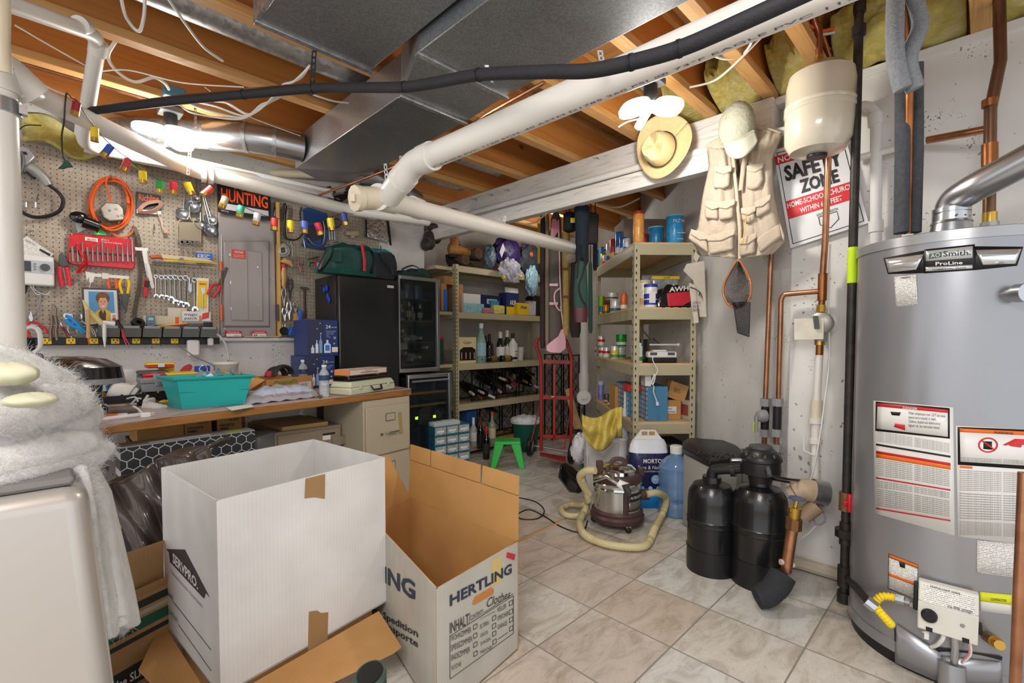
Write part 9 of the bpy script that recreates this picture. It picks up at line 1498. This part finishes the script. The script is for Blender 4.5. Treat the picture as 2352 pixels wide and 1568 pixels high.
tpE=P(945,1020,Zof(Ec)+.0);tpF=P(1193,1093,Zof(Fc));th_=(Fc-Ec).cross(UP).normalized()*.006
def flapq(a,b,c,d,nm,u0,u1,v0,v1):g=lambda u,v:(a*(1-u)+b*u)*(1-v)+(d*(1-u)+c*u)*v;return M().prism([g(u0,v0),g(u1,v0),g(u1,v1),g(u0,v1)],th_).done(nm,CARDI,t)
flapq(Ec,Fc,tpF,tpE,'back_flap',0,1,0,.70)
for u0,u1 in((0,.22),(.235,.70),(.72,1)):flapq(Ec,Fc,tpF,tpE,'flap_tab',u0,u1,.715,1)
M().tube([Ec*(1-k)+Fc*k+(UP*((tpE.z-Ec.z)*.7))if 0 else(Ec*(1-k)+Fc*k)*.3+(tpE*(1-k)+tpF*k)*.7 for k in(0,1)],.0015,5).done('crease',mt('#9a6c38',.8),t)
M().prism([Ec,Hc,P(790,1085,Zof(Hc)),P(880,1045,Zof(Ec)-.1),P(892,1048,Zof(Ec)-.08)],V((.004,.002,0))).done('side_flap',CARDI,t)
M().prism([G+(Fc-G)*.0,Fc,FL(1290,1199,hH+.01),FL(1200,1250,hH+.002)]if 0 else[G*.15+Fc*.85,Fc,P(1292,1197,1.95),P(1150,1266,1.72)],UP*.005).done('front_flap',CARDI,t)
fG=face_fn(G,Fc,0.0);INK=mt('#2c3346',.7);v_=V_
def gt(s_,q,**k):ftext(s_,fG,G,Fc,0.002,[v_(*p)for p in q],INK if'mat' not in k else k.pop('mat'),t,**k)
gt('HERTLING',((585,1010),(978,806),(978,870),(585,1082)),bold=.03);gt('INHALT/',((585,1185),(715,1118),(715,1185),(585,1255)),bold=.01,mat=DKI);gt('CONTENTS:',((715,1140),(800,1095),(800,1125),(715,1172)),mat=DKI)
gt('Clothes',((820,1030),(970,975),(970,1020),(820,1088)),shear=.4,mat=DKI)
for s_,x,y,w_ in(('WOHNZIMMER',592,1280,128),('SPEISEZIMMER',592,1340,135),('BADEZIMMER',595,1400,118),('KÜCHE',597,1460,60)):gt(s_,((x,y-12),(x+w_,y-12-w_*.47),(x+w_,y+22-w_*.47),(x,y+24)),mat=DKI)
for s_,x,y,w_ in(('SCHLAFZIMMER',778,1155,96),('ELTERN',778,1195,54),('GÄSTE',778,1250,48),('JUNGEN',780,1305,64),('MÄDCHEN',780,1355,74)):h_=8 if'Z' in s_ else 26;gt(s_,((x,y),(x+w_,y-w_*.5),(x+w_,y+h_-w_*.5),(x,y+h_)),mat=DKI)
for s_,x,y,w_ in(('KELLER',888,1088,56),('SPEICHER',888,1142,70),('GARAGE',888,1198,60)):gt(s_,((x,y),(x+w_,y-w_*.5),(x+w_,y+28-w_*.5),(x,y+28)),mat=DKI)
def gline(p0,p1,w=3):fpoly(fG,G,Fc,0.002,[v_(*p0),v_(*p1),v_(p1[0]+(0 if p0[0]!=p1[0]else w),p1[1]+(w if p0[0]!=p1[0]else 0)),v_(p0[0]+(0 if p0[0]!=p1[0]else w),p0[1]+(w if p0[0]!=p1[0]else 0))],'form_line',DKI,t)
gline((585,1268),(990,1010));gline((588,1538),(990,1248));gline((586,1268),(586,1538));gline((988,1010),(988,1248));gline((805,1118),(988,998));gline((893,1285),(955,1242))
for(x,y)in((735,1200),(735,1257),(736,1313),(737,1370),(855,1145),(855,1195),(856,1243),(858,1295),(962,1050),(962,1105),(963,1155),(964,1210)):
 gline((x,y),(x+22,y-12));gline((x,y+27),(x+22,y+15));gline((x,y),(x,y+27));gline((x+22,y-12),(x+22,y+15))
u=[pix2uv(fG,G,Fc,*v_(x,y),0.002)for x,y in((728,1060),(745,1022),(845,962),(865,970),(862,1000),(845,1010),(750,1065),(732,1072))];M().prism([fG(a_,b_,.001)for a_,b_ in u],fG(0,0,.0012)-fG(0,0,0)).done('hand_hole',mt('#b9783a',.8),t)
fpoly(fG,G,Fc,0.002,[v_(855,790),(v_(918,758)),v_(912,925),v_(848,960)],'clear_tape',mt('#c9b26e',.4),t,.0006);fpoly(fG,G,Fc,0.002,[v_(950,738),v_(1003,752),v_(995,790),v_(945,772)],'red_sticker',mt('#b82a38',.5),t)
fH=face_fn(Hc,G,0.0)
def gh(s_,q,**k):ftext(s_,fH,Hc,G,0.002,[v_(*p)for p in q],k.pop('mat',INK),t,**k)
gh('HERTLING',((-60,700),(372,925),(372,1045),(-60,790)),bold=.03);gh('intern. Spedition',((40,1040),(390,1230),(390,1290),(40,1095)),bold=.02,mat=DKI);gh('Möbeltransporte',((40,1090),(390,1295),(390,1355),(40,1145)),bold=.02,mat=DKI)
q=[fH(a_,b_,.002)for a_,b_ in[pix2uv(fH,Hc,G,*v_(302+16*math.cos(k),1475+22*math.sin(k)),0.002)for k in(1.6,2.4,3.1,3.8,4.6)]];M().tube(q,.001,5).done('perforation_arc',DKI,t)
p=P(850,1568,1.02);t=thing('rubber_boot','dark green boot opening poking up at the bottom edge','boot',p-UP*.3);M().tube([p-UP*.3-R*.02,p-UP*.1,p+UP*.012],[(.05,.045),(.045,.04),(.046,.034)],24).done('shaft',mt('#24382f',.6,0,.2,20,.6,40),t);M().tube([p+UP*.012,p+UP*.022,p+UP*.0125],[(.047,.035),(.044,.032),(.038,.028)],24).done('rim',mt('#3c5247',.6),t);M().tube([p+UP*.0235,p+UP*.024],[(.037,.027)],24).done('dark_opening',BLK,t)
t=thing('cardboard_box','brown carton with green and black printed stripes left of the white box','cardboard box',FL(310,1568));a=P(225,1500,1.42);a.z=0;b=P(392,1460,1.62);b.z=0;u=b-a;w_=V((-u.y,u.x,0)).normalized();KB=m_card('carton_left','#b08a60','#9a754c')
M().ob(a,u,w_*.34,UP*.30).done('box_body',KB,t)
n_=-w_
for z0,z1,c_ in((.02,.085,'#23282a'),(.16,.175,'#2a2f2c'),(.19,.225,'#1f5a44'),(.235,.25,'#a9a294'),(.26,.285,'#26302c')):PN(a+UP*z0,u,UP*(z1-z0),mt(c_,.6),t,'printed_stripe')
TX('Use SLIDE',a+u*.15+UP*.035+n_*.002,u*.55,UP*.03,WHT,t,bold=.02)
M().ob(a+UP*.30,u,-w_*.01+UP*.03,UP*.002).done('lip',KB,t)
t=thing('cardboard_box','raised brown carton flap behind the towel with dark print below','cardboard box',P(330,1400,1.5));M().hexa([P(262,1400,1.46),P(376,1350,1.63),P(376,1350,1.635),P(262,1400,1.465),P(262,1278,1.46),P(376,1240,1.63),P(376,1240,1.635),P(262,1278,1.465)]).done('flap',KB,t);q0=P(262,1430,1.45);q1=P(376,1375,1.62);M().ob(down(q0,.31),down(q1,.31)-down(q0,.31),V((-.05,.15,0)),UP*(q0.z-.315)).done('box_body',KB,t);PN(q0-UP*.06,(q1-q0),UP*.05,mt('#2a2b2a',.6),t,'dark_print')
t=thing('leather_jacket','shiny dark brown leather garment draped over boxes behind the white box','jacket',P(320,1250,1.75));LM=mt('#4a403b',.28,0,.12,10,.5,14,coat=.3)
def lf(u,v):
 tx_=245+(482-245)*u;ty=1112-92*u+10*math.sin(u*9);by=1290-20*u if u<.6 else 1278-250*(u-.6);py=ty+(by-ty)*v;px=tx_+(70*v*(1-u));return P(px,py,1.86+.05*u-.10*math.sin(min(v,1)*1.6)+.022*math.sin(u*14+v*3)+.01*math.sin(u*31-v*8))
M().grid(lf,44,26).done('leather_front',LM,t,solid=.012,smooth=80);M().grid(lambda u,v:lf(u,0)+F*.16*v+UP*(.01*math.sin(v*3)),30,6).done('leather_top',LM,t,solid=.012,smooth=80)
for k in(.50,.56):M().tube([lf(k,v/8)-F*.008 for v in range(0,8)],.0016,5).done('seam',mt('#2a221e',.5),t)
a=P(275,1030,2.02);b=P(586,1005,2.42);t=thing('patterned_box','long flat box with grey hexagon print standing behind the leather garment','box',down(a,.3));ud=(b-a);ud.z=0;n_=V((ud.y,-ud.x,0)).normalized()
z1=a.z;hb=M().ob(V((0,0,0)),V((ud.length,0,0)),V((0,.12,0)),UP*.35).done('printed_body',HEX,t);hb.location=(0,0,z1-.35-t.location.z);hb.rotation_euler=(0,0,math.atan2(ud.y,ud.x));hb.location=V((a.x,a.y,z1-.35))-t.location;[setattr(v,'co',v.co+wloc(t))for v in hb.data.vertices]
M().ob(V((a.x,a.y,z1)),ud,-n_*.12,UP*.003).done('grey_top',mt('#a9aba9',.5,0,.05,20),t);PN(V((a.x,a.y,z1+.003))+ud*.2-n_*.03,ud*.45,-n_*.03,WHT,t,'white_strip');PN(V((a.x,a.y,z1+.003))+ud*.78-n_*.02,ud*.12,-n_*.07,mt('#b5bf5a',.5),t,'green_label')
one(M().ob(down(a,0)-n_*.01,ud,-n_*.14,UP*(z1-.36)),'storage_crate',DGREY,'dark crate hidden under the hexagon patterned box','crate')
one(M().ob(P(470,1000,2.6)-UP*.22,R*.30,F*.2,UP*.21),'grey_case',mt('#7d8083',.4),'grey case standing behind the hexagon patterned box','case',bev=.01)
WK=m_card('primer_card','#b98d55','#a37a45')
for k,(x0,x1,yt,yb,lab)in enumerate(((425,487,965,1012,'left brown primer carton marked W209 on the shelf under the bench'),(500,556,958,1005,'right brown primer carton marked W209 on the shelf under the bench'))):
 Y=3.0;a=WY(x0,yb,Y);b=WY(x1,yb,Y);tp=WY(x0,yt,Y).z;t=thing('primer_carton',lab,'carton',a);u=V((b.x-a.x,0,0));v=UP*(min(tp,DH-.045)-a.z);M().ob(V((a.x,Y,a.z)),u,V((0,.3,0)),v).done('box_body',WK,t,bev=.002);o=V((a.x,Y,a.z))-V((0,.002,0));TX('W209',o+u*.45+v*.74,u*.42,v*.14,DKI,t);TX('WINCHESTER\nPRIMERS',o+u*.08+v*.36,u*.6,v*.28,DKI,t,bold=.02,shear=.2);TX('FOR SHOTSHELLS',o+u*.1+v*.16,u*.7,v*.08,DKI,t)
 if k==0:one(M().bx(WY(315,1000,Y).x,Y+.0,a.z,a.x-.004,Y+.3,a.z+v.z*.85),'primer_carton',WK,'long plain brown carton side left of the first W209 carton','carton');shz=a.z
one(M().bx(WY(310,1000,3.0).x,2.96,shz-.02,WY(585,1000,3.0).x,3.4,shz-.001).bx(WY(312,1000,3.0).x,3.0,0,WY(312,1000,3).x+.03,3.4,shz-.02).bx(WY(580,1000,3.0).x-.03,3.0,0,WY(580,1000,3).x,3.4,shz-.02),'low_shelf',mt('#5a4636',.7),'dark low shelf under the bench carrying the primer cartons','shelf')
SF=mt('#8d7f6d',.5,.1);Y=2.93;x0=WY(632,1010,Y).x;x1=WY(786,990,Y).x;zt=WY(800,972,Y).z
t=thing('steel_safe','taupe steel safe box with a board on top under the bench','safe',(x0,Y,0));M().bx(x0,Y+.01,0,x1,3.45,zt).done('body',SF,t,bev=.006);M().bx(x0+.015,Y-.004,.02,x1-.012,Y+.01,zt-.02).done('door',SF,t,bev=.004);M().bx(x1-.07,Y-.012,zt-.13,x1+.03,Y+.0,zt-.075).done('hinge_plate',SF,t,bev=.002);PN(V((x1-.13,Y-.004,zt-.055)),V((.08,0,0)),UP*.012,BLK,t,'black_label');PN(V((x1-.13,Y-.004,zt-.085)),V((.05,0,0)),UP*.028,WHT,t,'white_label')
one(M().hexa([V((x0+.05,Y+.03,zt+.001)),V((x1-.08,Y+.03,zt+.001)),V((x1-.1,3.35,zt+.001)),V((x0,3.35,zt+.001)),V((x0+.05,Y+.03,zt+.024)),V((x1-.08,Y+.03,zt+.024)),V((x1-.1,3.35,zt+.024)),V((x0,3.35,zt+.024))]),'wood_board',m_wood('board_tan','#c9a874','#a9854f','x',3),'tan particle board lying on the steel safe','board')
# ================= NEAR LEFT APPLIANCE + FLEECE =================
t=thing('washing_machine','beige metal appliance cabinet with rounded corner at the near left edge','appliance',(-.3,1.3,0));AP=mt('#b5afa9',.3,.5,.02,3)
M().hexa([(-.75,1.0,.02),(.115,1.0,.02),(.115,1.62,.02),(-.75,1.62,.02),(-.75,1.012,.915),(.050,1.012,.915),(.050,1.62,.915),(-.75,1.62,.915)]).done('cabinet',AP,t,bev=.03,seg=6);M().bx(-.75,1.03,.915,.035,1.6,.93).done('top_lid',mt('#6f6d69',.4),t,bev=.006)
t=thing('fleece_blanket','white fluffy fleece blanket heaped and draped over the near left appliance','blanket',(-.1,1.2,.93))
def drape(u,v):
 Lx=[(120,1085),(183,1092),(192,1180),(203,1290),(225,1400),(238,1466)];Rx=[(150,1030),(205,1052),(247,1130),(274,1240),(298,1345),(315,1428)]
 k=v*5;i=min(int(k),4);f=k-i;a=(Lx[i][0]*(1-f)+Lx[i+1][0]*f,Lx[i][1]*(1-f)+Lx[i+1][1]*f);b=(Rx[i][0]*(1-f)+Rx[i+1][0]*f,Rx[i][1]*(1-f)+Rx[i+1][1]*f)
 return P(a[0]*(1-u)+b[0]*u,a[1]*(1-u)+b[1]*u+(8*math.sin(u*9)if v>.95 else 0),.80+.16*u-.03*math.sin(u*3.1)+.012*math.sin(u*11+v*4))
M().grid(drape,30,50).done('hanging_side',FLEECE,t,solid=.014,smooth=80)
def blobf(c,a,b,h,sd,nm,mat=FLEECE):
 r_=random.Random(sd);o=[r_.uniform(0,6)for _ in range(4)]
 def f(u,v):
  p_=2*math.pi*u;q_=math.pi*(v-.5);k=1+.05*math.sin(3*p_+o[0])*math.cos(q_)+.03*math.sin(7*p_+o[1]+3*q_);return c+a*math.cos(p_)*math.cos(q_)*k+b*math.sin(p_)*math.cos(q_)*k+UP*h*math.sin(q_)*k
 M().grid(lambda u,v:f(0 if u==1 else u,v),40,20).done(nm,mat,t,smooth=80)
blobf(P(-10,1050,.78),R*.10,F*.18,.06,1,'fold');blobf(P(-5,985,.80),R*.095,F*.17,.06,2,'fold');blobf(P(-5,905,.80),R*.075,F*.14,.058,3,'fold');blobf(P(-60,960,.76),R*.09,F*.17,.12,4,'fold');blobf(P(95,1068,.80),R*.05,F*.13,.035,6,'fold');blobf(P(60,940,.78),R*.045,F*.12,.045,9,'fold')
PIL=mt('#bebba0',.95,0,.08,20)
blobf(P(22,858,.715),R*.038,F*.03,.018,7,'cream_patch',PIL);blobf(P(72,918,.70),R*.030,F*.03,.011,8,'cream_patch',PIL)
for o in list(t.children):
 if o.name.startswith('cream'):continue
 me=o.data
 if not me.uv_layers:me.uv_layers.new(name='u')
 q=o.modifiers.new('fur','PARTICLE_SYSTEM');ps=o.particle_systems[0];st_=ps.settings;st_.type='HAIR';st_.count=26000 if o.name.startswith('hang')else 3500;st_.hair_length=.011 if o.name.startswith('hang')else.0045;st_.hair_step=3;st_.brownian_factor=.006;st_.root_radius=.35;st_.tip_radius=.12;st_.radius_scale=.0012;st_.render_step=3;st_.display_percentage=5;ps.seed=len(o.name)
